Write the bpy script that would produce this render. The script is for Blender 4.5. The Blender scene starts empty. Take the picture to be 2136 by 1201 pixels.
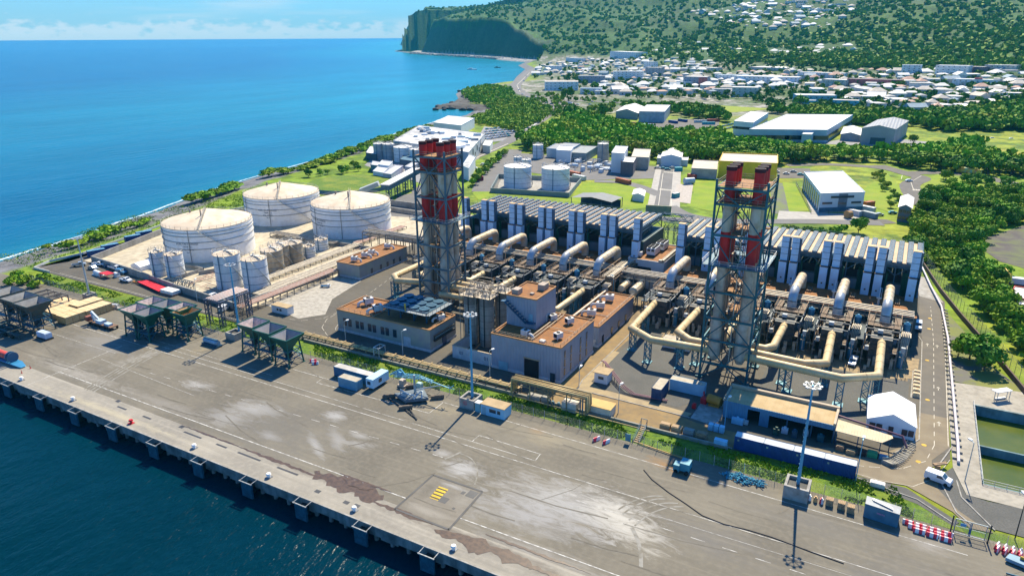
import bpy, math, random
import numpy as np
from mathutils import Matrix, Vector
random.seed(7); rng = np.random.default_rng(7)
SC = bpy.context.scene; COL = SC.collection
# ------------------------------------------------------------------ camera, sky, sun, exposure
# world axes: x runs along the quay (east end +), y inland, z up; the quay deck is z = 0
PW, PH, FPX, CAMH = 2136, 1201, 1480.0, 86.0
_p, _r, _a = math.atan(524/1480.), math.radians(0.3), math.radians(119.2)
_h = Vector((math.cos(_a), math.sin(_a), 0))
FW = _h*math.cos(_p) + Vector((0, 0, -math.sin(_p)))
_rt = Vector((math.sin(_a), -math.cos(_a), 0)); _up = _rt.cross(FW)
RT = _rt*math.cos(_r) - _up*math.sin(_r); UP = _rt*math.sin(_r) + _up*math.cos(_r)
cd = bpy.data.cameras.new('camera'); cam = bpy.data.objects.new('camera', cd); COL.objects.link(cam)
cd.sensor_width = 36; cd.lens = FPX/PW*36; cd.clip_start = 1; cd.clip_end = 120000
cam.matrix_world = Matrix(((RT.x, UP.x, -FW.x, 0), (RT.y, UP.y, -FW.y, 0), (RT.z, UP.z, -FW.z, CAMH), (0, 0, 0, 1)))
SC.camera = cam
SC.view_settings.view_transform = 'Standard'; SC.view_settings.look = 'None'
SC.view_settings.exposure = 0.85; SC.view_settings.gamma = 1
SUN_AZ, SUN_EL = math.radians(97), math.radians(48.5)      # direction towards the sun
sd = Vector((math.cos(SUN_AZ)*math.cos(SUN_EL), math.sin(SUN_AZ)*math.cos(SUN_EL), math.sin(SUN_EL)))
sl = bpy.data.lights.new('sun', 'SUN'); sl.energy = 5.0; sl.angle = math.radians(0.5); sl.color = (1, .88, .66)
so = bpy.data.objects.new('sun', sl); COL.objects.link(so); so.rotation_euler = sd.to_track_quat('Z', 'Y').to_euler()
so.location = (0, 0, 300)
W = bpy.data.worlds.new('World'); SC.world = W; W.use_nodes = True
wt = W.node_tree; wn = wt.nodes; wl = wt.links; wn.clear()
def wnode(t, **k):
    n = wn.new(t)
    for a, b in k.items(): setattr(n, a, b)
    return n
sky = wnode('ShaderNodeTexSky', sky_type='NISHITA', sun_disc=False)
sky.sun_elevation = SUN_EL; sky.sun_rotation = math.radians(90) - SUN_AZ
sky.air_density = 1.0; sky.dust_density = 0.4; sky.ozone_density = 3.0; sky.altitude = 50
tint = wnode('ShaderNodeMix', data_type='RGBA', blend_type='MULTIPLY'); tint.inputs[0].default_value = 1
tint.inputs[7].default_value = (.40, 1.05, 1.75, 1); wl.new(sky.outputs[0], tint.inputs[6])
tc = wnode('ShaderNodeTexCoord'); sp = wnode('ShaderNodeSeparateXYZ'); wl.new(tc.outputs['Generated'], sp.inputs[0])
mp = wnode('ShaderNodeMapping'); mp.inputs[3].default_value = (38, 38, 90); wl.new(tc.outputs['Generated'], mp.inputs[0])
cn = wnode('ShaderNodeTexNoise'); cn.inputs['Scale'].default_value = 1.4; cn.inputs['Detail'].default_value = 7
wl.new(mp.outputs[0], cn.inputs['Vector'])
def wmath(op, a, b=None, c=None):
    n = wnode('ShaderNodeMath', operation=op)
    for i, v in enumerate((a, b, c)):
        if v is None: continue
        if isinstance(v, (int, float)): n.inputs[i].default_value = v
        else: wl.new(v, n.inputs[i])
    return n.outputs[0]
def wramp(v, lo, hi):
    n = wnode('ShaderNodeMapRange'); n.interpolation_type = 'SMOOTHSTEP'
    wl.new(v, n.inputs[0]); n.inputs[1].default_value = lo; n.inputs[2].default_value = hi
    return n.outputs[0]
z = sp.outputs[2]
# cumulus line low over the horizon, its top following the noise
lump = wmath('MULTIPLY_ADD', cn.outputs[0], .062, -.014)
band = wramp(wmath('SUBTRACT', lump, z), -.004, .010)
low = wramp(z, -.02, .012)
low2 = wmath('MULTIPLY', band, wmath('MULTIPLY_ADD', low, .55, .1))
mp2 = wnode('ShaderNodeMapping'); mp2.inputs[3].default_value = (5, 5, 60); wl.new(tc.outputs['Generated'], mp2.inputs[0])
cn2 = wnode('ShaderNodeTexNoise'); cn2.inputs['Scale'].default_value = 1.1; cn2.inputs['Detail'].default_value = 5
wl.new(mp2.outputs[0], cn2.inputs['Vector'])
wisp = wmath('MULTIPLY', wramp(cn2.outputs[0], .5, .8), wmath('MULTIPLY_ADD', wramp(z, .05, .3), -.4, .55))
fac = wmath('MAXIMUM', low2, wisp)
pale = wnode('ShaderNodeMix', data_type='RGBA'); wl.new(wmath('MULTIPLY_ADD', wramp(z, .005, .11), -.88, .88), pale.inputs[0]); wl.new(tint.outputs[2], pale.inputs[6]); pale.inputs[7].default_value = (3.2, 5.5, 6.6, 1)
cm = wnode('ShaderNodeMix', data_type='RGBA'); wl.new(fac, cm.inputs[0]); wl.new(pale.outputs[2], cm.inputs[6])
cm.inputs[7].default_value = (6.8, 7.5, 7.8, 1)
bg = wnode('ShaderNodeBackground'); bg.inputs[1].default_value = .070; wl.new(cm.outputs[2], bg.inputs[0])
wo = wnode('ShaderNodeOutputWorld'); wl.new(bg.outputs[0], wo.inputs[0])
try:
    SC.cycles.max_bounces = 5; SC.cycles.diffuse_bounces = 3; SC.cycles.glossy_bounces = 3
    SC.cycles.volume_bounces = 0; SC.cycles.transparent_max_bounces = 8
except Exception: pass
# ------------------------------------------------------------------ helpers
def ray(px, py): return FW*FPX + RT*(px-PW/2) - UP*(py-PH/2)
def at(px, py, z=0.0):
    d = ray(px, py); t = (z-CAMH)/d.z; return Vector((d.x*t, d.y*t, z))
def atd(px, py, dist):                       # the point seen there at that ground distance
    d = ray(px, py); t = dist/math.hypot(d.x, d.y); return Vector((d.x*t, d.y*t, CAMH+d.z*t))
MATS = {}
def mat(name, rgb, rough=.75, metal=0.0, c2=None, sc=.35, amt=.8, c3=None, sc3=.05, amt3=.6, corr=None, bump=0.0, bsc=4.0, spec=.35, streak=False, lo=.38, hi=.62, vert=False, stripes=None):
    if name in MATS: return MATS[name]
    m = bpy.data.materials.new(name); MATS[name] = m; m.use_nodes = True
    nt = m.node_tree; N, K = nt.nodes, nt.links
    b = N['Principled BSDF']; b.inputs['Roughness'].default_value = rough; b.inputs['Metallic'].default_value = metal
    b.inputs['Specular IOR Level'].default_value = spec
    geo = N.new('ShaderNodeNewGeometry')
    def noise(s, d=4, squash=None):
        n = N.new('ShaderNodeTexNoise'); n.inputs['Scale'].default_value = s; n.inputs['Detail'].default_value = d
        if squash:
            mpp = N.new('ShaderNodeMapping'); mpp.inputs[3].default_value = squash
            K.new(geo.outputs['Position'], mpp.inputs[0]); K.new(mpp.outputs[0], n.inputs['Vector'])
        else: K.new(geo.outputs['Position'], n.inputs['Vector'])
        return n.outputs[0]
    def rng_(v, a, bb, o0=0., o1=1.):
        r = N.new('ShaderNodeMapRange'); K.new(v, r.inputs[0])
        for i, q in zip((1, 2, 3, 4), (a, bb, o0, o1)): r.inputs[i].default_value = q
        return r.outputs[0]
    def mix(f, a, c):
        x = N.new('ShaderNodeMix'); x.data_type = 'RGBA'
        K.new(f, x.inputs[0])
        for i, q in ((6, a), (7, c)):
            if isinstance(q, tuple): x.inputs[i].default_value = (*q[:3], 1)
            else: K.new(q, x.inputs[i])
        return x.outputs[2]
    c2 = c2 or tuple(q*.72 for q in rgb)
    col = mix(rng_(noise(sc, 5, (1, 1, .18) if streak else None), lo, hi, 0, amt), rgb, c2)
    if c3: col = mix(rng_(noise(sc3, 6), .45, .68, 0, amt3), col, c3)
    if stripes:                               # (axis, period, duty, colour)
        ax, per, duty, sc_ = stripes
        s = N.new('ShaderNodeSeparateXYZ'); K.new(geo.outputs['Position'], s.inputs[0])
        mm = N.new('ShaderNodeMath'); mm.operation = 'PINGPONG'; K.new(s.outputs[ax], mm.inputs[0]); mm.inputs[1].default_value = per/2
        g = N.new('ShaderNodeMath'); g.operation = 'LESS_THAN'; K.new(mm.outputs[0], g.inputs[0]); g.inputs[1].default_value = duty*per/2
        col = mix(g.outputs[0], col, sc_)
    K.new(col, b.inputs['Base Color'])
    hgt = None
    if corr:                                  # (axis, period, depth) sheet ribs
        s = N.new('ShaderNodeSeparateXYZ'); K.new(geo.outputs['Position'], s.inputs[0])
        ad = N.new('ShaderNodeMath'); ad.operation = 'ADD'
        if corr[0] == 'xy': K.new(s.outputs[0], ad.inputs[0]); K.new(s.outputs[1], ad.inputs[1])
        else: K.new(s.outputs['xyz'.index(corr[0])], ad.inputs[0]); ad.inputs[1].default_value = 0
        mu = N.new('ShaderNodeMath'); mu.operation = 'MULTIPLY'; K.new(ad.outputs[0], mu.inputs[0]); mu.inputs[1].default_value = 2*math.pi/corr[1]
        sn = N.new('ShaderNodeMath'); sn.operation = 'SINE'; K.new(mu.outputs[0], sn.inputs[0])
        bp = N.new('ShaderNodeBump'); bp.inputs['Strength'].default_value = 1; bp.inputs['Distance'].default_value = corr[2]
        K.new(sn.outputs[0], bp.inputs['Height']); K.new(bp.outputs[0], b.inputs['Normal'])
    elif bump:
        bp = N.new('ShaderNodeBump'); bp.inputs['Strength'].default_value = 1; bp.inputs['Distance'].default_value = bump
        K.new(noise(bsc, 6), bp.inputs['Height']); K.new(bp.outputs[0], b.inputs['Normal'])
    return m
class MB:
    def __init__(s): s.v, s.f, s.m, s.sm = [], [], [], []
    def add(s, vs, fs, mi=0, smooth=False):
        o = len(s.v); s.v += [tuple(q) for q in vs]
        for f in fs: s.f.append(tuple(i+o for i in f)); s.m.append(mi); s.sm.append(smooth)
        return s
    def box(s, x0, x1, y0, y1, z0, z1, mi=0, top=None):
        vs = [(x0,y0,z0),(x1,y0,z0),(x1,y1,z0),(x0,y1,z0),(x0,y0,z1),(x1,y0,z1),(x1,y1,z1),(x0,y1,z1)]
        s.add(vs, [(3,2,1,0),(0,1,5,4),(1,2,6,5),(2,3,7,6),(3,0,4,7)], mi); s.add(vs[4:], [(0,1,2,3)], mi if top is None else top); return s
    def obox(s, c, dx, dy, z0, z1, ang=0, mi=0, top=None):
        ca, sa = math.cos(ang), math.sin(ang)
        q = [(c[0]+x*ca-y*sa, c[1]+x*sa+y*ca) for x, y in ((-dx/2,-dy/2),(dx/2,-dy/2),(dx/2,dy/2),(-dx/2,dy/2))]
        return s.prism(q, z0, z1, mi, top)
    def prism(s, poly, z0, z1, mi=0, top=None):
        n = len(poly); vs = [(p[0],p[1],z0) for p in poly]+[(p[0],p[1],z1) for p in poly]
        s.add(vs, [tuple(range(n))[::-1]]+[(i,(i+1)%n,n+(i+1)%n,n+i) for i in range(n)], mi)
        s.add(vs[n:], [tuple(range(n))], mi if top is None else top); return s
    def poly(s, pts, mi=0): return s.add(pts, [tuple(range(len(pts)))], mi)
    def cyl(s, p0, p1, r, n=10, r2=None, mi=0, cap=True, capm=None):
        p0, p1 = Vector(p0), Vector(p1); d = (p1-p0).normalized(); r2 = r if r2 is None else r2
        a = d.orthogonal().normalized(); b = d.cross(a)
        vs = [p0+(a*math.cos(t)+b*math.sin(t))*r for t in [2*math.pi*i/n for i in range(n)]]
        vs += [p1+(a*math.cos(t)+b*math.sin(t))*r2 for t in [2*math.pi*i/n for i in range(n)]]
        s.add(vs, [(i,(i+1)%n,n+(i+1)%n,n+i) for i in range(n)], mi, True)
        if cap: s.add(vs, [tuple(range(n))[::-1], tuple(range(n,2*n))], mi if capm is None else capm)
        return s
    def tube(s, pts, r, n=10, mi=0):
        pts = [Vector(p) for p in pts]; rings = []; a = None
        for i, p in enumerate(pts):
            d0 = (p-pts[i-1]).normalized() if i else (pts[1]-p).normalized()
            d1 = (pts[i+1]-p).normalized() if i < len(pts)-1 else d0
            t = (d0+d1).normalized()
            if a is None: a = t.orthogonal().normalized()
            else: a = (a-t*a.dot(t)).normalized()
            b = t.cross(a); k = 1/max(.45, t.dot(d0))
            # stretch ring across the mitre
            w = (d1-d0); w = w.normalized() if w.length > 1e-4 else None
            ring = []
            for j in range(n):
                q = (a*math.cos(2*math.pi*j/n)+b*math.sin(2*math.pi*j/n))*r
                if w is not None: q = q + w*(q.dot(w))*(k-1)
                ring.append(p+q)
            rings.append(ring)
        vs = [q for rr in rings for q in rr]; fs = []
        for i in range(len(pts)-1):
            fs += [(i*n+j, i*n+(j+1)%n, (i+1)*n+(j+1)%n, (i+1)*n+j) for j in range(n)]
        s.add(vs, fs, mi, True); m0 = len(pts)*n
        s.add(vs, [tuple(range(n))[::-1], tuple(range(m0-n, m0))], mi); return s
    def bar(s, p0, p1, w, h=None, mi=0):
        p0, p1 = Vector(p0), Vector(p1); d = (p1-p0).normalized(); h = h or w
        u = Vector((0,0,1)) if abs(d.z) < .95 else Vector((0,1,0))
        a = d.cross(u).normalized()*w/2; b = a.normalized().cross(d)*h/2
        vs = [p0-a-b, p0+a-b, p0+a+b, p0-a+b, p1-a-b, p1+a-b, p1+a+b, p1-a+b]
        return s.add(vs, [(3,2,1,0),(4,5,6,7),(0,1,5,4),(1,2,6,5),(2,3,7,6),(3,0,4,7)], mi)
    def cone(s, c, r, z0, z1, n=24, mi=0):
        vs = [(c[0]+r*math.cos(2*math.pi*i/n), c[1]+r*math.sin(2*math.pi*i/n), z0) for i in range(n)]+[(c[0],c[1],z1)]
        return s.add(vs, [(i,(i+1)%n,n) for i in range(n)], mi, True)
    def ribbon(s, pts, w, z, mi=0):
        pts = [Vector((p[0],p[1],0)) for p in pts]; L = []
        for i, p in enumerate(pts):
            t = (pts[min(i+1,len(pts)-1)]-pts[max(i-1,0)]).normalized(); nrm = Vector((-t.y,t.x,0))*w/2
            L.append((p+nrm, p-nrm))
        vs = [(q.x,q.y,z) for ab in L for q in ab]
        return s.add(vs, [(2*i,2*i+1,2*i+3,2*i+2) for i in range(len(pts)-1)], mi)
    def blob(s, c, rx, ry, rz, mi=0, n=8):
        vs = []; R = max(4, n//2)
        for i in range(R+1):
            t = math.pi*i/R
            for j in range(n):
                q = 2*math.pi*j/n; vs.append((c[0]+rx*math.sin(t)*math.cos(q), c[1]+ry*math.sin(t)*math.sin(q), c[2]+rz*math.cos(t)))
        fs = [(i*n+j, (i+1)*n+j, (i+1)*n+(j+1)%n, i*n+(j+1)%n) for i in range(R) for j in range(n)]
        return s.add(vs, fs, mi, True)
    def build(s, name, mats, parent=None):
        me = bpy.data.meshes.new(name); off = parent_loc(parent)
        me.from_pydata([(v[0]-off[0], v[1]-off[1], v[2]-off[2]) for v in s.v], [], s.f)
        if not isinstance(mats, (list, tuple)): mats = [mats]
        for m in mats: me.materials.append(m)
        me.polygons.foreach_set('material_index', s.m); me.polygons.foreach_set('use_smooth', s.sm)
        me.update(); o = bpy.data.objects.new(name, me); COL.objects.link(o)
        if parent is not None: o.parent = parent
        return o
def parent_loc(p):
    v = Vector((0,0,0))
    while p is not None: v += p.location; p = p.parent
    return v
LAB = {}
def tag(o, label, cat, group=None, kind=None):
    if label: o['label'] = label; LAB.setdefault(label, []).append(o)
    if cat: o['category'] = cat
    if group: o['group'] = group
    if kind: o['kind'] = kind
    return o
def T(name, label, cat, loc=(0,0,0), group=None, rz=0):
    o = bpy.data.objects.new(name, None); COL.objects.link(o); o.location = loc; o.rotation_euler = (0,0,rz)
    return tag(o, label, cat, group)
KIDS = {}
def kids(o): return [c for c in bpy.data.objects if c.parent == o]
def cache(o):
    if o.name not in KIDS: KIDS[o.name] = [(c, cache(c)) for c in kids(o)]
    return KIDS[o.name]
def dup(o, loc, rz=0, label=None, scale=None, group=None):
    tree = cache(o); r = o.copy(); COL.objects.link(r); r.location = loc; r.rotation_euler = (0,0,rz)
    if scale: r.scale = scale if isinstance(scale, tuple) else (scale,)*3
    if label: r['label'] = label; LAB.setdefault(label, []).append(r)
    if group: r['group'] = group
    def rec(tr, par):
        for c, sub in tr:
            d = c.copy(); COL.objects.link(d); d.parent = par; rec(sub, d)
    rec(tree, r); return r
def struct(o): o['kind'] = 'structure'; return o
def one(mb, name, mats, label, cat, group=None):      # a thing that is a single mesh
    return tag(mb.build(name, mats), label, cat, group)
def rail(mb, pts, h=1.1, r=.04, step=2.0, mi=0):
    for a, b in zip(pts[:-1], pts[1:]):
        a, b = Vector(a), Vector(b); n = max(1, int((b-a).length/step))
        for k in (h, h*.5): mb.bar(a+Vector((0,0,k)), b+Vector((0,0,k)), r*1.6, mi=mi)
        for i in range(n+1): p = a.lerp(b, i/n); mb.bar(p, p+Vector((0,0,h)), r*1.6, mi=mi)
def truss(mb, a, b, w, r=.12, seg=6, mi=0):              # lattice column or girder between two points
    a, b = Vector(a), Vector(b); d = (b-a).normalized()
    u = Vector((0,0,1)) if abs(d.z) < .9 else Vector((0,1,0))
    p = d.cross(u).normalized()*w/2; q = p.normalized().cross(d)*w/2
    cs = [p+q, p-q, -p-q, -p+q]
    for c in cs: mb.bar(a+c, b+c, r, mi=mi)
    for i in range(seg):
        s0, s1 = a.lerp(b, i/seg), a.lerp(b, (i+1)/seg)
        for k in range(4):
            c0, c1 = cs[k], cs[(k+1) % 4]
            if i % 2: c0, c1 = c1, c0
            mb.bar(s0+c0, s1+c1, r*.7, mi=mi)
# ------------------------------------------------------------------ terrain and sea
SEA = -4.0
def hashn(ix, iy, s=0):
    h = (ix.astype(np.int64)*374761393 + iy.astype(np.int64)*668265263 + s*1442695041) & 0x7fffffff
    h = (h ^ (h >> 13))*1274126177 & 0x7fffffff
    return ((h ^ (h >> 16)) & 0xffff)/65535.0
def vnoise(x, y, s=0):
    ix, iy = np.floor(x), np.floor(y); fx, fy = x-ix, y-iy
    fx = fx*fx*(3-2*fx); fy = fy*fy*(3-2*fy)
    a, b = hashn(ix, iy, s), hashn(ix+1, iy, s); c, d = hashn(ix, iy+1, s), hashn(ix+1, iy+1, s)
    return (a*(1-fx)+b*fx)*(1-fy) + (c*(1-fx)+d*fx)*fy
def fbm(x, y, o=4, s=0):
    t = 0; a = .5
    for k in range(o): t = t + a*vnoise(x*2**k, y*2**k, s+k); a *= .5
    return t/(1-.5**o)
def cells(x, y, s=0):                                  # rounded crowns: 1 at a centre, 0 between
    ix, iy = np.floor(x), np.floor(y); best = np.full(x.shape, 9.)
    for dx in (-1, 0, 1):
        for dy in (-1, 0, 1):
            cx, cy = ix+dx, iy+dy
            d = (cx+hashn(cx, cy, s)-x)**2 + (cy+hashn(cx, cy, s+9)-y)**2
            best = np.minimum(best, d)
    return np.sqrt(np.clip(1-best*1.4, 0, 1))
shore_px = [(-90,572),(0,545),(100,515),(180,490),(250,464),(330,440),(400,411),(480,385),(560,362),(640,340),(700,322),(760,300),
 (850,272),(920,250),(985,238),(992,232),(960,228),(930,227),(903,230),(915,223),(940,219),(955,206),(950,196),(962,189),(987,181),
 (1025,175),(1070,170),(1077,160),(1095,145),(1080,137),(1096,130),(1050,126.5),(1015,122),(960,118),(900,115.5),(857,111.5),(822,107.5),(842,103)]
shore = [at(x, y, SEA) for x, y in shore_px]
n_near = len(shore)
far_sh = [atd(850,0,5200), atd(842,0,6300), at(832,91.5,SEA), at(819,88.5,SEA), at(832,86,SEA), atd(860,0,9500)]
coast = [Vector((-620,92,0))] + shore + far_sh
ns = len(coast)-1; kind = ['b']*ns
for i in range(ns):
    if 31 <= i <= 35: kind[i] = 'c'
    elif i in (36, 37): kind[i] = 'r'
    elif i > 37: kind[i] = 'f'
closing = [atd(2500,0,9500), Vector((1500,100,0)), Vector((1500,92,0))]
poly = np.array([(p.x, p.y) for p in coast+closing])
seg_a = np.array([(p.x, p.y) for p in coast[:-1]]+[(1500,92)]); seg_b = np.array([(p.x, p.y) for p in coast[1:]]+[(-620,92)])
seg_k = np.array(kind+['q'])
def sdist(X, Y):
    best = np.full(X.shape, 1e18); idx = np.zeros(X.shape, int)
    for i in range(len(seg_a)):
        ax, ay = seg_a[i]; bx, by = seg_b[i]-seg_a[i]; L = bx*bx+by*by
        t = np.clip(((X-ax)*bx+(Y-ay)*by)/L, 0, 1); d = (X-ax-t*bx)**2+(Y-ay-t*by)**2
        m = d < best; best[m] = d[m]; idx[m] = i
    ins = np.zeros(X.shape, bool); n = len(poly)
    for i in range(n):
        x0, y0 = poly[i]; x1, y1 = poly[(i+1) % n]
        if y0 == y1: continue
        c = ((y0 > Y) != (y1 > Y)) & (X < (x1-x0)*(Y-y0)/(y1-y0)+x0); ins ^= c
    return np.where(ins, 1, -1)*np.sqrt(best), seg_k[idx]
flat = [(100,600),(600,700),(1500,900),(2000,1000),(2100,600),(1000,400),(1500,400),(2100,400),(700,350),(1300,300),(1700,300),(2100,320),
        (1100,240),(1400,230),(1750,240),(1200,200)]
ctl = [(*at(x, y)[:2], 0) for x, y in flat] + [(400,60,0),(-500,150,0),(0,-300,0),(60,300,2)]
for x, y, d in [(2136,240,900),(1900,200,1150),(2136,160,1350),(1500,165,1500),(1300,160,1700),(1150,150,1950),(1120,132,2500),
    (1300,118,2500),(1500,122,1980),(1700,128,1750),(1900,138,1560),(2136,140,1480),
    (1300,80,3000),(1450,70,2650),(1600,50,2600),(1770,95,2100),(1800,60,2500),(2000,70,2200),(2136,60,2250),(1950,100,1900),
    (1500,0,3500),(1650,0,3200),(1800,-5,3200),(2000,-5,3300),(2136,-10,3300),(1900,20,3000),(1400,-30,4600),(1600,-60,4600),(1850,-60,4400),(2136,-60,4400),(2400,-60,3600),(2400,80,2000),
    (1250,40,3500),(1180,60,3150),(1150,90,2850),(1130,112,2700),
    (852,63,3960),(900,50,3700),(950,46,3500),(1000,46,3300),(1040,58,3120),(1080,84,2960),(1105,105,2860),
    (850,40,6600),(842,40,7300),(836,40,7700),(870,28,6200),(900,27,5900),(950,21,5500),(1000,12,5300),(1050,5,5100),(1100,-3,5000),(1200,-12,4700),(1300,-20,4700),
    (1000,28,4300),(1100,30,4000),(1200,5,4200),(900,42,4600),(1100,20,4500)]:
    p = atd(x, y, d); ctl.append((p.x, p.y, p.z))
for x, d in ((870,9500),(1000,8500),(1200,7500),(1500,7000),(1900,6500),(2300,6500)):
    p = atd(x, 0, d); ctl.append((p.x, p.y, 200))
ctl = np.array(ctl)/np.array([1000., 1000., 1.])
def phi(r): return r
A = phi(np.hypot(ctl[:,0][:,None]-ctl[:,0], ctl[:,1][:,None]-ctl[:,1])) - np.eye(len(ctl))*.004
Pm = np.c_[np.ones(len(ctl)), ctl[:,:2]]; M_ = np.block([[A, Pm],[Pm.T, np.zeros((3,3))]])
wts = np.linalg.solve(M_, np.r_[ctl[:,2], 0,0,0])
def rbf(X, Y):
    X = X/1000.; Y = Y/1000.; z = wts[-3]+wts[-2]*X+wts[-1]*Y
    for i in range(len(ctl)): z = z + wts[i]*np.hypot(X-ctl[i,0], Y-ctl[i,1])
    return z
def height(X, Y, detail=True):
    sd, kd = sdist(X, Y); R = np.hypot(X, Y)
    zp = rbf(X, Y); fl = np.clip((R-700)/500, 0, 1)*np.clip(zp/6, 0, 1)
    zp = np.clip(zp, 0, None)*np.clip((R-600)/500, 0, 1)
    hill = np.clip((zp-22)/60, 0, 1)
    g = fbm(X/560, Y/560, 4, 3)
    zp = zp + hill*((g-.5)*90 - np.abs(fbm(X/380+3, Y/380, 2, 8)-.5)*100 + 16)
    if detail:
        cr = cells(X/17, Y/17, 2)*6 + cells(X/9+7, Y/9, 5)*2.2
        zp = zp + cr*np.clip((zp-14)/14, 0, 1)*(.5+.9*fbm(X/90, Y/90, 2, 4))
    beach = np.where(sd < 0, SEA+sd*.4, SEA + sd*.14 + np.maximum(sd-60, 0)*3 + .25*(fbm(X/6, Y/6, 2, 1)-.5))
    cliff = np.where(sd < 0, SEA+sd*.6, np.where(sd < 55, SEA+np.minimum(sd*.5, 7), SEA+7+(sd-55)*2.0))
    farc = np.where(sd < 0, SEA+sd*.6, SEA+sd*2.2)
    quay = np.where(sd < 0, SEA-6+0*sd, np.where(sd > 2, 0., SEA-6+(sd/2)*10))
    rocks = np.where(sd < 0, SEA+sd*.5, SEA + sd*.35 + 3.5*cells(X/14, Y/14, 6)*np.clip(sd/8, 0, 1))
    lim = beach
    for k, v in (('c', cliff), ('r', np.where(sd < 0, SEA+sd*.6, SEA+np.minimum(sd*.4, 3))), ('f', farc), ('q', quay)): lim = np.where(kd == k, v, lim)
    rk = np.hypot(X-RKC[0], Y-RKC[1]) < 110
    lim = np.where(rk & (kd == 'b'), rocks, lim)
    z = np.minimum(zp, lim)
    z = np.where((X > 22.8) & (Y > 152.4) & (Y < 191.8) & (X < 62.5), -7., z)
    return np.where(sd < 0, np.maximum(lim, -14), z), sd, kd, zp
RKC = at(930, 218, 0)
NR, NA = 640, 1240
rr = 58*(9500/58)**(np.arange(NR)/(NR-1.)); aa = math.radians(119.2)+np.radians(np.linspace(46, -57, NA))
Rg, Ag = np.meshgrid(rr, aa, indexing='ij'); GX, GY = Rg*np.cos(Ag), Rg*np.sin(Ag)
GZ, GS, GK, GP = height(GX, GY)
def grid_mesh(name, X, Y, Z, m, col=None):
    nr, na = X.shape; me = bpy.data.meshes.new(name)
    co = np.stack([X, Y, Z], -1).reshape(-1, 3).astype(np.float32)
    i = (np.arange(nr-1)[:,None]*na+np.arange(na-1)).reshape(-1)
    f = np.stack([i, i+1, i+na+1, i+na], -1)[:, ::-1]
    me.vertices.add(len(co)); me.vertices.foreach_set('co', co.ravel())
    me.loops.add(f.size); me.loops.foreach_set('vertex_index', f.ravel().astype(np.int32))
    me.polygons.add(len(f)); me.polygons.foreach_set('loop_start', (np.arange(len(f))*4).astype(np.int32))
    me.polygons.foreach_set('loop_total', np.full(len(f), 4, np.int32)); me.update(calc_edges=True)
    if col is not None:
        at_ = me.color_attributes.new('col', 'FLOAT_COLOR', 'POINT')
        at_.data.foreach_set('color', np.c_[col.reshape(-1, 3), np.ones(len(co))].astype(np.float32).ravel())
    me.materials.append(m); o = bpy.data.objects.new(name, me); COL.objects.link(o); return o
def colmat(name, rough=.9, sc=.05, k=.35, bump=0, bsc=.3, sp=.2):
    m = bpy.data.materials.new(name); m.use_nodes = True; nt = m.node_tree; b = nt.nodes['Principled BSDF']; b.inputs['Roughness'].default_value = rough
    b.inputs['Specular IOR Level'].default_value = sp
    a = nt.nodes.new('ShaderNodeAttribute'); a.attribute_name = 'col'
    g = nt.nodes.new('ShaderNodeNewGeometry'); n = nt.nodes.new('ShaderNodeTexNoise'); n.inputs['Scale'].default_value = sc; n.inputs['Detail'].default_value = 9; n.inputs['Roughness'].default_value = .7
    nt.links.new(g.outputs['Position'], n.inputs['Vector'])
    r = nt.nodes.new('ShaderNodeMapRange'); nt.links.new(n.outputs[0], r.inputs[0])
    for i, q in zip((1,2,3,4), (.3,.7,1-k,1+k)): r.inputs[i].default_value = q
    x = nt.nodes.new('ShaderNodeMix'); x.data_type = 'RGBA'; x.blend_type = 'MULTIPLY'; x.inputs[0].default_value = 1
    nt.links.new(a.outputs['Color'], x.inputs[6]); nt.links.new(r.outputs[0], x.inputs[7]); nt.links.new(x.outputs[2], b.inputs['Base Color'])
    if bump:
        bp = nt.nodes.new('ShaderNodeBump'); bp.inputs['Strength'].default_value = 1; bp.inputs['Distance'].default_value = bump
        n2 = nt.nodes.new('ShaderNodeTexNoise'); n2.inputs['Scale'].default_value = bsc; n2.inputs['Detail'].default_value = 8
        nt.links.new(g.outputs['Position'], n2.inputs['Vector']); nt.links.new(n2.outputs[0], bp.inputs['Height']); nt.links.new(bp.outputs[0], b.inputs['Normal'])
    return m
def lerp3(c, d, t): return c*(1-t[...,None])+np.array(d)*t[...,None]
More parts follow.
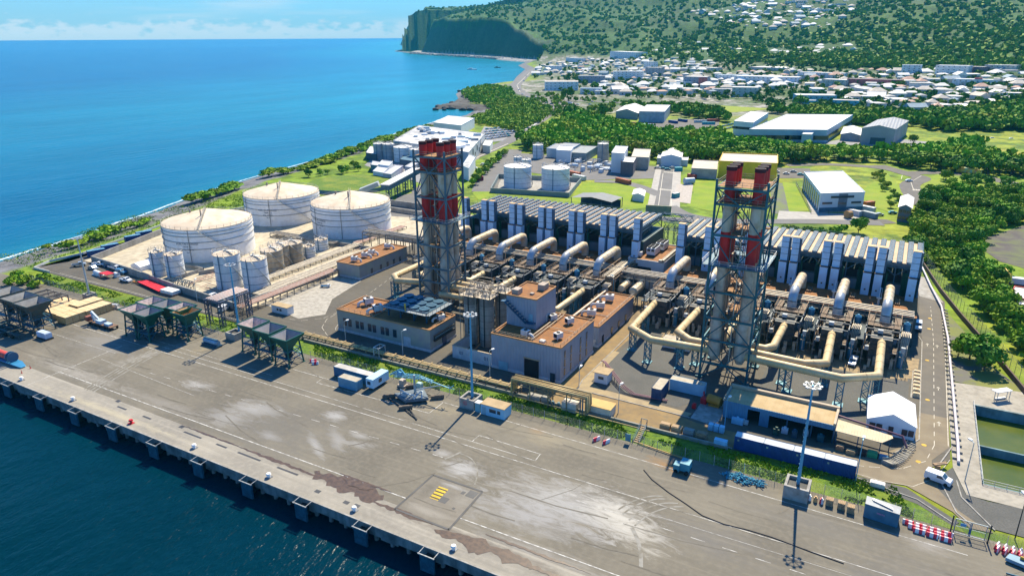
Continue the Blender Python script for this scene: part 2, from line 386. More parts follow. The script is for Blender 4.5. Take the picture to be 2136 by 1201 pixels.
def mkcol(X, Y, Z, sd, kd, zp):
    n1 = fbm(X/60, Y/60, 5, 21); n2 = fbm(X/11, Y/11, 4, 22); n3 = fbm(X/300, Y/300, 3, 23)
    c = np.ones(X.shape+(3,))*np.array([.155, .235, .014])                  # meadow
    c = lerp3(c, [.235, .27, .02], np.clip((n1-.52)*6, 0, 1)); c = lerp3(c, [.075, .14, .012], np.clip((n2-.52)*7, 0, 1)*.9)
    hill = np.clip((zp-10)/15, 0, 1)
    w = np.ones(X.shape+(3,))*np.array([.022, .080, .010]); w = lerp3(w, [.050, .125, .010], np.clip((n2-.47)*5, 0, 1))
    w = lerp3(w, [.07, .12, .02], np.clip((n1-.57)*6, 0, 1)*.5); w = lerp3(w, [.025, .06, .02], np.clip((.46-n3)*6, 0, 1)*.6)
    c = c*(1-hill[...,None]) + w*hill[...,None]
    R = np.hypot(X, Y); town = np.clip((R-820)/80, 0, 1)*np.clip((30-zp)/12, 0, 1)*np.clip((sd-40)/30, 0, 1)
    t = np.ones(X.shape+(3,))*np.array([.13, .14, .085]); t = lerp3(t, [.32, .30, .27], np.clip((n2-.53)*9, 0, 1)); t = lerp3(t, [.05, .10, .02], np.clip((.5-n1)*6, 0, 1))
    c = c*(1-town[...,None]) + t*town[...,None]
    wd = (np.abs(X+150) < 400) & (Y > 555) & (Y < 830)
    bt = np.clip(1-(sd-23-7*n2)/4, 0, 1)*(kd != 'q'); c = lerp3(c, [.15, .15, .155], bt)
    steep = ((kd == 'c') & (sd < 100+50*n1) & (Z > 4)) | ((kd == 'f') & (sd < 110) & (Z > 4)); st = steep.astype(float)*np.clip(.55+.9*(n2-.35), 0, 1)
    c = lerp3(c, [.045, .055, .045], st*.75)
    dk = (kd == 'c') & (sd < 55) & (sd > 0); c = np.where(dk[...,None], np.array([.30, .30, .29])*(.75+.5*n2[...,None]), c)
    rk = (np.hypot(X-RKC[0], Y-RKC[1]) < 100) & (sd < 26+16*n1) & (kd == 'b'); c = np.where(rk[...,None], np.array([.07, .066, .06])*(.6+.9*n2[...,None]), c)
    return c
terr = struct(grid_mesh('terrain', GX, GY, GZ-.06, colmat('terrain_soil', k=.5, sc=.10, bump=2.2, bsc=.09), mkcol(GX, GY, GZ, GS, GK, GP)))
def hz(x, y):
    z, *_ = height(np.array([float(x)]), np.array([float(y)]), False); return float(z[0])
def on_ground(pxs, pys):                                   # where rays through many pixels meet the terrain
    pxs, pys = np.array(pxs, float), np.array(pys, float)
    D = np.array([tuple(ray(a, b)) for a, b in zip(pxs, pys)]); hl = np.hypot(D[:,0], D[:,1]); D = D/hl[:,None]
    res = np.full((len(pxs), 3), np.nan); done = np.zeros(len(pxs), bool)
    for s in np.exp(np.linspace(math.log(120), math.log(8000), 420)):
        ix = np.nonzero(~done)[0]
        if not len(ix): break
        P = D[ix]*s; z = CAMH+P[:,2]; ok = z < 700; h = np.full(len(ix), -99.); h[ok] = height(P[ok,0], P[ok,1], False)[0]
        hit = z <= h; res[ix[hit]] = np.c_[P[hit,0], P[hit,1], h[hit]]; done[ix[hit]] = True
    return res
# sea sheet reaching the horizon, with foam along the beach
def sea_mat(name, deep, shallow, lo, hi, bump=.25):
    m = bpy.data.materials.new(name); m.use_nodes = True; nt = m.node_tree; N, K = nt.nodes, nt.links; b = N['Principled BSDF']
    b.inputs['Roughness'].default_value = .22; b.inputs['Specular IOR Level'].default_value = .09; b.inputs['IOR'].default_value = 1.33
    g = N.new('ShaderNodeNewGeometry'); a = N.new('ShaderNodeAttribute'); a.attribute_name = 'col'
    n = N.new('ShaderNodeTexNoise'); n.inputs['Scale'].default_value = .012; n.inputs['Detail'].default_value = 6
    mpp = N.new('ShaderNodeMapping'); mpp.inputs[2].default_value = (0, 0, math.radians(35)); mpp.inputs[3].default_value = (1, .3, 1)
    K.new(g.outputs['Position'], mpp.inputs[0]); K.new(mpp.outputs[0], n.inputs['Vector'])
    r = N.new('ShaderNodeMapRange'); K.new(n.outputs[0], r.inputs[0])
    for i, q in zip((1,2,3,4), (.3,.7,.86,1.16)): r.inputs[i].default_value = q
    x = N.new('ShaderNodeMix'); x.data_type = 'RGBA'; x.blend_type = 'MULTIPLY'; x.inputs[0].default_value = 1
    K.new(a.outputs['Color'], x.inputs[6]); K.new(r.outputs[0], x.inputs[7]); K.new(x.outputs[2], b.inputs['Base Color'])
    hs = None
    for s, d in ((.028, .9), (.11, .55), (.5, .2), (1.8, .08)):
        w = N.new('ShaderNodeTexNoise'); w.inputs['Scale'].default_value = s; w.inputs['Detail'].default_value = 3
        mp3 = N.new('ShaderNodeMapping'); mp3.inputs[2].default_value = (0, 0, math.radians(60)); mp3.inputs[3].default_value = (1, .45, 1)
        K.new(g.outputs['Position'], mp3.inputs[0]); K.new(mp3.outputs[0], w.inputs['Vector'])
        mu = N.new('ShaderNodeMath'); mu.operation = 'MULTIPLY'; K.new(w.outputs[0], mu.inputs[0]); mu.inputs[1].default_value = d
        if hs is None: hs = mu.outputs[0]
        else:
            ad = N.new('ShaderNodeMath'); K.new(hs, ad.inputs[0]); K.new(mu.outputs[0], ad.inputs[1]); hs = ad.outputs[0]
    bp = N.new('ShaderNodeBump'); bp.inputs['Strength'].default_value = 1; bp.inputs['Distance'].default_value = 2.2
    K.new(hs, bp.inputs['Height']); K.new(bp.outputs[0], b.inputs['Normal'])
    return m
sr = 20*(60000/20)**(np.arange(230)/229.); sa = np.radians(119.2)+np.radians(np.linspace(75, -75, 420))
SR, SA = np.meshgrid(sr, sa, indexing='ij'); SX, SY = SR*np.cos(SA), SR*np.sin(SA)
ssd, _ = sdist(SX, SY); off = np.clip(-ssd, 0, None)
deep = np.ones(SX.shape+(3,))*np.array([.0, .078, .180]); n = fbm(SX/350, SY/130, 4, 50)
c = lerp3(deep, [.0, .105, .215], np.clip((n-.45)*2.2, 0, 1)*.6)
far = np.clip((SR-1200)/5000, 0, 1); c = lerp3(c, [.0, .085, .22], far*.6)
bay = np.clip(1-off/900, 0, 1)*np.clip((SR-450)/600, 0, 1); c = lerp3(c, [.01, .21, .28], bay*.85)
near = np.exp(-off/22.)*(SY > 130); c = lerp3(c, [.01, .17, .22], near*.7)
harb = np.clip((110-SY)/25, 0, 1)*np.clip(1-(SR-600)/300, 0, 1); c = lerp3(c, [.0, .022, .038], harb)
sea = struct(grid_mesh('sea', SX, SY, np.full(SX.shape, SEA), sea_mat('sea_water', 0, 0, 0, 0), c))
# ------------------------------------------------------------------ plant ground: quay, apron, yards, roads, markings
def decal_mat(name, rgb, c2, patches, rough=.85, streaks=()):
    """surface colour with real stains: each patch is (x, y, rx, ry, angle, colour, strength)"""
    m = mat(name, rgb, rough, c2=c2, sc=.06, amt=1, lo=.35, hi=.65, c3=tuple(q*1.25 for q in rgb), sc3=.9, amt3=.35, bump=.012, bsc=7)
    nt = m.node_tree; N, K = nt.nodes, nt.links; b = N['Principled BSDF']; col = b.inputs['Base Color'].links[0].from_socket
    g = N.new('ShaderNodeNewGeometry')
    nz = N.new('ShaderNodeTexNoise'); nz.inputs['Scale'].default_value = .42; nz.inputs['Detail'].default_value = 11; nz.inputs['Roughness'].default_value = .74; nz.inputs['Distortion'].default_value = .9
    nm_ = N.new('ShaderNodeMapping'); nm_.inputs[2].default_value = (0, 0, .25); nm_.inputs[3].default_value = (.45, 1.5, 1); K.new(g.outputs['Position'], nm_.inputs[0]); K.new(nm_.outputs[0], nz.inputs['Vector'])
    # long drag marks along the quay
    mp_ = N.new('ShaderNodeMapping'); mp_.inputs[3].default_value = (.035, .9, 1); K.new(g.outputs['Position'], mp_.inputs[0])
    ns_ = N.new('ShaderNodeTexNoise'); ns_.inputs['Scale'].default_value = 1.; ns_.inputs['Detail'].default_value = 8; K.new(mp_.outputs[0], ns_.inputs['Vector'])
    def blend(f, a, c):
        x = N.new('ShaderNodeMix'); x.data_type = 'RGBA'; K.new(f, x.inputs[0]); K.new(a, x.inputs[6]); x.inputs[7].default_value = (*c, 1); return x.outputs[2]
    def mr(v, lo, hi, o0, o1):
        r = N.new('ShaderNodeMapRange'); K.new(v, r.inputs[0])
        for i, q in zip((1,2,3,4), (lo,hi,o0,o1)): r.inputs[i].default_value = q
        return r.outputs[0]
    col = blend(mr(ns_.outputs[0], .55, .72, 0, .35), col, tuple(q*1.5 for q in rgb))
    col = blend(mr(ns_.outputs[0], .45, .30, 0, .35), col, tuple(q*.62 for q in rgb))
    for (x, y, rx, ry, an, cc, st) in patches:
        q = N.new('ShaderNodeMapping'); q.vector_type = 'TEXTURE'; q.inputs[1].default_value = (x, y, 0); q.inputs[2].default_value = (0, 0, math.radians(an)); q.inputs[3].default_value = (rx, ry, 200)
        K.new(g.outputs['Position'], q.inputs[0])
        le = N.new('ShaderNodeVectorMath'); le.operation = 'LENGTH'; K.new(q.outputs[0], le.inputs[0])
        s = N.new('ShaderNodeMath'); s.operation = 'MULTIPLY_ADD'; K.new(nz.outputs[0], s.inputs[0]); s.inputs[1].default_value = 2.6; K.new(le.outputs['Value'], s.inputs[2])
        col = blend(mr(s.outputs[0], 2.15, 1.35, 0, st), col, cc)
    K.new(col, b.inputs['Base Color']); return m
PALE = (.33, .325, .31); RUST = (.26, .14, .045); BROWN = (.075, .048, .024); TAN = (.26, .22, .14)
apron_patches = [(-154,106,7,3,12,PALE,.8),(-131,104,11,5,8,PALE,.9),(-106,99,9,1.6,-32,PALE,.9),(-98,104,6,2,10,PALE,.7),(-118,97,5,2,0,PALE,.8),(-133,98,9,5,0,PALE,.7),(-111,111,5,3,0,PALE,.9),(-103,103,8,2.5,-35,PALE,.6),
 (-100,107,4,2,0,PALE,.6),(-72,107,7,4.5,0,PALE,.85),(-79,110,3,2,0,PALE,.6),(-48,107,22,10,5,PALE,.8),(-36,107,13,7,-20,(.42,.40,.35),.9),(-52,100,20,7,8,(.27,.265,.255),.8),
 (-27,94,2,1.6,0,PALE,.9),(-90,89,14,3.5,0,(.28,.27,.25),.8),(-46,91,20,4,0,(.27,.255,.23),.7),(-34,129,7,2.6,-10,RUST,.85),(-65,128,4,2.4,-5,RUST,.55),(-62,126,6,4,0,TAN,.6),
 (-172,121,4,4,0,TAN,.55),(-92,126,10,3.5,0,TAN,.5),(-60,127,30,4,0,(.22,.195,.14),.6),(-120,100,30,16,0,(.12,.115,.105),.5),(-150,95,30,3,0,(.24,.225,.20),.5),(-20,110,14,8,0,(.115,.112,.11),.5),(15,112,22,12,0,(.115,.112,.11),.6),
 (-190,95,26,4,0,(.33,.31,.27),.6),(-200,112,20,10,0,(.21,.205,.195),.6),(-5,124,20,6,0,(.13,.125,.115),.5),(14,127,6,3,0,(.24,.225,.20),.8),(-183,112,3,16,-12,(.34,.33,.30),.4)]
apron = MB(); apron.poly([(-345,90.5,0),(70,90.5,0),(70,134,0),(-150,134,0),(-282,133,0),(-345,131,0)])
struct(apron.build('quay_apron', decal_mat('apron_asphalt', (.165,.148,.112), (.118,.106,.082), apron_patches)))
struct(MB().poly([(-345,83.5,.012),(70,83.5,.012),(70,90.6,.012),(-345,90.6,.012)]).build('quay_edge_pavement', decal_mat('quay_concrete', (.29,.265,.215), (.20,.185,.155), [(-60,89,25,2,0,(.13,.11,.085),.8),(-100,90,20,1.5,0,(.13,.11,.09),.7),(-160,86,40,1.6,0,(.42,.37,.25),.6),(-40,88,12,2,0,(.14,.12,.09),.6)])))
pud = MB()                                                   # wet brown silt along the rail channel
def silt(pts, z=.03, seed=0):
    z = .028+.005*seed
    r = random.Random(seed); L = []
    up = []; dn = []
    for (x, y, w) in pts:
        up.append((x, y+w*(.7+.5*r.random()), z)); dn.append((x, y-w*(.7+.5*r.random()), z))
    for i in range(len(pts)-1): pud.add([up[i], dn[i], dn[i+1], up[i+1]], [(0,1,2,3)])
def siltline(x0, x1, y, w, seed):
    r = random.Random(seed); n = int((x1-x0)/.8); w0 = w
    pts = []
    for i in range(n+1):
        t = i/n; k = math.sin(math.pi*t)**.5*(.35+.65*vnoise(np.array([t*7+seed]), np.array([seed*1.7]))[0]*1.6)
        pts.append((x0+(x1-x0)*t, y+.6*(r.random()-.5)*w0, max(.04, w0*k)))
    silt(pts, seed=seed)
siltline(-120,-96,90.3,.5,1); siltline(-99,-80,90.8,2.3,2); siltline(-92,-84,92.4,1.3,12); siltline(-84,-67,89.2,.6,3); siltline(-66,-44,88.3,1.6,4); siltline(-57,-36,91.5,.35,5); siltline(-50,-28,88,.55,6); siltline(-94,-80,93.4,.25,8); siltline(-140,-118,90.4,.25,9)
tag(pud.build('wet_silt', mat('wet_silt', BROWN, .3, c2=(.13,.08,.04), sc=1.2, spec=.5)), 'brown wet silt spread in the low line along the quay edge', 'silt', kind='stuff')
CONC = mat('concrete', (.36,.345,.31), .85, c2=(.25,.235,.205), sc=.5, c3=(.15,.135,.11), sc3=.9, amt3=.5)
CONCD = mat('marine_concrete', (.24,.25,.24), .8, c2=(.10,.12,.12), sc=.7, c3=(.05,.06,.055), sc3=.4, amt3=.7, streak=True)
DARK = mat('dark_steel', (.035,.04,.045), .6, .3)
q = T('quay_wall', 'concrete quay beam on piles standing over the dark harbour water', 'quay', (-140,84,0))
b = MB(); b.box(-345,70,83.5,92.4,-1.5,-.02); b.build('deck_slab', CONCD, q)
b = MB(); b.box(-345,70,83.3,83.9,-1.9,-.01)
for i in range(0, 40): b.box(-340+i*10.2,-336+i*10.2,83.25,84.2,-2.3,-1.88)
b.build('edge_beam', CONCD, q)
b = MB()
for i in range(0, 110):
    b.cyl((-343+i*3.8,84.6,-9),(-343+i*3.8,84.6,-1.4),.45,8); b.cyl((-343+i*3.8,88.6,-9),(-343+i*3.8,88.6,-1.4),.45,8)
b.build('pile_row', CONCD, q)
b = MB(); b.box(-345,70,91.6,92.3,-9,-1.4); b.build('rear_wall', mat('under_deck_dark', (.03,.035,.035), .8), q)  # shade of the opening under the deck put into the wall's near-black colour
b = MB(); b.box(-345,70,83.28,83.62,-.02,.16); b.build('kerb', CONC, q)
# fenders hung on the quay face
def FENDL(i): return '%s blue fender panel from the left on the quay face in the picture' % ('first second third fourth fifth sixth seventh eighth ninth tenth'.split()[i]) if 0 <= i < 10 else 'blue fender panel on the quay face beyond the edge of the picture'
f0 = T('quay_fender', None, 'fender', (0,0,0), 'rubber fender panels along the quay face')
b = MB(); b.box(-1.5,1.5,-1.75,-1.35,-3.7,-.4); b.build('panel', mat('fender_face', (.02,.10,.15), .6, c2=(.012,.05,.08), sc=1.5), f0)
b = MB(); b.bar((-1.8,-1.85,-.1),(1.8,-1.85,-.1),.2); b.bar((-1.6,-1.8,-.05),(-1.6,.4,.1),.14); b.bar((1.6,-1.8,-.05),(1.6,.4,.1),.14); b.build('top_rail', mat('worn_rail', (.34,.36,.36), .6, .2, c2=(.2,.19,.17), sc=2), f0)
b = MB(); b.box(-.8,.8,-1.4,-.2,-3,-.8); b.build('buffer', mat('rubber', (.02,.02,.02), .8), f0)
fx = [-199.6+i*15.15 for i in range(10)]
f0.location = (fx[0], 83.4, 0); tag(f0, FENDL(0), None)
for x in fx[1:]: dup(f0, (x, 83.4, 0), label=FENDL(round((x+199.6)/15.15)))
# bollards
bo = T('mooring_bollard', 'first small white mooring bollard from the left on the quay edge', 'bollard', (0,0,0), 'white bollards on the quay edge')
WH = mat('white_paint', (.80,.80,.78), .55, c2=(.62,.61,.57), sc=.8)
b = MB(); b.cyl((0,0,0),(0,0,.75),.34,10,.26); b.cyl((0,0,.7),(0,0,1.0),.55,10,.42); b.build('post', WH, bo)
b = MB(); b.box(-.6,.6,-.6,.6,0,.1); b.build('base_plate', mat('grey_steel', (.2,.21,.22), .5, .3), bo)
bx = [-198.1,-174.7,-128.9,-105.7,-82.7,-59.8,-37]
bo.location = (bx[0], 85.2, .012)
for x, w_ in zip(bx[1:], ('second','third','fourth','fifth','sixth','last')): dup(bo, (x, 85.2, .012), label=w_+' small white mooring bollard from the left on the quay edge')
RED = mat('red_paint', (.55,.02,.03), .5, c2=(.42,.015,.02), sc=1)
b = MB(); b.cyl((0,0,0),(0,0,.75),.34,10,.26); b.cyl((0,0,.7),(0,0,1.0),.55,10,.42); b.box(-.6,.6,-.6,.6,0,.1)
for v in range(len(b.v)): b.v[v] = (b.v[v][0]-151.3, b.v[v][1]+85.2, b.v[v][2]+.012)
one(b, 'mooring_bollard', RED, 'red mooring bollard on the quay edge between white ones', 'bollard')
# painted lines on the apron (worn)
WL = mat('line_paint', (.55,.54,.50), .8, c2=(.22,.21,.19), sc=.9, amt=.9, lo=.42, hi=.60)
YL = mat('yellow_line_paint', (.55,.36,.03), .8, c2=(.25,.2,.1), sc=1.5, amt=.7)
ln = MB(); zl = .02
def L(p, q, w=.16): ln.ribbon([p, q], w, zl)
L((-193.8,93),(60,93.4),.22); L((-250,115),(60,115.4)); L((-192,117.4),(-60,117.2),.13); L((-230,119.6),(-141,119.4),.1)
L((-139,124.9),(-120,125)); L((-93,129.2),(20,127.4)); L((-193.8,84.4),(-195.4,112),.18); L((-60,117.2),(-60.2,120)); L((-60,120),(-76,120.2)); L((-76,120.2),(-76,117.2)); L((-50,111.5),(20,112.3),.08)
L((-128,125.2),(-127.6,122)); L((-127.6,122),(-92,123)); L((-92,123),(-92,129.2)); L((-230,107.5),(-192,107.8),.1); L((-192,103.5),(-150,101.6),.1)
L((-76,94.4),(-64,94.2),.14)
for i in range(38):
    x = -172+i*5.7
    if not -78 < x < -52: L((x,104.5+min(4.3,(x+172)*.045)),(x+2.6,104.5+min(4.3,(x+174.6)*.045)),.14)
ln.build('apron_marking', WL)['kind'] = 'structure'
pad = MB(); pad.poly([(-76.2,89.2,.024),(-63.6,89.2,.024),(-64.2,102.3,.024),(-76.2,102.3,.024)])
struct(pad.build('concrete_pad', decal_mat('pad_concrete', (.185,.165,.13), (.135,.122,.098), [(-70,92,7,2,0,(.27,.25,.21),.7),(-66,98,3,4,0,(.25,.235,.2),.6),(-74,98,2,5,0,(.10,.09,.07),.6),(-70,101,6,1,0,PALE,.6)])))
b = MB()
for p_, q_ in (((-76.2,89.2),(-76.2,102.3)),((-76.2,102.3),(-64.2,102.3)),((-64.2,102.3),(-63.6,89.2)),((-76.2,89.4),(-63.6,89.4))): b.ribbon([p_, q_], .45, .075)
struct(b.build('pad_channel', mat('channel_grate', (.09,.088,.085), .7)))
b = MB(); b.poly([(-72.4,95.6,.035),(-70.4,95.6,.035),(-70.6,99.6,.035),(-72.9,99.6,.035)])
struct(b.build('hatch_marking', mat('hazard_paint', (.62,.42,.02), .7, stripes=(1,1.0,.42,(.04,.035,.03)))))
b = MB(); b.poly([(-70.3,95.4,.034),(-68.6,95.4,.034),(-68.6,97.2,.034),(-70.3,97.2,.034)]); b.poly([(-66.6,99.4,.034),(-64.6,99.4,.034),(-64.6,101.6,.034),(-66.6,101.6,.034)])
b.poly([(-67.8,99.6,.034),(-67,99.6,.034),(-67,100.6,.034),(-67.8,100.6,.034)]); b.poly([(-66.6,94.7,.034),(-66,94.7,.034),(-66,95.3,.034),(-66.6,95.3,.034)])
for x, y in ((-94,86),(-84,86.2),(-86.5,86),(-165,90),(-140,89.4)): b.poly([(x,y,.03),(x+1.3,y,.03),(x+1.3,y+.9,.03),(x,y+.9,.03)])
struct(b.build('service_cover', mat('cover_plate', (.07,.07,.07), .5, .3)))
b = MB()
for i, (x0, x1) in enumerate([(-137,-131),(-126,-122.6),(-119,-112),(-107,-101),(-152,-149),(-162,-158.5)]): b.ribbon([(x0,88.7),(x1,88.7)], .5, .03)
struct(b.build('rail_slot', mat('cover_plate', (.07,.07,.07))))
# tyre arcs of pale dust
arc = MB()
def dust(pts, w):
    n = len(pts)-1
    P = []
    for i in range(n):
        for k in range(6):
            t = k/6; p0 = pts[max(0,i-1)]; p1 = pts[i]; p2 = pts[i+1]; p3 = pts[min(n,i+2)]
            P.append(tuple(.5*(2*p1[j]+(p2[j]-p0[j])*t+(2*p0[j]-5*p1[j]+4*p2[j]-p3[j])*t*t+(3*p1[j]-p0[j]-3*p2[j]+p3[j])*t**3) for j in (0,1)))
    P.append(pts[-1]); arc.ribbon(P, w, .026)
dust([tuple(at(*p)[:2]) for p in ((1318,1100),(1328,1120),(1336,1150),(1337,1182))], .7)
for o in (0, 9, 22, 34): dust([tuple(at(*p)[:2]) for p in ((1290+o,1062+o),(1320+o,1045+o*.8),(1360+o,1034+o*.7),(1392+o,1036+o*.6))], .35)
dust([tuple(at(*p)[:2]) for p in ((960,945),(985,958),(996,985),(990,1010))], .3)
dust([tuple(at(*p)[:2]) for p in ((928,957),(945,950),(962,942))], .5)
for o in (0, 6, 12, 19): dust([tuple(at(175+o,812+o*.3)[:2]), tuple(at(240+o,772+o*.3)[:2]), tuple(at(300+o,738+o*.3)[:2]), tuple(at(352+o*.6,716+o*.5)[:2])], .42)
sk = MB(); r_ = random.Random(6)
for i in range(70):
    x, y = r_.uniform(-230,30), r_.uniform(93,127); l = r_.uniform(3,22); a = r_.choice((0,0,0,1.1,-.5))+r_.uniform(-.12,.12); sk.ribbon([(x,y),(x+l*.5*math.cos(a),y+l*.5*math.sin(a)*.6),(x+l*math.cos(a+.1),min(130,max(92,y+l*math.sin(a+.1)*.6)))], r_.uniform(.1,.4), .021+.0002*i)
tag(sk.build('tyre_marks', mat('tyre_mark', (.115,.103,.080), .8, c2=(.15,.135,.105), sc=.6, lo=.42, hi=.55)), 'faint dark tyre marks and oil streaks over the apron', 'tyre marks', kind='stuff')
tag(arc.build('pale_dust', mat('pale_dust', (.26,.25,.22), .9, c2=(.17,.155,.12), sc=.5, amt=1, lo=.42, hi=.60)), 'pale concrete dust dragged into arcs over the apron', 'dust', kind='stuff')
b = MB(); b.tube([(*at(*p)[:2], .05) for p in ((1343,980),(1360,1000),(1395,1027),(1430,1050),(1465,1075),(1510,1093),(1560,1105),(1610,1120),(1690,1150),(1760,1175))], .13, 6)
one(b, 'ground_cable', mat('cable_rubber', (.06,.055,.05), .8), 'long dark cable snaking over the apron from the rust stain', 'cable')
# grass strip, plant yards
GR = mat('grass', (.125,.21,.012), .95, c2=(.05,.11,.010), sc=.9, c3=(.20,.23,.02), sc3=.12, amt3=.8, bump=.25, bsc=2.5, lo=.35, hi=.6)
struct(MB().poly([(-140,134,.02),(-60,134,.02),(12.5,134,.02),(20,134.2,.02),(15.5,139.5,.02),(8,144,.02),(2,144.6,.02),(-25,141.6,.02),(-60,141,.02),(-146,141,.02),(-152,139,.02),(-285,141.5,.02),(-286,133,.02)]).build('grass_strip', GR))
YARD = decal_mat('yard_asphalt', (.105,.093,.070), (.074,.067,.054), [(-120,160,30,12,0,(.10,.09,.075),.5)])
struct(MB().poly([(-298,141.5,.03),(-146,141,.03),(-60,141,.03),(-25,141.6,.03),(-2,144.4,.03),(11,150,.03),(18,160,.03),(18.4,270,.03),(12,282,.03),(8,300,.03),(-205,300,.03),(-300,215,.03)]).build('plant_yard', YARD))
TANC = mat('tan_concrete', (.50,.44,.32), .85, c2=(.40,.34,.24), sc=.3, c3=(.24,.20,.14), sc3=.35, amt3=.5)
GRAV = mat('dark_gravel', (.085,.085,.078), .9, c2=(.12,.118,.105), sc=3.0, c3=(.07,.072,.066), sc3=.2, bump=.04, bsc=6)
def slab(pts, m, name, z): return struct(MB().poly([(p[0],p[1],z) for p in pts]).build(name, m))
slab([(-290,158),(-190,150),(-184,157),(-184,188),(-186,300),(-250,300),(-303,215)], TANC, 'tank_farm_floor', .05)
slab([(-184,157),(-184,192),(-172,192),(-168,172),(-160,160),(-165,153)], mat('pale_concrete', (.40,.37,.31), .85, c2=(.31,.285,.235), sc=.4, c3=(.2,.18,.15), sc3=.8, amt3=.5), 'side_yard', .05)
slab([(-66,160.5),(-64,157.5),(-60,155),(-40,154.6),(-38,158),(-38,183),(-44,200),(-62,200)], GRAV, 'gravel_yard', .05)
slab([(-25,158),(9,172.5),(9.5,202),(-25,202)], GRAV, 'gravel_yard', .052)
TANR = mat('dusty_road', (.27,.18,.07), .85, c2=(.20,.135,.06), sc=.2, c3=(.13,.105,.07), sc3=.6, amt3=.5)
slab([(-70.4,146),(-66,146),(-66,161),(-64.5,200),(-65,215),(-70.3,215)], TANR, 'dusty_road', .045)
slab([(-78,142.4),(-24,142.6),(-24,149.5),(-34,149.5),(-40,151),(-70,151)], TANR, 'dusty_road', .047)
slab([(-35.8,151),(-29.5,150),(-29.5,163),(-35.5,163)], CONC, 'concrete_yard', .055)
slab([(-66.5,155.5),(-65.5,151.6),(-36.5,151.2),(-36,153.2),(-60,154.4),(-64,157.2),(-64,178),(-66.3,178)], mat('ochre_pavement', (.34,.26,.14), .85, c2=(.26,.20,.12), sc=.5), 'pavement', .12)
slab([(-157,197),(9,197),(9,222),(-157,222)], mat('bay_floor', (.24,.17,.085), .85, c2=(.15,.11,.065), sc=.25, c3=(.09,.075,.055), sc3=.7, amt3=.6), 'bay_floor', .056)
for x in (-18.5,-6.2): slab([(x-3.2,196),(x+3.2,196),(x+3.2,213),(x-3.2,213)], mat('tan_slab', (.34,.25,.13), .85, c2=(.22,.16,.09), sc=.6, c3=(.12,.10,.07), sc3=.8), 'concrete_yard', .06)
for x in (-54.5,-43): slab([(x-2.6,190),(x+2.6,190),(x+2.6,208),(x-2.6,208)], MATS['tan_slab'], 'concrete_yard', .06)
slab([(4,196),(11,200),(11.5,214),(4,214)], MATS['tan_slab'], 'concrete_yard', .061)
slab([(9.8,187.5),(12,188),(12,205),(10,205)], CONC, 'concrete_yard', .062)
ASP = mat('road_asphalt', (.095,.088,.078), .85, c2=(.125,.112,.095), sc=.15, c3=(.06,.057,.052), sc3=.5, amt3=.4)
TROAD = mat('dusty_asphalt', (.205,.165,.105), .85, c2=(.155,.125,.085), sc=.12, c3=(.25,.21,.14), sc3=.3, amt3=.5)
slab([(12,160),(18,163),(18.2,230),(17.2,268),(11,272),(10.6,240),(12,232),(12.2,200)], mat('grey_road', (.135,.120,.095), .85, c2=(.10,.09,.075), sc=.2), 'perimeter_road', .06)
slab([(-22,142.6),(-2,145),(4,144),(10,145.2),(18,140),(20.6,136),(24.4,136.4),(17.5,146),(14.6,150.5),(14.5,158),(18,166),(18,180),(12,180),(10,163),(6,157),(0,154),(-5,153)], TROAD, 'perimeter_road', .064)
slab([(-2,144),(10,144.4),(16,139.4),(19,137),(18,135.2),(12,139.5),(4,141.5),(-1,142)], GRAV, 'gravel_verge', .05)
slab([(15.8,152),(18.3,157),(20.4,147.6),(24,147),(45,149),(40,137.6),(22.3,137.8),(18.9,141),(15.6,147)], GRAV, 'gravel_verge', .068)
PC = mat('pool_concrete', (.36,.33,.27), .85, c2=(.28,.255,.205), sc=.25, c3=(.18,.165,.135), sc3=.8, amt3=.5)
slab([(18.4,157),(20.5,147.5),(23.6,147.4),(23.6,190.5),(36,190.5),(46,196),(42,205),(17.8,202)], PC, 'pool_surround', .072)
slab([(23.6,147.4),(40,147.4),(46,150),(46,153.6),(23.6,153.6)], PC, 'pool_surround', .073)
slab([(18,203),(17.9,228),(18,262),(24,240),(30.5,215),(37,202)], mat('verge', (.13,.125,.105), .9, c2=(.16,.18,.03), sc=.12, lo=.42, hi=.5, c3=(.22,.22,.03), sc3=.06, amt3=.8), 'verge', .05)
slab([(-160,285),(13,285),(11,318),(0,322),(-160,322)], mat('far_verge', (.115,.19,.012), .9, c2=(.16,.22,.02), sc=.1, c3=(.06,.11,.01), sc3=.15), 'grass_verge', .05)
struct(MB().poly([(10.8,272,.08),(18,268,.08),(12.6,296,.08),(9,296,.08)]).build('concrete_yard', CONC))
# road paint inside the plant
b = MB()
def dash(pts, w=.14, on=2.2, offl=2.2, z=.09):
    for p, q_ in zip(pts[:-1], pts[1:]):
        p, q_ = Vector((*p,0)), Vector((*q_,0)); n = int((q_-p).length/(on+offl)); d = (q_-p).normalized()
        for i in range(n+1):
            s = p+d*(i*(on+offl)); e = s+d*min(on, (q_-s).length)
            if (q_-s).length > .4: b.ribbon([s[:2], e[:2]], w, z)
dash([(15,165),(15,230),(14.2,262)]); b.ribbon([(17.7,166),(17.9,230),(17.2,262)], .14, .09)
dash([(15,165),(13.4,157),(9,151.4),(2,148.5),(-6,147.6)]); b.ribbon([(-2,145.2),(5,144.6),(11.2,145.5),(15.2,151),(17.9,160)], .12, .09)
dash([(-176,150),(-163,152),(-158,157),(-157.5,166),(-161,186),(-166,206)], .13); dash([(-157.5,166),(-156.5,157),(-153,151),(-147,147)], .13, 3, 1.2)
b.ribbon([(-282,143.5),(-180,142.8)], .15, .09)
for x, y in ((15.9,226),(13.4,226),(16,196),(16,176)): b.ribbon([(x,y-1),(x,y+1)], .16, .09); b.add([(x-.5,y+.4,.09),(x+.5,y+.4,.09),(x,y+1.3,.09)], [(0,1,2)])
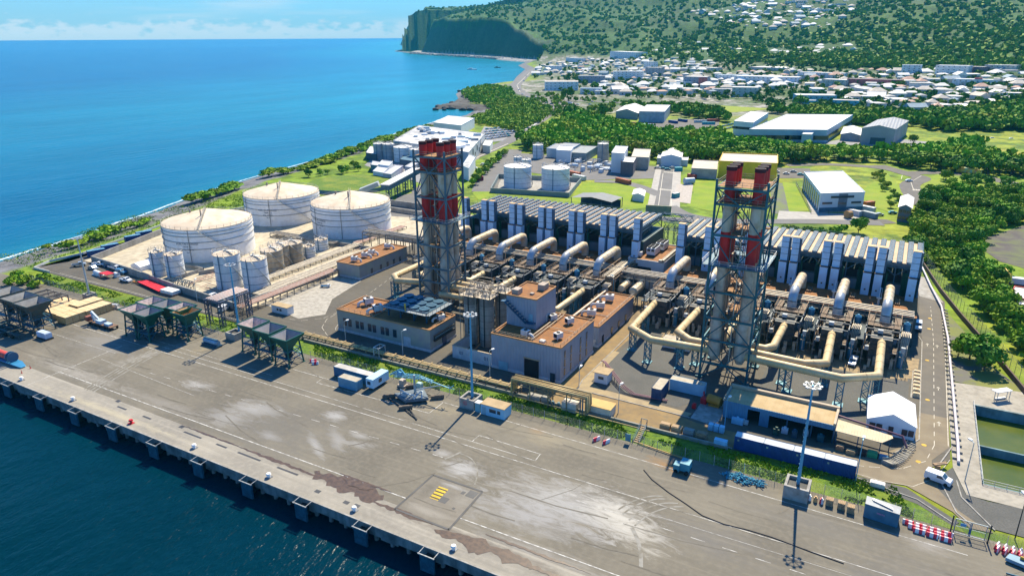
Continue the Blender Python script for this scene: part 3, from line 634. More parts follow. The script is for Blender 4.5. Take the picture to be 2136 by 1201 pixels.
struct(b.build('road_marking', mat('road_paint', (.62,.58,.48), .8, c2=(.4,.36,.28), sc=1.5)))
b = MB()
for x, y in ((14,250),(13.8,240),(13.4,214),(13.6,188),(13,164),(12,156)): b.cyl((x,y,.09),(x,y,.1),.55,10)
struct(b.build('road_marking', mat('yellow_marking', (.60,.38,.05), .8)))
KB = MB()
def kerb(pts, w=.25, h=.16):
    for p, q_ in zip(pts[:-1], pts[1:]): KB.bar((*p, .03+h/2), (*q_, .03+h/2), w, h)
kerb([(-66.2,215),(-66.1,178),(-66.4,157),(-65.4,151.4),(-36,151)]); kerb([(-152,160),(-149,153),(-147.6,151.2)]); kerb([(11,232),(12,228),(12,204),(12,188),(12,166),(10,162),(7,156.6)])
kerb([(18.2,262),(18.5,230),(18.4,166),(15.9,157),(15.7,151.4),(18.6,140),(21,137)]); kerb([(24.6,137.4),(19.6,146),(18.9,152)]); kerb([(-3,144),(5,142.4),(12,141),(18,136)]); kerb([(-297,142.4),(-146,142)]); kerb([(-146,142),(-24,142.2)])
struct(KB.build('kerb', CONC))
# ------------------------------------------------------------------ power plant
BLUE = mat('blue_steel', (.030,.105,.165), .5, .2, c2=(.018,.06,.10), sc=.8)
TEAL = mat('teal_steel', (.02,.13,.16), .5, .2, c2=(.012,.07,.09), sc=.8)
GREEN = mat('green_steel', (.012,.085,.065), .55, .1, c2=(.008,.04,.035), sc=.7)
GALV = mat('galv', (.5,.52,.53), .5, .4)
SILV = mat('duct_cladding', (.64,.54,.39), .5, .15, c2=(.54,.40,.22), sc=.25, amt=1, c3=(.35,.31,.25), sc3=2.0, amt3=.5)
SILV2 = mat('clean_cladding', (.58,.56,.52), .4, .3, c2=(.35,.36,.38), sc=.7)
OCHR = mat('ochre_duct', (.60,.46,.25), .5, .1, c2=(.50,.36,.17), sc=.3, c3=(.38,.30,.19), sc3=1.4, amt3=.55, streak=True)
YPIPE = mat('yellow_pipe', (.50,.38,.17), .55, .1, c2=(.36,.26,.12), sc=1.2)
PIPEW = mat('pipe_cladding', (.50,.44,.34), .5, .15, c2=(.30,.26,.20), sc=1.0)
RUSTR = mat('rust_roof', (.30,.128,.036), .85, c2=(.22,.092,.028), sc=.35, c3=(.14,.078,.038), sc3=.9, amt3=.6)
CLADL = mat('grey_cladding', (.28,.315,.38), .6, .1, c2=(.245,.275,.33), sc=.3, corr=('xy', .9, .05))
CLADP = mat('plain_panel', (.33,.33,.26), .65, 0, c2=(.28,.28,.29), sc=.25, c3=(.22,.21,.2), sc3=.5, amt3=.3)
PLIN = mat('plinth', (.50,.51,.52), .8, c2=(.38,.38,.38), sc=1)
COPE = mat('orange_coping', (.46,.24,.10), .8)
GLASS = mat('dark_glass', (.03,.05,.07), .15, 0, spec=.8)
DOORB = mat('door_blue', (.22,.40,.48), .6)
BLK = mat('opening_dark', (.012,.013,.015), .9)
WHS = mat('white_steel', (.62,.63,.63), .55, c2=(.50,.47,.42), sc=.9, c3=(.33,.29,.24), sc3=1.3, amt3=.35)
INTK = mat('intake_panel', (.40,.62,.84), .5, c2=(.36,.56,.76), sc=.4, c3=(.42,.42,.42), sc3=.8, amt3=.3, streak=True)
TANKW = mat('tank_white', (.80,.80,.78), .5, c2=(.74,.73,.70), sc=.35, c3=(.60,.54,.45), sc3=.55, amt3=.35, streak=True, lo=.4, hi=.7)
TANKR = mat('tank_roof', (.64,.55,.42), .75, c2=(.56,.45,.32), sc=.12, c3=(.44,.31,.19), sc3=.3, amt3=.45)
def hvac(x, y, z, n, ang=0, s=1.0, label=None, par=None, duct=True):
    b = MB(); b.box(-1.1*s,1.1*s,-.8*s,.8*s,.5*s,1.9*s); 
    for i in (-.8,.8): b.bar((i*s,-.6*s,0),(i*s,-.6*s,.5*s),.12); b.bar((i*s,.6*s,0),(i*s,.6*s,.5*s),.12)
    t = T('rooftop_unit', label, 'roof unit', (0,0,0), 'white rooftop air units'); b.build('casing', WHS, t)
    b = MB(); b.box(-1.12*s,-1.08*s,-.6*s,.6*s,.7*s,1.7*s); b.cyl((0,0,1.88*s),(0,0,2.0*s),.55*s,10); b.build('grille', BLK, t)
    if duct: b = MB(); b.tube([(-1.1*s,.2,1.1*s),(-2.0*s,.2,1.1*s),(-2.6*s,.2,.7*s),(-2.6*s,.2,0)], .34*s, 8); b.build('air_duct', WHS, t)
    t.location = (x, y, z); t.rotation_euler = (0,0,ang); return t
def building(name, label, x0, x1, y0, y1, h, wall, roof=RUSTR, cope=COPE, para=.35, plinth=.8, group=None):
    t = T(name, label, 'building', ((x0+x1)/2, (y0+y1)/2, .05), group)
    b = MB(); b.box(x0,x1,y0,y1,.03,h-.01,0); b.build('wall', wall, t)
    r = MB(); r.poly([(x0+.2,y0+.2,h+.01),(x1-.2,y0+.2,h+.01),(x1-.2,y1-.2,h+.01),(x0+.2,y1-.2,h+.01)]); r.build('roof', roof, t)
    c = MB()
    for (a, bb) in (((x0,y0),(x1,y0)),((x0,y1),(x1,y1)),((x0,y0),(x0,y1)),((x1,y0),(x1,y1))):
        if a[0] != bb[0]: c.box(a[0]-.06,bb[0]+.06,a[1]-.15,a[1]+.15,h-.03,h+para)
        else: c.box(a[0]-.15,a[0]+.15,a[1]+.15,bb[1]-.15,h-.03,h+para-.004)
    c.build('parapet', cope, t)
    if plinth: p = MB(); p.box(x0-.12,x1+.12,y0-.12,y1+.12,.02,plinth); p.build('plinth', PLIN, t)
    return t
def front_openings(t, items, y, mat_=GLASS):               # openings on a face y = const (front)
    for nm, x0, x1, z0, z1, m in items:
        f = MB(); f.box(x0,x1,y-.10,y-.02,z0,z1); o = f.build(nm, m, t)
# --- building with the coolers (front left)
bl = building('service_building', 'long low blue grey building carrying the blue fan cooler', -147,-112,152,165.3,6.8, CLADP)
front_openings(bl, [('window', x, x+1.3, 2.2, 4.6, GLASS) for x in (-144.6,-142.7,-139.7,-137.9,-134.9,-133.1,-130.0,-128.2,-125.4)], 152)
front_openings(bl, [('door', -121.6,-119.0,.1,3.2, PLIN)], 152)
b = MB(); b.box(-111.98,-111.8,158,160,.1,2.6); b.build('door', mat('door_dark', (.05,.08,.14), .5), bl)
b = MB(); b.bar((-111.6,153.5,3.2),(-111.6,164,3.2),.5); b.bar((-111.6,153.5,4.6),(-111.6,164,4.6),.35); b.bar((-111.6,153.6,3.2),(-111.6,153.6,4.6),.25); b.build('wall_pipe', DARK, bl)
b = MB(); rail(b, [(-146.8,152.2,7.1),(-133,152.2,7.1)], .9); rail(b, [(-111.8,153,7.1),(-111.8,165,7.1)], .9); b.tube([(-133,152.4,7.1),(-133,165,7.1)], .12, 6); b.tube([(-146,158,7.05),(-131,158,7.05)], .1, 6); b.build('railing', mat('tan_steel', (.42,.33,.22), .6), bl)
hvac(-141,160,6.85,0, math.radians(60), 1.25, 'tan and white roof unit nearest the left end of the building with the blue cooler')
hvac(-134.5,156.5,6.85,0, math.radians(60), 1.25, 'tan and white roof unit just left of the blue fan cooler')
hvac(-113.6,160,6.85,0, math.radians(60), 1.0, 'white roof unit in the shade right of the blue fan cooler')
ck = T('fan_cooler', 'big blue steel cooler with round fans on legs over the service building roof', 'cooler', (-123,161,6.8))
b = MB(); b.box(-130.6,-115.4,155.6,166.4,9.4,10.3); b.build('casing', BLUE, ck)
for i in range(4):
    for j in range(3):
        x, y = -128.6+i*3.7, 157.5+j*3.6
        b = MB(); b.cyl((x,y,10.3),(x,y,10.75),1.45,14,1.6); b.box(x-1.8,x+1.8,y-.08,y+.08,10.72,10.8); f = b.build('fan_ring', BLUE, ck)
        b = MB(); b.cyl((x,y,10.55),(x,y,10.62),1.3,14); b.build('fan', mat('fan_dark', (.05,.05,.06), .6), f)
b = MB()
for x in (-130,-125.5,-120.5,-116):
    for y in (156.2,165.8): b.bar((x,y,6.8),(x,y,9.5),.4); b.bar((x,y,7.6),(x+1.6,y,9.4),.2)
b.build('support_frame', BLUE, ck)
b = MB(); b.box(-131,-115,154.2,155.6,9.9,10.0); b.box(-115.4,-113.8,154.6,166.6,9.9,10.0); rail(b, [(-131,154.3,10),(-113.9,154.3,10),(-113.9,166.6,10)], 1.1); b.build('walkway', mat('walkway_grey', (.24,.28,.30), .6, .2), ck)
b = MB(); b.bar((-122.6,154.8,10),(-122.6,154.8,12.3),.35); b.build('jib_post', mat('yellow_steel', (.7,.48,.05), .5), ck)
# --- main hall with its tower block
mh = building('main_hall', 'tall grey ribbed hall with the dark roller door and orange roof', -91.6,-70.7,152.2,174,10, CLADL)
front_openings(mh, [('roller_door', -81.3,-77.0,.1,5.2, BLK), ('panel_door', -89.2,-86.4,.1,2.6, DOORB), ('door', -73.6,-72.2,.1,2.6, GLASS)], 152.05)
b = MB(); b.box(-81.6,-76.7,151.9,152.1,5.2,5.5); b.build('lintel', mat('tan_steel', (.42,.33,.22), .6), mh)
for y in (154.3,158.2,164.4,168.6):
    for z0 in (1.4,4.0,6.4):
        b = MB(); b.box(-70.72,-70.6,y,y+.75,z0,z0+2.1); b.build('window', GLASS, mh)
b = MB(); rail(b, [(-91.4,152.4,10.35),(-70.9,152.4,10.35),(-70.9,173.8,10.35)], .9); b.bar((-80.6,153,10.5),(-80.6,173,10.5),.3); b.bar((-79.6,153,10.5),(-79.6,173,10.5),.25); b.bar((-80,163,10.5),(-71,163,10.5),.15); b.build('railing', mat('tan_steel', (.42,.33,.22), .6), mh)
hvac(-82.5,155,10.05,0, math.radians(170), 1.0, 'white roof unit at the shaded front edge of the main hall roof')
hvac(-74.0,157.5,10.05,0, math.radians(70), 1.0, 'white roof unit nearest the right front corner of the main hall roof', duct=False)
hvac(-81,168.5,10.05,0, math.radians(60), 1.0, 'white roof unit beside the tower block foot, left one at the back of the roof', duct=False)
hvac(-75.8,168.5,10.05,0, math.radians(60), 1.0, 'white roof unit right one at the back of the main hall roof', duct=False)
b = MB(); b.box(-77.6,-76.1,153.2,154.4,10.05,10.6); one(b, 'roof_hatch', WHS, 'small pale hatch on the front of the main hall roof', 'roof hatch')
tb = building('tower_block', 'grey square tower block rising from the main hall roof', -91.4,-82.1,160.4,172.6,18.6, CLADL, plinth=0)
b = MB()
for k in range(9): b.box(-91.2+k*.75,-90.5+k*.75,159.1,160.35,17.0-k*.62,17.1-k*.62)
b.bar((-91.4,159.1,17.1),(-84.6,159.1,11.8),.35); b.bar((-91.4,159.1,18.1),(-84.6,159.1,12.8),.12); b.box(-84.8,-82.2,158.9,160.35,11.9,12.05); rail(b, [(-84.8,158.95,12.0),(-82.2,158.95,12.0)], 1.1); b.box(-92.6,-91.0,159.1,160.35,17.0,17.1)
b.build('outside_stair', mat('navy_steel', (.02,.09,.17), .5, .2), tb)
front_openings(tb, [('door', -84.4,-83.2,12.1,14.3, DOORB)], 160.4)
b = MB(); b.box(-90.4,-88.4,161.6,164.2,18.65,20.1); b.build('roof_box', mat('tan_box', (.42,.34,.26), .6), tb)
b = MB(); b.box(-85.6,-83.6,168,171,18.65,20.3); b.build('roof_box', MATS['tan_box'], tb)
b = MB(); b.box(-85.8,-84.8,163.6,164.6,18.65,19.1); b.build('roof_box', MATS['tan_box'], tb)
b = MB(); b.box(-82.08,-81.98,166.3,167,9.9,12.2); b.build('door', WHS, tb)
# low corrugated wall left of the hall
lw = T('site_wall', 'pale blue corrugated wall between the silos and the main hall', 'wall', (-98,152,0))
b = MB(); b.box(-104.6,-91.75,152.3,152.6,.05,3.7); b.box(-104.6,-104.3,152.6,163,.05,3.7); b.build('panel', mat('pale_wall', (.46,.50,.52), .7, c2=(.36,.40,.42), sc=.6, corr=('x',.6,.05)), lw)
b = MB(); b.box(-104.7,-91.8,152.25,152.7,3.7,3.85); b.box(-104.7,-104.2,152.7,163.2,3.7,3.85); b.build('coping', mat('tan_steel', (.42,.33,.22)), lw)
def text(s, size, loc, rot, m, par, name='lettering'):
    c = bpy.data.curves.new(name, 'FONT'); c.body = s; c.size = size; c.extrude = .01; c.align_x = 'CENTER'; c.align_y = 'CENTER'
    o = bpy.data.objects.new(name, c); COL.objects.link(o); bpy.context.view_layer.update()
    me = bpy.data.meshes.new_from_object(o); bpy.data.objects.remove(o); o = bpy.data.objects.new(name, me); COL.objects.link(o); me.materials.clear(); me.materials.append(m)
    if par is not None: o.parent = par; loc = Vector(loc)-parent_loc(par)
    o.location = loc; o.rotation_euler = rot; return o
LETT = mat('lettering_blue', (.05,.10,.16), .6)
text('01', 1.5, (-93.4,152.24,2.0), (math.pi/2,0,0), LETT, lw); text('02', 1.3, (-101.6,152.24,2.0), (math.pi/2,0,0), LETT, lw)
# --- rear hall and the hall by the tanks
rh = building('rear_hall', 'long low grey hall with orange roof behind the main hall', -81.2,-70.8,178.2,207.6,6.3, CLADL)
for y in (181,188,194,200): b = MB(); b.box(-70.82,-70.68,y,y+1.2,.1,2.7); b.build('door', GLASS if y > 185 else BLK, rh)
b = MB()
for z0 in (.3,1.4): b.box(-72.6,-71.6,177.9,178.1,z0,z0+1)
b.build('wall_unit', WHS, rh)
b = MB(); b.tube([(-80.4,178.6,6.9),(-80.4,207,6.9)], .35, 8); rail(b, [(-71,178.4,6.65),(-71,207.4,6.65)], .9); b.tube([(-81,187,6.6),(-71,187,6.6)], .12, 6); b.build('roof_pipe', PIPEW, rh)
for i, y in enumerate((185.5,192.5,200.2)): hvac(-76.2,y,6.4,0, math.radians(12), 1.15, 'white ducted roof unit on the rear hall, '+('nearest the camera','middle of the three','farthest back of the three')[i])
bb = building('tank_side_hall', 'grey hall with brown roof between the tank farm and the stack tower', -184,-173,192.6,221.8,5.5, CLADP)
for y in (199,204.5,208.5,212.5,216.5): b = MB(); b.box(-173.02,-172.9,y,y+1.1,.4 if y > 200 else .1,2.7); b.build('window' if y > 200 else 'door', GLASS, bb)
for i, y in enumerate((196.5,202.5,206.5,216.5)): hvac(-178.5,y,5.55,0, math.radians(195), 1.05, 'white roof unit on the brown roof by the tank farm, '+('first from the near end','second from the near end','third from the near end','farthest from the near end')[i])
# --- stack towers
REDS = mat('flue_red', (.60,.022,.02), .6, c2=(.46,.016,.016), sc=.5, c3=(.2,.02,.02), sc3=.25, amt3=.4)
CREAM = mat('flue_cream', (.60,.55,.44), .65, c2=(.50,.42,.29), sc=.5, c3=(.42,.28,.13), sc3=.45, amt3=.7, streak=True)
GREYF = mat('flue_steel', (.52,.46,.37), .5, .1, c2=(.42,.34,.24), sc=.5, c3=(.25,.22,.19), sc3=.8, amt3=.6, streak=True)
GRATE = mat('platform_grate', (.33,.17,.06), .8, c2=(.22,.12,.06), sc=1.2)
TBLU = mat('tower_steel', (.085,.155,.19), .5, .2, c2=(.055,.105,.14), sc=.4)
def flue(t, x, y, top, zr1, zc, zr2, base, r=1.18, drum=17):
    f = MB(); n = 20
    f.cyl((x,y,zc),(x,y,zr1),r,n,mi=1); f.cyl((x,y,zr1),(x,y,top),r*1.02,n,mi=0); f.cyl((x,y,zr2),(x,y,zc),r*1.02,n,mi=0); f.cyl((x,y,drum),(x,y,zr2),r,n,mi=2)
    for k in range(int(zr2-drum)//4): f.cyl((x,y,drum+3+k*4),(x,y,drum+3.15+k*4),r*1.03,n,mi=2)
    for k in range(int(zr1-zc)//2): f.cyl((x,y,zc+1.5+k*2),(x,y,zc+1.6+k*2),r*1.015,n,mi=1)
    f.cyl((x,y,drum-2.0),(x,y,drum),r*1.35,n,r,mi=2); f.cyl((x,y,base+1.4),(x,y,drum-2),r*1.35,n,mi=2); f.cyl((x,y,base),(x,y,base+1.4),r*.8,n,r*1.35,mi=2)
    o = f.build('flue', [REDS, CREAM, GREYF], t)
    c = MB(); c.cyl((x,y,top-.9),(x,y,top+.05),r*1.1,n,capm=0); c.cyl((x,y,top+.03),(x,y,top+.06),r*.9,n,mi=1,capm=1); c.build('cap', [mat('soot_red', (.07,.015,.018), .8), BLK], o)
    return o
def tower(label, x0, x1, y0, y1, top, levels, plat, xs, ys, zr1, zc, zr2, steel, base_h, ftop):
    t = T('stack_tower', label, 'stack tower', ((x0+x1)/2,(y0+y1)/2,0))
    P = [(x0,y0),(x1,y0),(x1,y1),(x0,y1)]
    for px, py in P:
        b = MB(); b.bar((px,py,0),(px,py,top+2.2),.5); b.box(px-.9,px+.9,py-.9,py+.9,0,.5); b.build('leg', steel, t)
    b = MB()
    for i, z in enumerate(levels):
        for k in range(4):
            (ax, ay), (bx_, by_) = P[k], P[(k+1)%4]; b.bar((ax,ay,z),(bx_,by_,z),.32,.55)
    zz = [0]+sorted(levels)
    for i in range(len(zz)-1):
        for k in range(4):
            (ax, ay), (bx_, by_) = P[k], P[(k+1)%4]; mx, my = (ax+bx_)/2, (ay+by_)/2
            if i % 2: b.bar((ax,ay,zz[i+1]),(mx,my,zz[i]),.26); b.bar((bx_,by_,zz[i+1]),(mx,my,zz[i]),.26)
            else: b.bar((ax,ay,zz[i]),(mx,my,zz[i+1]),.26); b.bar((bx_,by_,zz[i]),(mx,my,zz[i+1]),.26)
    b.build('bracing', steel, t)
    for z in levels:
        if z < 12: continue
        big = abs(z-plat) < .5; e = 1.6 if big else 0
        p = MB(); m = 1.2
        if big:
            for q in ((x0-e,x1+e,y0-e,y0+m),(x0-e,x1+e,y1-m,y1+e),(x0-e,x0+m,y0+m,y1-m),(x1-m,x1+e,y0+m,y1-m),(x0+m,x1-m,(y0+y1)/2+4.2,(y0+y1)/2+5)): p.box(q[0],q[1],q[2],q[3],z+.38,z+.5)
        elif z > top-6:
            xm = (x0+x1)/2; p.box(x0+.3,x1-.3,y0+.3,y1-.3,z+.35,z+.45)
        else:
            xm = (x0+x1)/2; p.box(xm-1.6,xm+1.6,y0+.3,y1-.3,z+.38,z+.48); p.box(x0+.3,x1-.3,y1-2,y1-.3,z+.38,z+.47)
        po = p.build('platform', TBLU if big else GRATE, t)
        rb = MB(); e2 = e
        if big or z > top-6: rail(rb, [(x0-e2,y0-e2,z+.5),(x1+e2,y0-e2,z+.5),(x1+e2,y1+e2,z+.5),(x0-e2,y1+e2,z+.5),(x0-e2,y0-e2,z+.5)], 1.2, .05, 2.0)
        else: rail(rb, [((x0+x1)/2-1.6,y0+.4,z+.5),((x0+x1)/2-1.6,y1-.4,z+.5)], 1.1); rail(rb, [((x0+x1)/2+1.6,y0+.4,z+.5),((x0+x1)/2+1.6,y1-.4,z+.5)], 1.1)
        rb.build('railing', mat('rail_steel', (.30,.26,.20), .6, .2) if not big else GALV, po)
    for x in xs:
        for y in ys: flue(t, x, y, ftop, zr1, zc, zr2, base_h)
    b = MB(); xm, ym = (x0+x1)/2, y0+3; z = 5.5; fl = 0
    while z < top-3:
        a = (xm-1.1 if fl % 2 else xm+1.1); c = (xm+1.1 if fl % 2 else xm-1.1)
        b.bar((a,ym+(fl%2)*1.0,z),(c,ym+(fl%2)*1.0,z+2.6),.7,.15); b.bar((a,ym+(fl%2)*1.0,z+1),(c,ym+(fl%2)*1.0,z+3.6),.08)
        b.box(c-.6,c+.6,ym-.5,ym+1.6,z+2.55,z+2.65); z += 2.6; fl += 1
    for dx in (-1.8,1.8):
        for dy in (-.6,2.2): b.bar((xm+dx,ym+dy,4),(xm+dx,ym+dy,top-1),.18)
    b.build('stair', mat('stair_steel', (.10,.13,.16), .55, .3, c2=(.25,.16,.09), sc=.6), t)
    b = MB()
    for i in range(3): b.tube([(xm-.8+i*.8,y1-2.5,2),(xm-.8+i*.8,y1-2.5,top-3-4*i)], .14, 6)
    b.tube([(xm+.9,y0+1,2),(xm+.9,y0+1,top-8)], .16, 6); b.build('riser_pipe', PIPEW, t)
    return t
TL = tower('left stack tower with six red and cream flues beside the service building', -138,-126.2,183,193.2,50.2,[4.1,8.8,13.6,21.3,29.3,37.2,45.4,50.2],29.3,(-135.6,-128.9),(184.9,188.4,191.9),45.8,37.6,29.8,TBLU,1.2,54.8)
TR = tower('right stack tower with two rows of red and cream flues above the workshop shed', -39.9,-27.8,174,186.6,51,[4.5,11,17.1,24.3,31.3,39.2,47.0,51],31.3,(-37.2,-30.5),(176.6,179.9,183.2),47.4,39.8,31.8,TEAL,4.8,56.0)
# --- engine bays
ENG = [-150.2,-137.4,-124.6,-111.8,-98.9,-86.1,-60.5,-47.9,-35.4,-22.9,-10.3,2.2]
LPH = ['in the far left bay beside the left stack tower','in the second bay from the left','in the third bay from the left','in the fourth bay from the left','in the fifth bay from the left','in the sixth bay, left of the white control block',
       'in the bay just right of the white control block','in the bay left of the right stack tower','in the bay behind the right stack tower','in the bay just right of the right stack tower','in the second bay from the right','in the last bay on the right by the road']
# halls
for nm, x0, x1, lab in (('engine_hall',-157,-79.2,'long dark engine hall with rust roof under the left radiator bank'),('engine_hall',-67.6,9.3,'long dark engine hall with rust roof under the right radiator bank')):
    t = T(nm, lab, 'engine hall', ((x0+x1)/2, 240, 0))
    b = MB(); b.box(x0,x1,222,266,.05,9.0); b.box(x0+.5,x1-.5,241.5,265,9.0,15.2); b.build('wall', mat('hall_cladding', (.045,.085,.095), .6, .1, c2=(.03,.06,.07), sc=.5, corr=('x',1.2,.06)), t)
    b = MB(); b.poly([(x0,222,9.03),(x1,222,9.03),(x1,241.5,9.03),(x0,241.5,9.03)]); b.build('roof', RUSTR, t)
    b = MB()
    for e in [q for q in ENG if x0 < q < x1]:
        b.box(e-2.2,e+1.8,241.25,241.48,9.1,12.3)
    b.build('panel', mat('hall_panel', (.16,.19,.21), .6), t)
    for e in [q for q in ENG if x0 < q < x1]:
        b = MB()
        for k in range(5): b.cyl((e+2.4+k*.32-.4,240.9,9.0),(e+2.4+k*.32-.4,240.9,16.4),.11,6)
        b.box(e-2.6,e-2.3,240.4,241.4,9,16); b.build('vent_pipe', mat('vent_green', (.01,.12,.08), .4, .3), t)['kind'] = 'stuff'
        b = MB(); b.box(e-2.0,e+1.6,241.2,241.46,13.0,15.6); b.build('louvre', BLK, t)
# radiators: banks of fans on a raised steel frame
FANM = [mat('fan_frame', (.20,.29,.36), .5, .2), mat('fan_dark', (.05,.05,.06), .6)]
TANS = mat('radiator_top', (.58,.41,.24), .7, c2=(.42,.29,.17), sc=.6, c3=(.3,.2,.12), sc3=1.5, amt3=.4)
rp = T('radiator', None, 'radiator', (0,0,0), 'roof radiators with rows of fans')
b = MB(); b.box(-1.28,1.28,0,27,-.8,0); b.build('casing', [mat('radiator_side', (.07,.12,.16), .5, .2)], rp)
b = MB(); b.box(-1.36,-.32,0.1,26.9,.0,.14); b.build('top_panel', TANS, rp)
for j in range(15):
    y = .95+j*1.8
    b = MB(); b.cyl((.5,y,.0),(.5,y,.6),.82,8,mi=0); b.cyl((.5,y,.6),(.5,y,.63),.56,8,mi=1); b.box(-.2,1.2,y-.06,y+.06,.63,.68,0); b.build('fan', FANM, rp)
k = 0
ZR = 19.5
wordsn = ['first','second','third','fourth','fifth','sixth','seventh','eighth','ninth','tenth','eleventh','twelfth','thirteenth']
def ordn(n): return '%d%s' % (n, 'th' if 10 <= n % 100 <= 20 else {1:'st',2:'nd',3:'rd'}.get(n % 10, 'th'))
for (x0, x1, side) in ((-156.6,-81.2,'left'),(-67.4,8.8,'right')):
    n = 28; w = (x1-x0)/n
    for i in range(n):
        lab = '%s radiator strip from the left end of the %s bank of fans' % (ordn(i+1), side)
        if k == 0: rp.location = (x0+w*(i+.5),240.4,ZR); tag(rp, lab, None)
        else: dup(rp, (x0+w*(i+.5),240.4,ZR), label=lab)
        k += 1
    t = T('fan_deck', 'blue steel truss frame carrying the %s radiator bank' % side, 'steel frame', ((x0+x1)/2,250,17))
    b = MB()
    for y in (241,254,266.6): b.bar((x0,y,ZR-1.3),(x1,y,ZR-1.3),.35,.8)
    m_ = int((x1-x0)/6.4)
    for i in range(m_+1):
        x = x0+(x1-x0)*i/m_
        for y in (241,254,266.6):
            b.bar((x,y,9),(x,y,ZR-1),.3)
            if i < m_: b.bar((x,y,15.3),(x+(x1-x0)/m_/2,y,ZR-1.4),.2); b.bar((x+(x1-x0)/m_,y,15.3),(x+(x1-x0)/m_/2,y,ZR-1.4),.2)
        b.bar((x,241,ZR-1.3),(x,266.6,ZR-1.3),.25,.5)
    b.build('truss', BLUE, t)
    b = MB(); rail(b, [(x0,267.6,ZR),(x1,267.6,ZR)], 1.1, .04, 3); rail(b, [((x1 if side == 'right' else x0),241,ZR),((x1 if side == 'right' else x0),267,ZR)], 1.1, .04, 3); b.build('walkway', BLUE, t)
# intake towers
ip = T('intake_tower', None, 'intake tower', (0,0,0), 'pale blue intake towers along the engine halls')
b = MB(); b.box(-1.1,1.1,0,1.9,7.4,15.4); b.build('upper_duct', INTK, ip)
b = MB()
for zz in (9.6,11.7,13.6): b.box(-1.14,1.14,-.04,1.94,zz,zz+.12)
b.box(1.14,1.65,.3,1.9,7.4,15.2); b.build('seam', mat('intake_seam', (.05,.10,.16), .5), ip)
b = MB(); b.box(-1.16,1.16,-.06,1.96,15.4,15.55); b.build('cap', mat('orange_cap', (.62,.38,.16), .6), ip)
b = MB(); b.box(-1.15,1.15,-1.0,1.9,0,7.1); b.build('lower_duct', INTK, ip)
b = MB(); b.box(-1.2,1.2,-1.0,1.9,7.1,7.4); b.box(-.25,.25,-1.06,-1.0,1.6,2.1); b.build('collar', mat('collar_brown', (.12,.08,.06), .7), ip)
k = 0
for i, e in enumerate(ENG):
    for s, nm in ((-4.65,'left'),(4.65,'right')):
        lab = 'pale blue intake tower, %s one %s' % (nm, LPH[i])
        if k == 0: ip.location = (e+s,237.6,9.05); tag(ip, lab, None)
        else: dup(ip, (e+s,237.6,9.05), label=lab)
        k += 1
# upper exhaust ducts
up = T('exhaust_duct', None, 'duct', (0,0,0), 'silver tan exhaust ducts bending down into the boilers')
b = MB(); b.tube([(0,234.4,9.2),(0,234.4,11.9),(0,233.6,13.1),(0,232.2,13.55),(0,218.4,13.55)], 1.32, 16)
for y in (222,226,230): b.cyl((0,y-.1,13.55),(0,y+.1,13.55),1.38,16)
b.build('main_run', SILV, up)
b = MB(); b.tube([(0,218.4,13.55),(0,217.0,13.2),(0,215.6,12.2),(0,215.1,10.8)], 1.34, 16); b.build('elbow', mat('elbow_cladding', (.36,.42,.48), .4, .35, c2=(.50,.46,.40), sc=.5), up)
b = MB(); b.tube([(0,215.1,10.9),(0,215.1,8.7)], 1.36, 16); b.build('down_leg', SILV2, up)
for i, e in enumerate(ENG):
    lab = 'silver tan exhaust duct '+LPH[i]; ex = e-.9
    if i == 0: up.location = (ex,0,0); tag(up, lab, None)
    else: dup(up, (ex,0,0), label=lab)
# boiler units
bp_ = T('boiler_unit', None, 'boiler', (0,0,0), 'dark steel boiler units in front of the engine hall')
DST = mat('boiler_steel', (.05,.065,.075), .6, .3, c2=(.13,.11,.09), sc=.9, c3=(.02,.03,.035), sc3=1.6, amt3=.6)
ORST = mat('rusty_steel', (.34,.22,.12), .7, .1, c2=(.18,.13,.09), sc=1.2)
b = MB(); b.box(-2.7,2.7,203.5,218.5,1.2,8.0); b.box(-2.2,2.2,207,218,8.0,8.6)
for z in (2.4,4.2,6.0): b.box(-2.85,2.85,203.3,218.7,z,z+.25)
for y in (205,209,213,217): b.box(-2.9,2.9,y,y+.3,1.2,8.1)
b.build('casing', DST, bp_)
b = MB()
for y in (202.4,208,213.6,219.6):
    for x in (-4.2,4.2): b.bar((x,y,0),(x,y,9.6),.3)
    b.bar((-4.2,y,9),(4.2,y,9),.25); b.bar((-4.2,y,4.8),(-2.7,y,4.8),.2); b.bar((2.7,y,4.8),(4.2,y,4.8),.2)
for x in (-4.2,4.2):
    for z in (4.8,9): b.bar((x,202.4,z),(x,219.6,z),.25)
    b.bar((x,202.4,0),(x,208,4.8),.15); b.bar((x,208,4.8),(x,213.6,9),.15); b.bar((x,213.6,0),(x,219.6,4.8),.15)
b.build('steel_frame', mat('frame_steel', (.07,.10,.125), .5, .3, c2=(.16,.15,.14), sc=.9), bp_)
b = MB(); b.box(-4.2,-2.6,210.5,219.6,8.95,9.05); b.box(2.6,4.2,210.5,219.6,8.95,9.05); b.box(-2.6,2.6,210.5,212.6,8.95,9.05); b.box(-4.2,-2.7,202.4,219.6,4.6,4.7); b.box(2.7,4.2,202.4,219.6,4.6,4.7); b.build('gangway', mat('dark_grate', (.10,.075,.055), .7, .2, c2=(.17,.11,.07), sc=1.5), bp_)
b = MB(); rail(b, [(-4.2,219.6,9.05),(-4.2,210.5,9.05),(4.2,210.5,9.05),(4.2,219.6,9.05)], 1.2, .06, 1.6); rail(b, [(-4.2,202.4,4.7),(-4.2,219,4.7)], 1.1, .05, 2); rail(b, [(4.2,202.4,4.7),(4.2,219,4.7)], 1.1, .05, 2)
b.bar((-3.6,213,9.1),(-2.2,216,11.6),.12); b.bar((3.6,213,9.1),(2.2,216,11.6),.12); b.build('railing', ORST, bp_)
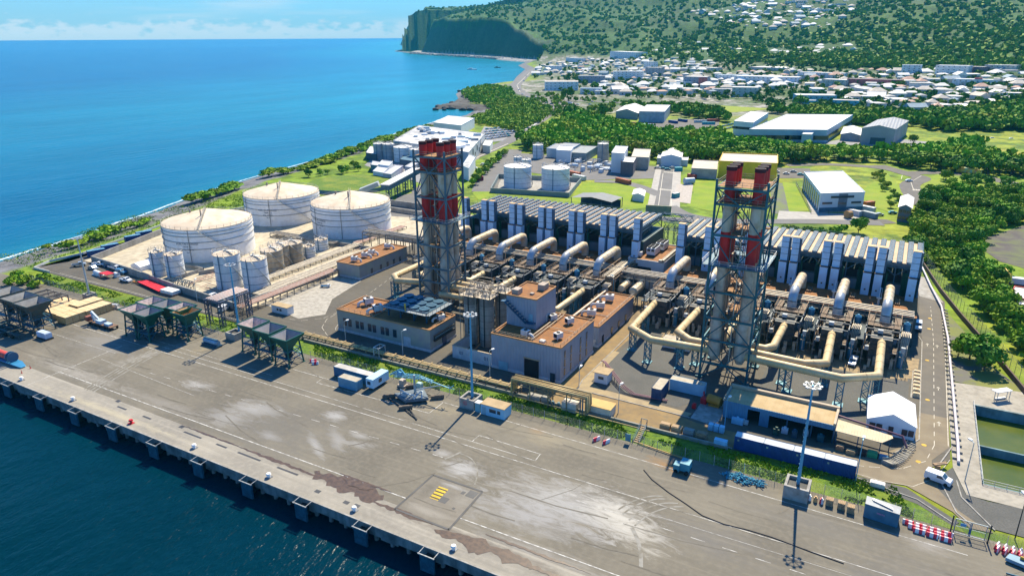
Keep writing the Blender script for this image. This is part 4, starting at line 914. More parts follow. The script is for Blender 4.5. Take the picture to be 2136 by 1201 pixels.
b = MB(); b.cyl((5.7,214.5,0),(5.7,214.5,9.6),.95,12); b.cyl((5.7,214.5,9.6),(5.7,214.5,10.2),.95,12,.3); b.build('vessel', mat('vessel_blue', (.05,.22,.36), .4, .1), bp_); b = MB(); b.cyl((5.3,205,0.2),(5.3,205,4.6),.75,12); b.cyl((5.3,205,4.6),(5.3,205,5.1),.75,12,.2); b.build('vessel', mat('vessel_blue', (.05,.22,.36), .4, .1), bp_)
b = MB()
for i in range(5): b.tube([(4.9+i*.42,211.6,8.2),(4.9+i*.42,208.6,8.2),(4.9+i*.42,208.6,2)], .17, 6)
b.box(4.6,7.0,208.4,211.8,7.8,7.95); b.build('pipe_bundle', PIPEW, bp_)
b = MB(); r_ = random.Random(5)
for i in range(34):
    x = r_.choice((-1,1))*r_.uniform(3.0,6.4); y = r_.uniform(199.5,219); z = r_.uniform(.5,7.5)
    k = r_.randrange(3); l = r_.uniform(1.2,4.5)
    d = [(0,l,0),(0,0,-min(z,l)),(l*.4 if x < 0 else -l*.3,0,0)][k]; b.tube([(x,y,z),(x+d[0],min(219,y+d[1]),z+d[2])], r_.uniform(.07,.17), 6)
for i in range(9): x = r_.uniform(-3.2,3.2); y = r_.uniform(199,203); b.box(x,x+r_.uniform(.4,1),y,y+r_.uniform(.4,1),.05,r_.uniform(.8,3))
b.build('process_pipe', PIPEW, bp_)['kind'] = 'stuff'
b = MB()
for i in range(7): x = r_.choice((-1,1))*r_.uniform(3.2,6.2); y = r_.uniform(200,218); z = r_.choice((.1,4.8,9.05)); b.box(x-.5,x+.5,y-.5,y+.5,z,z+r_.uniform(.7,1.6))
b.box(-1.2,.1,206,207.2,8.6,9.5); b.build('control_box', mat('pale_box', (.38,.42,.44), .6), bp_)
b = MB(); b.box(-6.3,-4.4,206,218,5.9,6.05); b.box(4.4,6.3,215.6,221,6.9,7.05)
for y in (206,212,218): b.bar((-6.2,y,0),(-6.2,y,6),.2)
for j in range(6): b.tube([(-6.1+j*.3,205.5,6.3),(-6.1+j*.3,222,6.3)], .11, 6)
b.build('cable_bridge', mat('bridge_steel', (.12,.15,.17), .5, .3), bp_)
for i, e in enumerate(ENG):
    lab = 'dark steel boiler unit '+LPH[i]; ex = e-.9
    if i == 0: bp_.location = (ex,0,0); tag(bp_, lab, None)
    else: dup(bp_, (ex,0,0), label=lab)
# small white steam silencers and roof bits on the hall roof per bay
rs = T('silencer', None, 'silencer', (0,0,0), 'white steam silencers on the hall roof')
b = MB(); b.cyl((0,0,0),(0,0,2.2),.3,8); b.cyl((0,0,2.2),(0,0,2.5),.75,10); b.bar((0,0,2.4),(0,3.2,4.6),.3); b.bar((.5,0,2.4),(.5,3.2,4.6),.12); b.build('pipe', WHS, rs)
b = MB(); b.box(-.9,.9,-.8,1.2,-.6,.1); b.build('stand', BLUE, rs)
rb_ = T('roof_pipes', None, 'roof pipes', (0,0,0), 'tan pipe bundles lying on the hall roof')
b = MB()
for i in range(3): b.tube([(i*.5,0,.4),(i*.5,4.6,.4)], .2, 6)
b.box(-.3,1.5,1.8,2.4,.0,.35); b.build('pipe', ORST, rb_)
for i, e in enumerate(ENG):
    l1 = 'white steam silencer '+LPH[i]; l2 = 'tan roof pipes '+LPH[i]
    if i == 0: rs.location = (e-3.4,228.5,9.05); tag(rs, l1, None); rb_.location = (e+1.2,231,9.05); tag(rb_, l2, None)
    else: dup(rs, (e-3.4,228.5,9.05), label=l1); dup(rb_, (e+1.2,231,9.05), label=l2)
# long pipe racks in front of the hall
def piperack(label, x0, x1, y, z, n=4, w=4.0, r=.34, m=PIPEW, m2=None, legs=True, loc=None):
    t = T('pipe_rack', label, 'pipe rack', ((x0+x1)/2, y, 0)); b = MB(); s = 4.2; k = int((x1-x0)/s)
    for i in range(k+1):
        x = x0+(x1-x0)*i/k
        b.bar((x,y-w/2,z),(x,y+w/2,z),.22); b.bar((x,y-w/2,z-1.5),(x,y+w/2,z-1.5),.2)
        if legs: b.bar((x,y-w/2,0),(x,y-w/2,z),.24); b.bar((x,y+w/2,0),(x,y+w/2,z),.24)
        if i < k: x2 = x0+(x1-x0)*(i+1)/k; b.bar((x,y-w/2,z-1.5),(x2,y-w/2,z),.13); b.bar((x,y-w/2,z),(x2,y-w/2,z),.16); b.bar((x,y-w/2,z-1.5),(x2,y-w/2,z-1.5),.16)
    b.build('rack_frame', mat('rack_steel', (.13,.15,.16), .5, .3, c2=(.26,.22,.17), sc=.8), t)
    b = MB()
    for j in range(n):
        yy = y-w/2+.5+j*(w-1)/max(1,n-1); rj = r*(1.5 if j == n-1 else 1.0 if j % 2 == 0 else .6); b.tube([(x0,yy,z+.12+rj),(x1,yy,z+.12+rj)], rj, 8)
    b.build('pipe_run', m, t)
    b = MB()
    for j in range(5): yy = y-w/2+.4+j*(w-.8)/4; b.tube([(x0,yy,z-1.3),(x1,yy,z-1.3)], .15, 6)
    b.build('lower_pipe', m2 or m, t); return t
piperack('long clad pipe rack running across the left bays in front of the engine hall', -156,-84.5, 222.6, 9.4, 5, 4.6, .36)
piperack('long clad pipe rack running across the right bays in front of the engine hall', -84,8.5, 222.6, 9.4, 6, 4.6, .24)
def pathduct(label, pts, r=1.02, m=OCHR, legs=()):
    t = T('flue_duct', label, 'duct', (pts[0][0], pts[0][1], 0)); b = MB(); b.tube(pts, r, 16)
    for p, q_ in zip(pts[:-1], pts[1:]):
        p, q_ = Vector(p), Vector(q_); L_ = (q_-p).length; d = (q_-p).normalized()
        for k in range(1, int(L_/5)+1): c = p+d*min(L_-.5, k*5-1.5); b.cyl(c-d*.08, c+d*.08, r*1.05, 16)
    b.build('duct_run', m, t)
    for x, y, h in legs:
        s = MB(); truss(s, (x,y,0), (x,y,h), 1.5, .22, 4); s.box(x-1.2,x+1.2,y-1.2,y+1.2,0,.25); s.build('support', mat('support_blue', (.06,.20,.26), .5, .2), t)
    return t
zd = 7.0
pathduct('long yellow duct from the rightmost bay, bending twice to the right stack tower', [(1.4,209,4.5),(1.4,206.8,zd),(1.9,181,zd),(-5.9,175.2,zd),(-30.6,176.8,zd)], legs=((-.4,179.6,6),(-5.8,174.6,6),(-18,176.2,6),(1.7,182.6,6)))
pathduct('yellow duct from the second bay from the right to the right stack tower', [(-11.2,209,4.5),(-11.2,206.8,zd),(-10.2,182.6,zd),(-15.2,179.6,zd),(-30.6,180.4,zd)], legs=((-10.3,184,6),(-20,180,6)))
pathduct('yellow duct from the bay just right of the right stack tower', [(-23.8,209,4.5),(-23.8,206.8,zd),(-23.9,187,zd),(-25.6,184.4,zd),(-30.6,184.2,zd)], legs=((-23.9,190,6),))
pathduct('yellow duct coming straight out behind the right stack tower', [(-36.3,209,4.5),(-36.3,206.8,zd),(-37,185.5,zd)])
pathduct('yellow duct from the bay left of the right stack tower', [(-48.8,209,4.5),(-48.8,206.8,zd),(-49.4,184.6,zd),(-44.8,180.4,zd),(-37,180.6,zd)], legs=((-49.3,187,6),(-43,180.5,6)))
pathduct('long yellow duct left of the right stack tower with a double bend', [(-62.6,209,4.5),(-62.6,206.8,zd),(-61.8,180.8,zd),(-54.2,175.6,zd),(-37,176.6,zd)], legs=((-61.5,181.5,6),(-55,175.6,6),(-46,176.2,6),(-62,194,6)))
pathduct('long yellow duct on the far left with a double bend into the left stack tower', [(-151.1,209,4.5),(-151.1,206.8,zd),(-151.5,186.2,zd),(-147.5,182.6,zd),(-137,186,zd)], legs=((-151.4,188,6),(-150,184,6),(-151.2,198,6)))
pathduct('short yellow duct bending into the left stack tower from behind', [(-138.3,209,4.5),(-138.3,206.8,zd),(-144,196,zd),(-144,191,zd),(-137,190,zd)], legs=((-143.9,196,6),))
pathduct('yellow duct entering the back of the left stack tower', [(-125.5,209,4.5),(-125.5,206.8,zd),(-125,194.5,zd),(-129.4,194,zd)])
pathduct('yellow duct reaching the left stack tower behind the silos', [(-112.7,209,4.5),(-112.7,206.8,zd),(-112.7,194,zd),(-117,190,zd),(-129.4,190,zd)], legs=((-112.7,197,6),))
pathduct('lower yellow duct running past the silos to the left stack tower', [(-99.8,209,4.5),(-99.8,206.8,zd),(-99.8,190,zd),(-104,186,zd),(-129.4,186,zd)], legs=((-99.8,193,6),(-110,186,6)))
pathduct('yellow duct running down between the tower block and the rear hall', [(-87,209,4.5),(-87,206.8,zd),(-87,184,zd),(-92,180.5,zd),(-129.4,182.5,zd-1.8)], legs=((-87,200,6),(-87,196,6)))
# control block between the radiator banks
cb = building('control_block', 'white control block with chillers on its brown roof between the radiator banks', -82.9,-69.6,234.5,258,10.3, mat('white_render', (.60,.62,.63), .7, c2=(.52,.54,.55), sc=.3), cope=WHS)
b = MB(); b.box(-79.6,-74.2,234.38,234.46,6.9,8.0); b.build('window', GLASS, cb)
for i, (x, y) in enumerate(((-76.6,243.5),(-75.8,251.5))):
    t = T('chiller', 'white chiller with black fans on the control block roof, %s' % ('front one','rear one')[i], 'chiller', (x,y,10.4))
    b = MB(); b.box(x-1.6,x+1.6,y-3,y+3,10.9,13.4); b.build('casing', mat('chiller_white', (.66,.69,.71), .5), t)
    b = MB()
    for k in range(4):
        for xx in (-.75,.75): b.cyl((x+xx,y-2.2+k*1.45,13.4),(x+xx,y-2.2+k*1.45,13.7),.62,10)
    b.build('fan', BLK, t)
    b = MB(); b.box(x-1.3,x-.2,y-3.06,y-2.98,12.1,13.1); b.box(x+.2,x+1.3,y-3.06,y-2.98,12.1,13.1); b.box(x-1.5,x+1.5,y-2.9,y+2.9,10.35,10.9); b.build('grille', GLASS, t)
hvac(-80.2,238.5,10.35,0,0,1.0,'small white roof unit near the front of the control block roof')
b = MB()
for k in range(5): b.tube([(-71.2+k*.35,235,10.9),(-71.2+k*.35,257,10.9)], .13, 6)
b.tube([(-70,234.2,11.2),(-70,260,11.2)], .4, 8); b.box(-71.6,-69.8,234.2,235.4,10.4,11.4)
one(b, 'roof_pipes', PIPEW, 'white pipes along the right edge of the control block roof', 'roof pipes')
# switch yard trusses behind it
t = T('link_bridge', 'blue lattice bridge joining the two radiator banks', 'steel bridge', (-73.5,258,15)); b = MB()
truss(b, (-79.6,262,20.5), (-67.4,262,20.5), 2.2, .22, 6); truss(b, (-79.6,266,16), (-67.4,266,16), 3, .2, 6)
for x in (-79,-75,-71,-68): truss(b, (x,266,0), (x,266,16), 1.6, .16, 8)
b.build('lattice', BLUE, t)
# drums and racks right of the rear hall
for i, (x, y, r, l) in enumerate(((-77.4,213.5,1.2,6.5),(-72.8,212.5,1.5,8.0))):
    t = T('pressure_drum', 'tan horizontal drum on a frame behind the rear hall, %s' % ('left smaller one','right larger one')[i], 'drum', (x,y,5))
    b = MB(); b.cyl((x,y,6.2),(x,y+l,6.2),r,16); b.cyl((x,y-.5,6.2),(x,y,6.2),r*.6,16,r); b.build('shell', SILV, t)
    b = MB()
    for yy in (y+.6,y+l-.6): b.bar((x-1.4,yy,0),(x-1.4,yy,5.6),.3); b.bar((x+1.4,yy,0),(x+1.4,yy,5.6),.3); b.bar((x-1.5,yy,4.8),(x+1.5,yy,4.8),.3)
    rail(b, [(x-.9,y+.4,7.9),(x+.9,y+.4,7.9),(x+.9,y+l-.5,7.9)], 1); b.build('cradle', BLUE, t)
t = T('pipe_rack', 'cross pipe rack of pale pipes beside the control block', 'pipe rack', (-82,222,9)); b = MB()
for k in range(7): b.tube([(-84.2+k*.62,213,9.7+.1*(k%3)),(-84.2+k*.62,233,9.7+.1*(k%3))], .27 if k > 2 else .15, 8)
b.build('pipe_run', PIPEW, t); b = MB()
for y in (213,218,223,228,232.6):
    b.bar((-85,y,9.3),(-79.6,y,9.3),.3)
    for x in (-85,-79.6): b.bar((x,y,0),(x,y,10.6),.25)
for x in (-85,-79.6): b.bar((x,213,9.3),(x,233,9.3),.25); b.bar((x,213,10.6),(x,233,10.6),.2)
for k in range(8): b.bar((-85,213+k*2.45,9.3 if k%2 else 10.6),(-85,215.45+k*2.45,10.6 if k%2 else 9.3),.12)
for k in range(5): b.box(-83.5+k*.75,-83.1+k*.75,212.2,212.8,2,9)
b.build('rack_frame', ORST, t)
# silos
for i, (x, y, h0) in enumerate(((-105.4,164,15.3),(-100.3,164.4,15.3),(-105.4,170,15.3),(-98.6,170.4,15.5))):
    t = T('silo', 'grey banded silo, '+('front left of the four','front right of the four','rear left of the four, behind','rear right of the four beside the tower block')[i], 'silo', (x,y,0), 'grey silos by the tower block')
    b = MB(); b.cyl((x,y,.1),(x,y,h0),2.15,20,mi=0)
    for z in range(2, 13, 2): b.cyl((x,y,z),(x,y,z+.13),2.2,20,mi=1)
    b.cyl((x,y,12.6),(x,y,12.75),2.22,20,mi=1); b.cyl((x,y,12.75),(x,y,h0),2.17,20,mi=1); b.cyl((x,y,h0),(x,y,h0+.7),2.15,20,.7,mi=0); b.build('shell', [mat('silo_grey', (.31,.285,.245), .65, .1, c2=(.25,.225,.19), sc=.8, c3=(.40,.37,.32), sc3=1, amt3=.4, streak=True), mat('silo_band', (.20,.18,.155), .65)], t)
    b = MB(); b.box(x-2.6,x+2.6,y-2.6,y+2.6,h0+.1,h0+.2); rail(b, [(x-2.6,y-2.6,h0+.2),(x+2.6,y-2.6,h0+.2),(x+2.6,y+2.6,h0+.2),(x-2.6,y+2.6,h0+.2),(x-2.6,y-2.6,h0+.2)], 1.2, .07, 1.3)
    for k in range(9): a = k*.7+i; b.tube([(x+1.3*math.cos(a),y+1.3*math.sin(a),h0+.3),(x+1.3*math.cos(a),y+1.3*math.sin(a),h0+1.4),(x,y,h0+1.8)], .1, 5)
    b.bar((x-2.4,y-2.4,0),(x-2.4,y-2.4,h0+2.6),.14); b.bar((x+2.4,y-2.4,h0),(x+2.4,y-2.4,h0+2.6),.14); b.bar((x-2.4,y-2.4,h0+2.6),(x+2.4,y-2.4,h0+2.6),.14); b.bar((x-2.4,y+2.4,h0+2.6),(x+2.4,y+2.4,h0+2.6),.14); b.bar((x+2.4,y+2.4,h0),(x+2.4,y+2.4,h0+2.6),.14)
    b.build('top_platform', mat('tan_galv', (.42,.36,.28), .6, .3), t)
    b = MB(); b.tube([(x-2.3,y-.8,.3),(x-2.3,y-.8,h0)], .1, 6); b.bar((x+.4,y-2.25,.3),(x+.4,y-2.25,h0),.3,.1); b.build('ladder', DARK, t)
# ------------------------------------------------------------------ tank farm
def tankbig(label, x, y, r, h, ladder=0.9):
    t = T('storage_tank', label, 'storage tank', (x,y,0), 'big white storage tanks')
    b = MB(); n = 56; b.cyl((x,y,.05),(x,y,h),r,n,cap=False)
    for i in range(n): pass
    b.build('shell', TANKW, t)
    b = MB(); b.cone((x,y), r, h, h+r*.27, n); b.cyl((x,y,h-.25),(x,y,h+.02),r+.18,n,cap=False); b.build('roof', TANKR, t)
    b = MB()
    for z, w in ((h-1.6,.16),(h-3.0,.2),(h-5.4,.2),(h-8.2,.2)): b.cyl((x,y,z),(x,y,z+w),r+.28,n,r+.28)
    b.build('ring', mat('tank_ring', (.36,.35,.32), .6, .1), t)
    b = MB(); P = [(x+(r-.1)*math.cos(2*math.pi*i/40),y+(r-.1)*math.sin(2*math.pi*i/40),h+.05) for i in range(41)]; rail(b, P, 1.1, .045, 3)
    b.build('roof_railing', mat('tank_rail', (.55,.54,.5), .6), t)
    b = MB(); a0 = math.radians(-50); m = 46
    for i in range(m):
        a, a2 = a0+ladder*i/m, a0+ladder*(i+1)/m; z, z2 = h-.3-(h-.8)*i/m, h-.3-(h-.8)*(i+1)/m
        b.bar((x+(r+.7)*math.cos(a),y+(r+.7)*math.sin(a),z),(x+(r+.7)*math.cos(a2),y+(r+.7)*math.sin(a2),z2),.8,.12)
        b.bar((x+(r+1.1)*math.cos(a),y+(r+1.1)*math.sin(a),z+1),(x+(r+1.1)*math.cos(a2),y+(r+1.1)*math.sin(a2),z2+1),.08)
    # walkway from the rim up to the crown
    for s in (-.5,.5):
        b.bar((x+r*math.cos(a0)+s*math.sin(a0),y+r*math.sin(a0)-s*math.cos(a0),h+1.0),(x+s,y,h+r*.27+1.0),.08); b.bar((x+r*math.cos(a0),y+r*math.sin(a0),h+.15),(x,y,h+r*.27+.15),.9,.12)
    b.build('spiral_stair', mat('stair_galv', (.60,.56,.48), .6, .3), t)
    b = MB()
    for a in (-1.9,-1.1): b.tube([(x+(r+.35)*math.cos(a),y+(r+.35)*math.sin(a),.3),(x+(r+.35)*math.cos(a),y+(r+.35)*math.sin(a),h-.2)], .12, 6)
    b.tube([(x+.2*r,y-.3*r,h+r*.10),(x+.2*r,y-.3*r,h+r*.27+.8)], .25, 6); b.cyl((x-.3*r,y-.2*r,h+r*.09),(x-.3*r,y-.2*r,h+r*.23+.5),.4,8)
    b.build('pipe', mat('stained_steel', (.30,.27,.22), .6, .2), t)
    # stencilled lines on the shell
    for k, s in enumerate(('GAS STORAGE N','RESERVE','VOLUME TOTAL','N1')):
        pass
    return t
BT = [tankbig('large white tank with tan cone roof nearest the camera', -255.4,192.8,17.9,13.8), tankbig('large white tank with tan cone roof closest to the sea', -272.2,250.5,18.2,13.4), tankbig('large white tank with tan cone roof nearest the left stack tower', -225.7,249,18.2,13.9)]
for t, (x, y, r), nn in zip(BT, ((-255.4,192.8,17.9),(-272.2,250.5,18.2),(-225.7,249,18.2)), ('N.1','N.2','N.3')):
    a = math.radians(-66) if nn != 'N.3' else math.radians(-100)
    for k, (s, sz) in enumerate((('FUEL OIL STORAGE',1.05),('TANK '+nn,.9),('VOL. TOTAL',.9),(nn,.9))): 
        text(s, sz, (x+(r+.12)*math.cos(a), y+(r+.12)*math.sin(a), 8.0-k*1.2), (math.pi/2,0,a+math.pi/2), LETT, t)
def tanksmall(label, x, y, r, h, wall, roof=None, plat=True, group='small tanks in front of the big tanks'):
    t = T('process_tank', label, 'tank', (x,y,0), group); n = 28
    b = MB(); b.cyl((x,y,.05),(x,y,h),r,n,cap=False); b.build('shell', wall, t)
    b = MB(); b.cone((x,y), r+.05, h, h+r*.22, n); b.build('roof', roof or TANKR, t)
    b = MB()
    for z in [h*.25*k for k in (1,2,3)]+[h-.2]: b.cyl((x,y,z),(x,y,z+.14),r+.07,n)
    a = math.radians(-75); b.bar((x+(r+.2)*math.cos(a),y+(r+.2)*math.sin(a),.2),(x+(r+.2)*math.cos(a),y+(r+.2)*math.sin(a),h+.5),.4,.12); b.build('band', mat('band_blue', (.10,.20,.28), .6), t)
    b = MB(); P = [(x+(r+.1)*math.cos(2*math.pi*i/14),y+(r+.1)*math.sin(2*math.pi*i/14),h+.1) for i in range(15)]; rail(b, P, 1.2, .045, 2)
    b.box(x-r*.3,x+r*.9,y-.5,y+.5,h+r*.22,h+r*.22+.1); rail(b, [(x-r*.3,y-.5,h+r*.22),(x+r*.9,y-.5,h+r*.22)], 1.0)
    b.cyl((x,y,h+r*.2),(x,y,h+r*.22+.9),.25,8)
    m = 20
    for i in range(m):
        a, a2 = -.9+1.6*i/m, -.9+1.6*(i+1)/m; z, z2 = h-(h-.4)*i/m, h-(h-.4)*(i+1)/m
        b.bar((x+(r+.5)*math.cos(a),y+(r+.5)*math.sin(a),z),(x+(r+.5)*math.cos(a2),y+(r+.5)*math.sin(a2),z2),.6,.1)
    b.build('top_railing', mat('tank_rail', (.55,.54,.5), .6), t); return t
TW2 = mat('small_tank_white', (.68,.70,.71), .5, c2=(.60,.62,.63), sc=.5, c3=(.45,.42,.38), sc3=.9, amt3=.3, streak=True)
STL = mat('stained_tank', (.42,.36,.27), .5, .3, c2=(.30,.24,.16), sc=.5, c3=(.22,.17,.11), sc3=.8, amt3=.6, streak=True)
tanksmall('slim white tank farthest left in the row before the big tanks', -245.4,160.9,2.8,9.6,TW2)
tanksmall('slim white tank second from the left in the row', -237.7,162.4,3.3,9.3,TW2)
tanksmall('taller white tank in front of the pair of big tanks', -210.5,164.6,4.7,12.7,TW2)
tanksmall('taller white tank at the right end of the front row', -199.6,167.3,4.5,11.7,TW2)
tanksmall('brown stained steel tank right behind the front white tanks', -210,184.9,4.2,9.0,STL)
tanksmall('brown stained steel tank half hidden between its neighbours', -213.2,191.8,3.9,8.6,STL)
tanksmall('brown stained steel tank third in the rear row', -213,198.4,4.1,8.0,STL)
tanksmall('small low white tank behind the brown tanks', -212.3,206.7,2.6,4.6,TW2)
tanksmall('small low white tank at the far end of the rear row', -215.3,217.2,2.8,4.5,TW2)
BW = mat('bund_wall', (.35,.34,.31), .85, c2=(.24,.23,.21), sc=.3, c3=(.17,.16,.14), sc3=.6, streak=True, amt3=.5)
def wall(name, label, pts, w, h, m, cat='wall', closed=False, top=None):
    b = MB(); pts = list(pts)+([pts[0]] if closed else [])
    for p, q_ in zip(pts[:-1], pts[1:]):
        d = Vector((q_[0]-p[0], q_[1]-p[1], 0)).normalized()*w/2; b.bar((p[0]-d.x,p[1]-d.y,h/2),(q_[0]+d.x,q_[1]+d.y,h/2),w,h)
    t = tag(b.build(name, m), label, cat); return t
wall('bund_wall', 'long concrete bund wall along the front of the tank farm', [(-285,158.5),(-256,156),(-222,151.5),(-190,148.8)], .5, 2.6, BW)
wall('bund_wall', 'concrete bund wall on the seaward side of the tank farm', [(-285,158.8),(-303,214),(-290,290)], .5, 2.6, BW)
wall('bund_wall', 'concrete bund wall between the small tanks and the big tanks', [(-232,168),(-222,186),(-223,224),(-190,226)], .4, 1.6, BW)
wall('bund_wall', 'concrete bund wall from the pipe bridge back towards the tank side hall', [(-189.6,149),(-186.4,190),(-186.5,226)], .4, 2.2, BW)
wall('bund_wall', 'far concrete bund wall behind the big tanks', [(-290,290),(-208,286),(-190,262)], .4, 2.2, BW)
wall('bund_wall', 'low concrete wall around the slim white tanks', [(-234.5,154.5),(-234.5,172),(-253,172)], .3, 1.4, BW)
# pipe runs through the tank farm
PRED = mat('red_brown_pipe', (.36,.20,.15), .6, .1, c2=(.45,.36,.30), sc=1.0)
piperack('pipe rack of reddish pipes running from the pipe bridge to the tank side hall', -1,1,0,0,2) if False else None
def prack_y(label, x, y0, y1, z, n, w, r, m, rungs=True):
    t = T('pipe_rack', label, 'pipe rack', (x,(y0+y1)/2,0)); b = MB()
    for j in range(n): xx = x-w/2+w*j/(n-1); b.tube([(xx,y0,z+.15),(xx,y1,z+.15)], r*(1.4 if j % 3 == 0 else 1), 6)
    b.build('pipe_run', m, t); b = MB(); k = int((y1-y0)/3.2)
    for i in range(k+1): y = y0+(y1-y0)*i/k; b.bar((x-w/2-.4,y,z-.1),(x+w/2+.4,y,z-.1),.25); b.bar((x-w/2-.2,y,0),(x-w/2-.2,y,z),.2); b.bar((x+w/2+.2,y,0),(x+w/2+.2,y,z),.2)
    b.build('rack_frame', mat('rack_steel', (.13,.15,.16)), t); return t
prack_y('rack of reddish brown pipes along the wall from the pipe bridge to the grey hall', -184.6,146,192,2.6,6,3.0,.16,PRED)
prack_y('low rack of pale pipes between the brown tanks and the bund wall', -192.5,160,226,1.4,8,5.0,.17,PIPEW)
prack_y('low rack of pale pipes behind the rear row of small tanks', -203.5,170,228,1.2,6,4.0,.18,PIPEW)
prack_y('low pipe rack beside the big tank nearest the stack tower', -205.5,228,262,1.0,5,3.2,.2,PRED)
t = piperack('dense steel pipe rack leaving the tank farm towards the left stack tower', -203,-166,232,6.2,5,4.5,.25)
t = piperack('second steel pipe rack above the grey hall with the brown roof', -186,-158,226.5,8.2,4,4,.22)
t = piperack('low pipe rack crossing between the big tanks', -250,-212,222.5,1.6,6,4.0,.2)
b = MB(); r_ = random.Random(3)
for i in range(46): x = r_.uniform(-233,-206); y = r_.uniform(157,180); l = r_.uniform(2,7); b.tube([(x,y,.6),(x+(l if i%2 else 0),y+(0 if i%2 else l),.6)], r_.uniform(.08,.17), 5)
for i in range(26): x = r_.uniform(-200,-188); y = r_.uniform(170,222); l = r_.uniform(2,6); b.tube([(x,y,.6),(x+(l if i%2 else 0),y+(0 if i%2 else l),.6)], r_.uniform(.08,.15), 5)
tag(b.build('ground_pipes', PRED), 'tangle of thin reddish pipes on the floor among the small tanks', 'pipes', kind='stuff')
# pipe bridge over the road at the 4th mast
t = T('pipe_bridge', 'red and white pipe bridge on lattice legs over the plant road', 'pipe bridge', (-183,143,0)); b = MB()
for x in (-187.2,-181.2): 
    truss(b, (x,136.8,0), (x,136.8,8.2), 1.3, .2, 6); truss(b, (x,147.5,0), (x,147.5,8.2), 1.3, .2, 6)
b.build('lattice_leg', mat('leg_steel', (.12,.14,.2), .5, .3), t); b = MB()
for k in range(6): b.tube([(-186.8+k*.95,136.2,8.6),(-186.8+k*.95,148.4,8.6),(-186.8+k*.95,148.4,2.8)], .22, 6)
b.build('pipe_run', mat('pale_red_pipe', (.58,.42,.36), .6, c2=(.5,.48,.45), sc=.8), t); b = MB()
for y in (136.4,140,144,148): b.bar((-187.6,y,8.2),(-180.8,y,8.2),.3)
b.bar((-187.6,136.4,8.2),(-187.6,148,8.2),.35); b.bar((-180.8,136.4,8.2),(-180.8,148,8.2),.35); b.build('deck_frame', mat('leg_steel', (.12,.14,.2)), t)
t = T('access_scaffold', 'blue steel access frames beside the front bund wall', 'scaffold', (-224,153,0)); b = MB()
for k in range(7): x = -231+k*2; b.bar((x,153.5,0),(x,153.5,3.2),.16); b.bar((x,155.5,0),(x,155.5,3.2),.16); b.bar((x,153.5,3.2),(x,155.5,3.2),.16); b.tube([(x+.6,153.2,.8),(x+.6,156,2.6)], .12, 5)
b.bar((-231,153.5,3.2),(-219,153.5,3.2),.2); b.bar((-231,155.5,3.2),(-219,155.5,3.2),.2); b.build('frame', BLUE, t)
# white tent inside the tank yard
def tent(name, label, x0, x1, y0, y1, he, hr, m, ang=0, cat='tent'):
    t = T(name, label, cat, (0,0,0)); cx = (x1-x0)/2; ly = y1-y0
    b = MB(); b.add([(-cx,0,0),(-cx,0,he),(0,0,hr),(cx,0,he),(cx,0,0),(-cx,ly,0),(-cx,ly,he),(0,ly,hr),(cx,ly,he),(cx,ly,0)], [(4,3,2,1,0),(5,6,7,8,9),(0,1,6,5),(3,4,9,8)]); b.build('wall', m, t)
    b = MB(); b.add([(-cx-.15,-.15,he-.05),(0,-.15,hr+.02),(cx+.15,-.15,he-.05),(-cx-.15,ly+.15,he-.05),(0,ly+.15,hr+.02),(cx+.15,ly+.15,he-.05)], [(0,1,4,3),(1,2,5,4)]); b.build('roof', m, t)
    t.location = ((x0+x1)/2,y0,.06); t.rotation_euler = (0,0,ang); return t
TENT = mat('tent_white', (.80,.81,.82), .6, c2=(.74,.75,.76), sc=.2)
tent('tent', 'small white tent by the slim white tanks', -262,-256,160,166,1.8,3.0,TENT)
# ------------------------------------------------------------------ masts, lamps, fences
def mast(label, x, y, h, m, base='square', lamp_m=None):
    t = T('floodlight_mast', label, 'light mast', (x,y,0), 'tall floodlight masts')
    b = MB(); b.cyl((x,y,.4),(x,y,h),.36,12,.17)
    for k in range(int(h)): b.bar((x-.42+.009*k,y-.3,.9+k),(x-.16+.009*k,y-.3,.9+k),.08) 
    b.build('pole', m, t); b = MB()
    for i in range(8):
        a = i*math.pi/4+.2; b.bar((x,y,h-.4),(x+1.3*math.cos(a),y+1.3*math.sin(a),h-.2),.1)
    for i in range(14): a = 2*math.pi*i/14; a2 = 2*math.pi*(i+1)/14; b.bar((x+1.3*math.cos(a),y+1.3*math.sin(a),h-.2),(x+1.3*math.cos(a2),y+1.3*math.sin(a2),h-.2),.1)
    b.build('crown', GALV, t)
    for i in range(8):
        a = i*math.pi/4+.2; b = MB(); b.obox((x+1.5*math.cos(a),y+1.5*math.sin(a)), .45, .55, h-.35, h-.05, a); b.build('floodlight', GALV, t)
    return t
def plinthbox(label, x, y, s, h, par=None, letter=None):
    t = T('mast_plinth', label, 'plinth', (x,y,0)); b = MB()
    b.box(x-s,x+s,y-s,y-s+.5,0,h); b.box(x-s,x+s,y+s-.5,y+s,0,h); b.box(x-s,x-s+.5,y-s+.5,y+s-.5,0,h-.004); b.box(x+s-.5,x+s,y-s+.5,y+s-.5,0,h-.004); b.build('wall', CONC, t)
    b = MB(); b.box(x-s+.5,x+s-.5,y-s+.5,y+s-.5,0,h-.7); b.build('fill', GRAV, t)
    if letter: text(letter, 1.4, (x-.4,y-s-.02,h*.55), (math.pi/2,0,0), mat('sign_red', (.75,.03,.10), .5), t)
    return t
MB1 = mat('mast_blue', (.10,.36,.55), .45, .2, c2=(.08,.30,.47), sc=.3); MG = mat('mast_grey', (.42,.52,.56), .45, .3)
mast('pale blue mast rising from the square plinth with a red letter', -85.2,132,24,MB1); plinthbox('square concrete plinth with a red letter G', -85.2,131.4,2.1,2.5,letter='G')
mast('pale blue mast at the right above the blue net pile', -9,132,24,MB1); plinthbox('square concrete plinth of the right mast', -9,131.4,2.3,2.9)
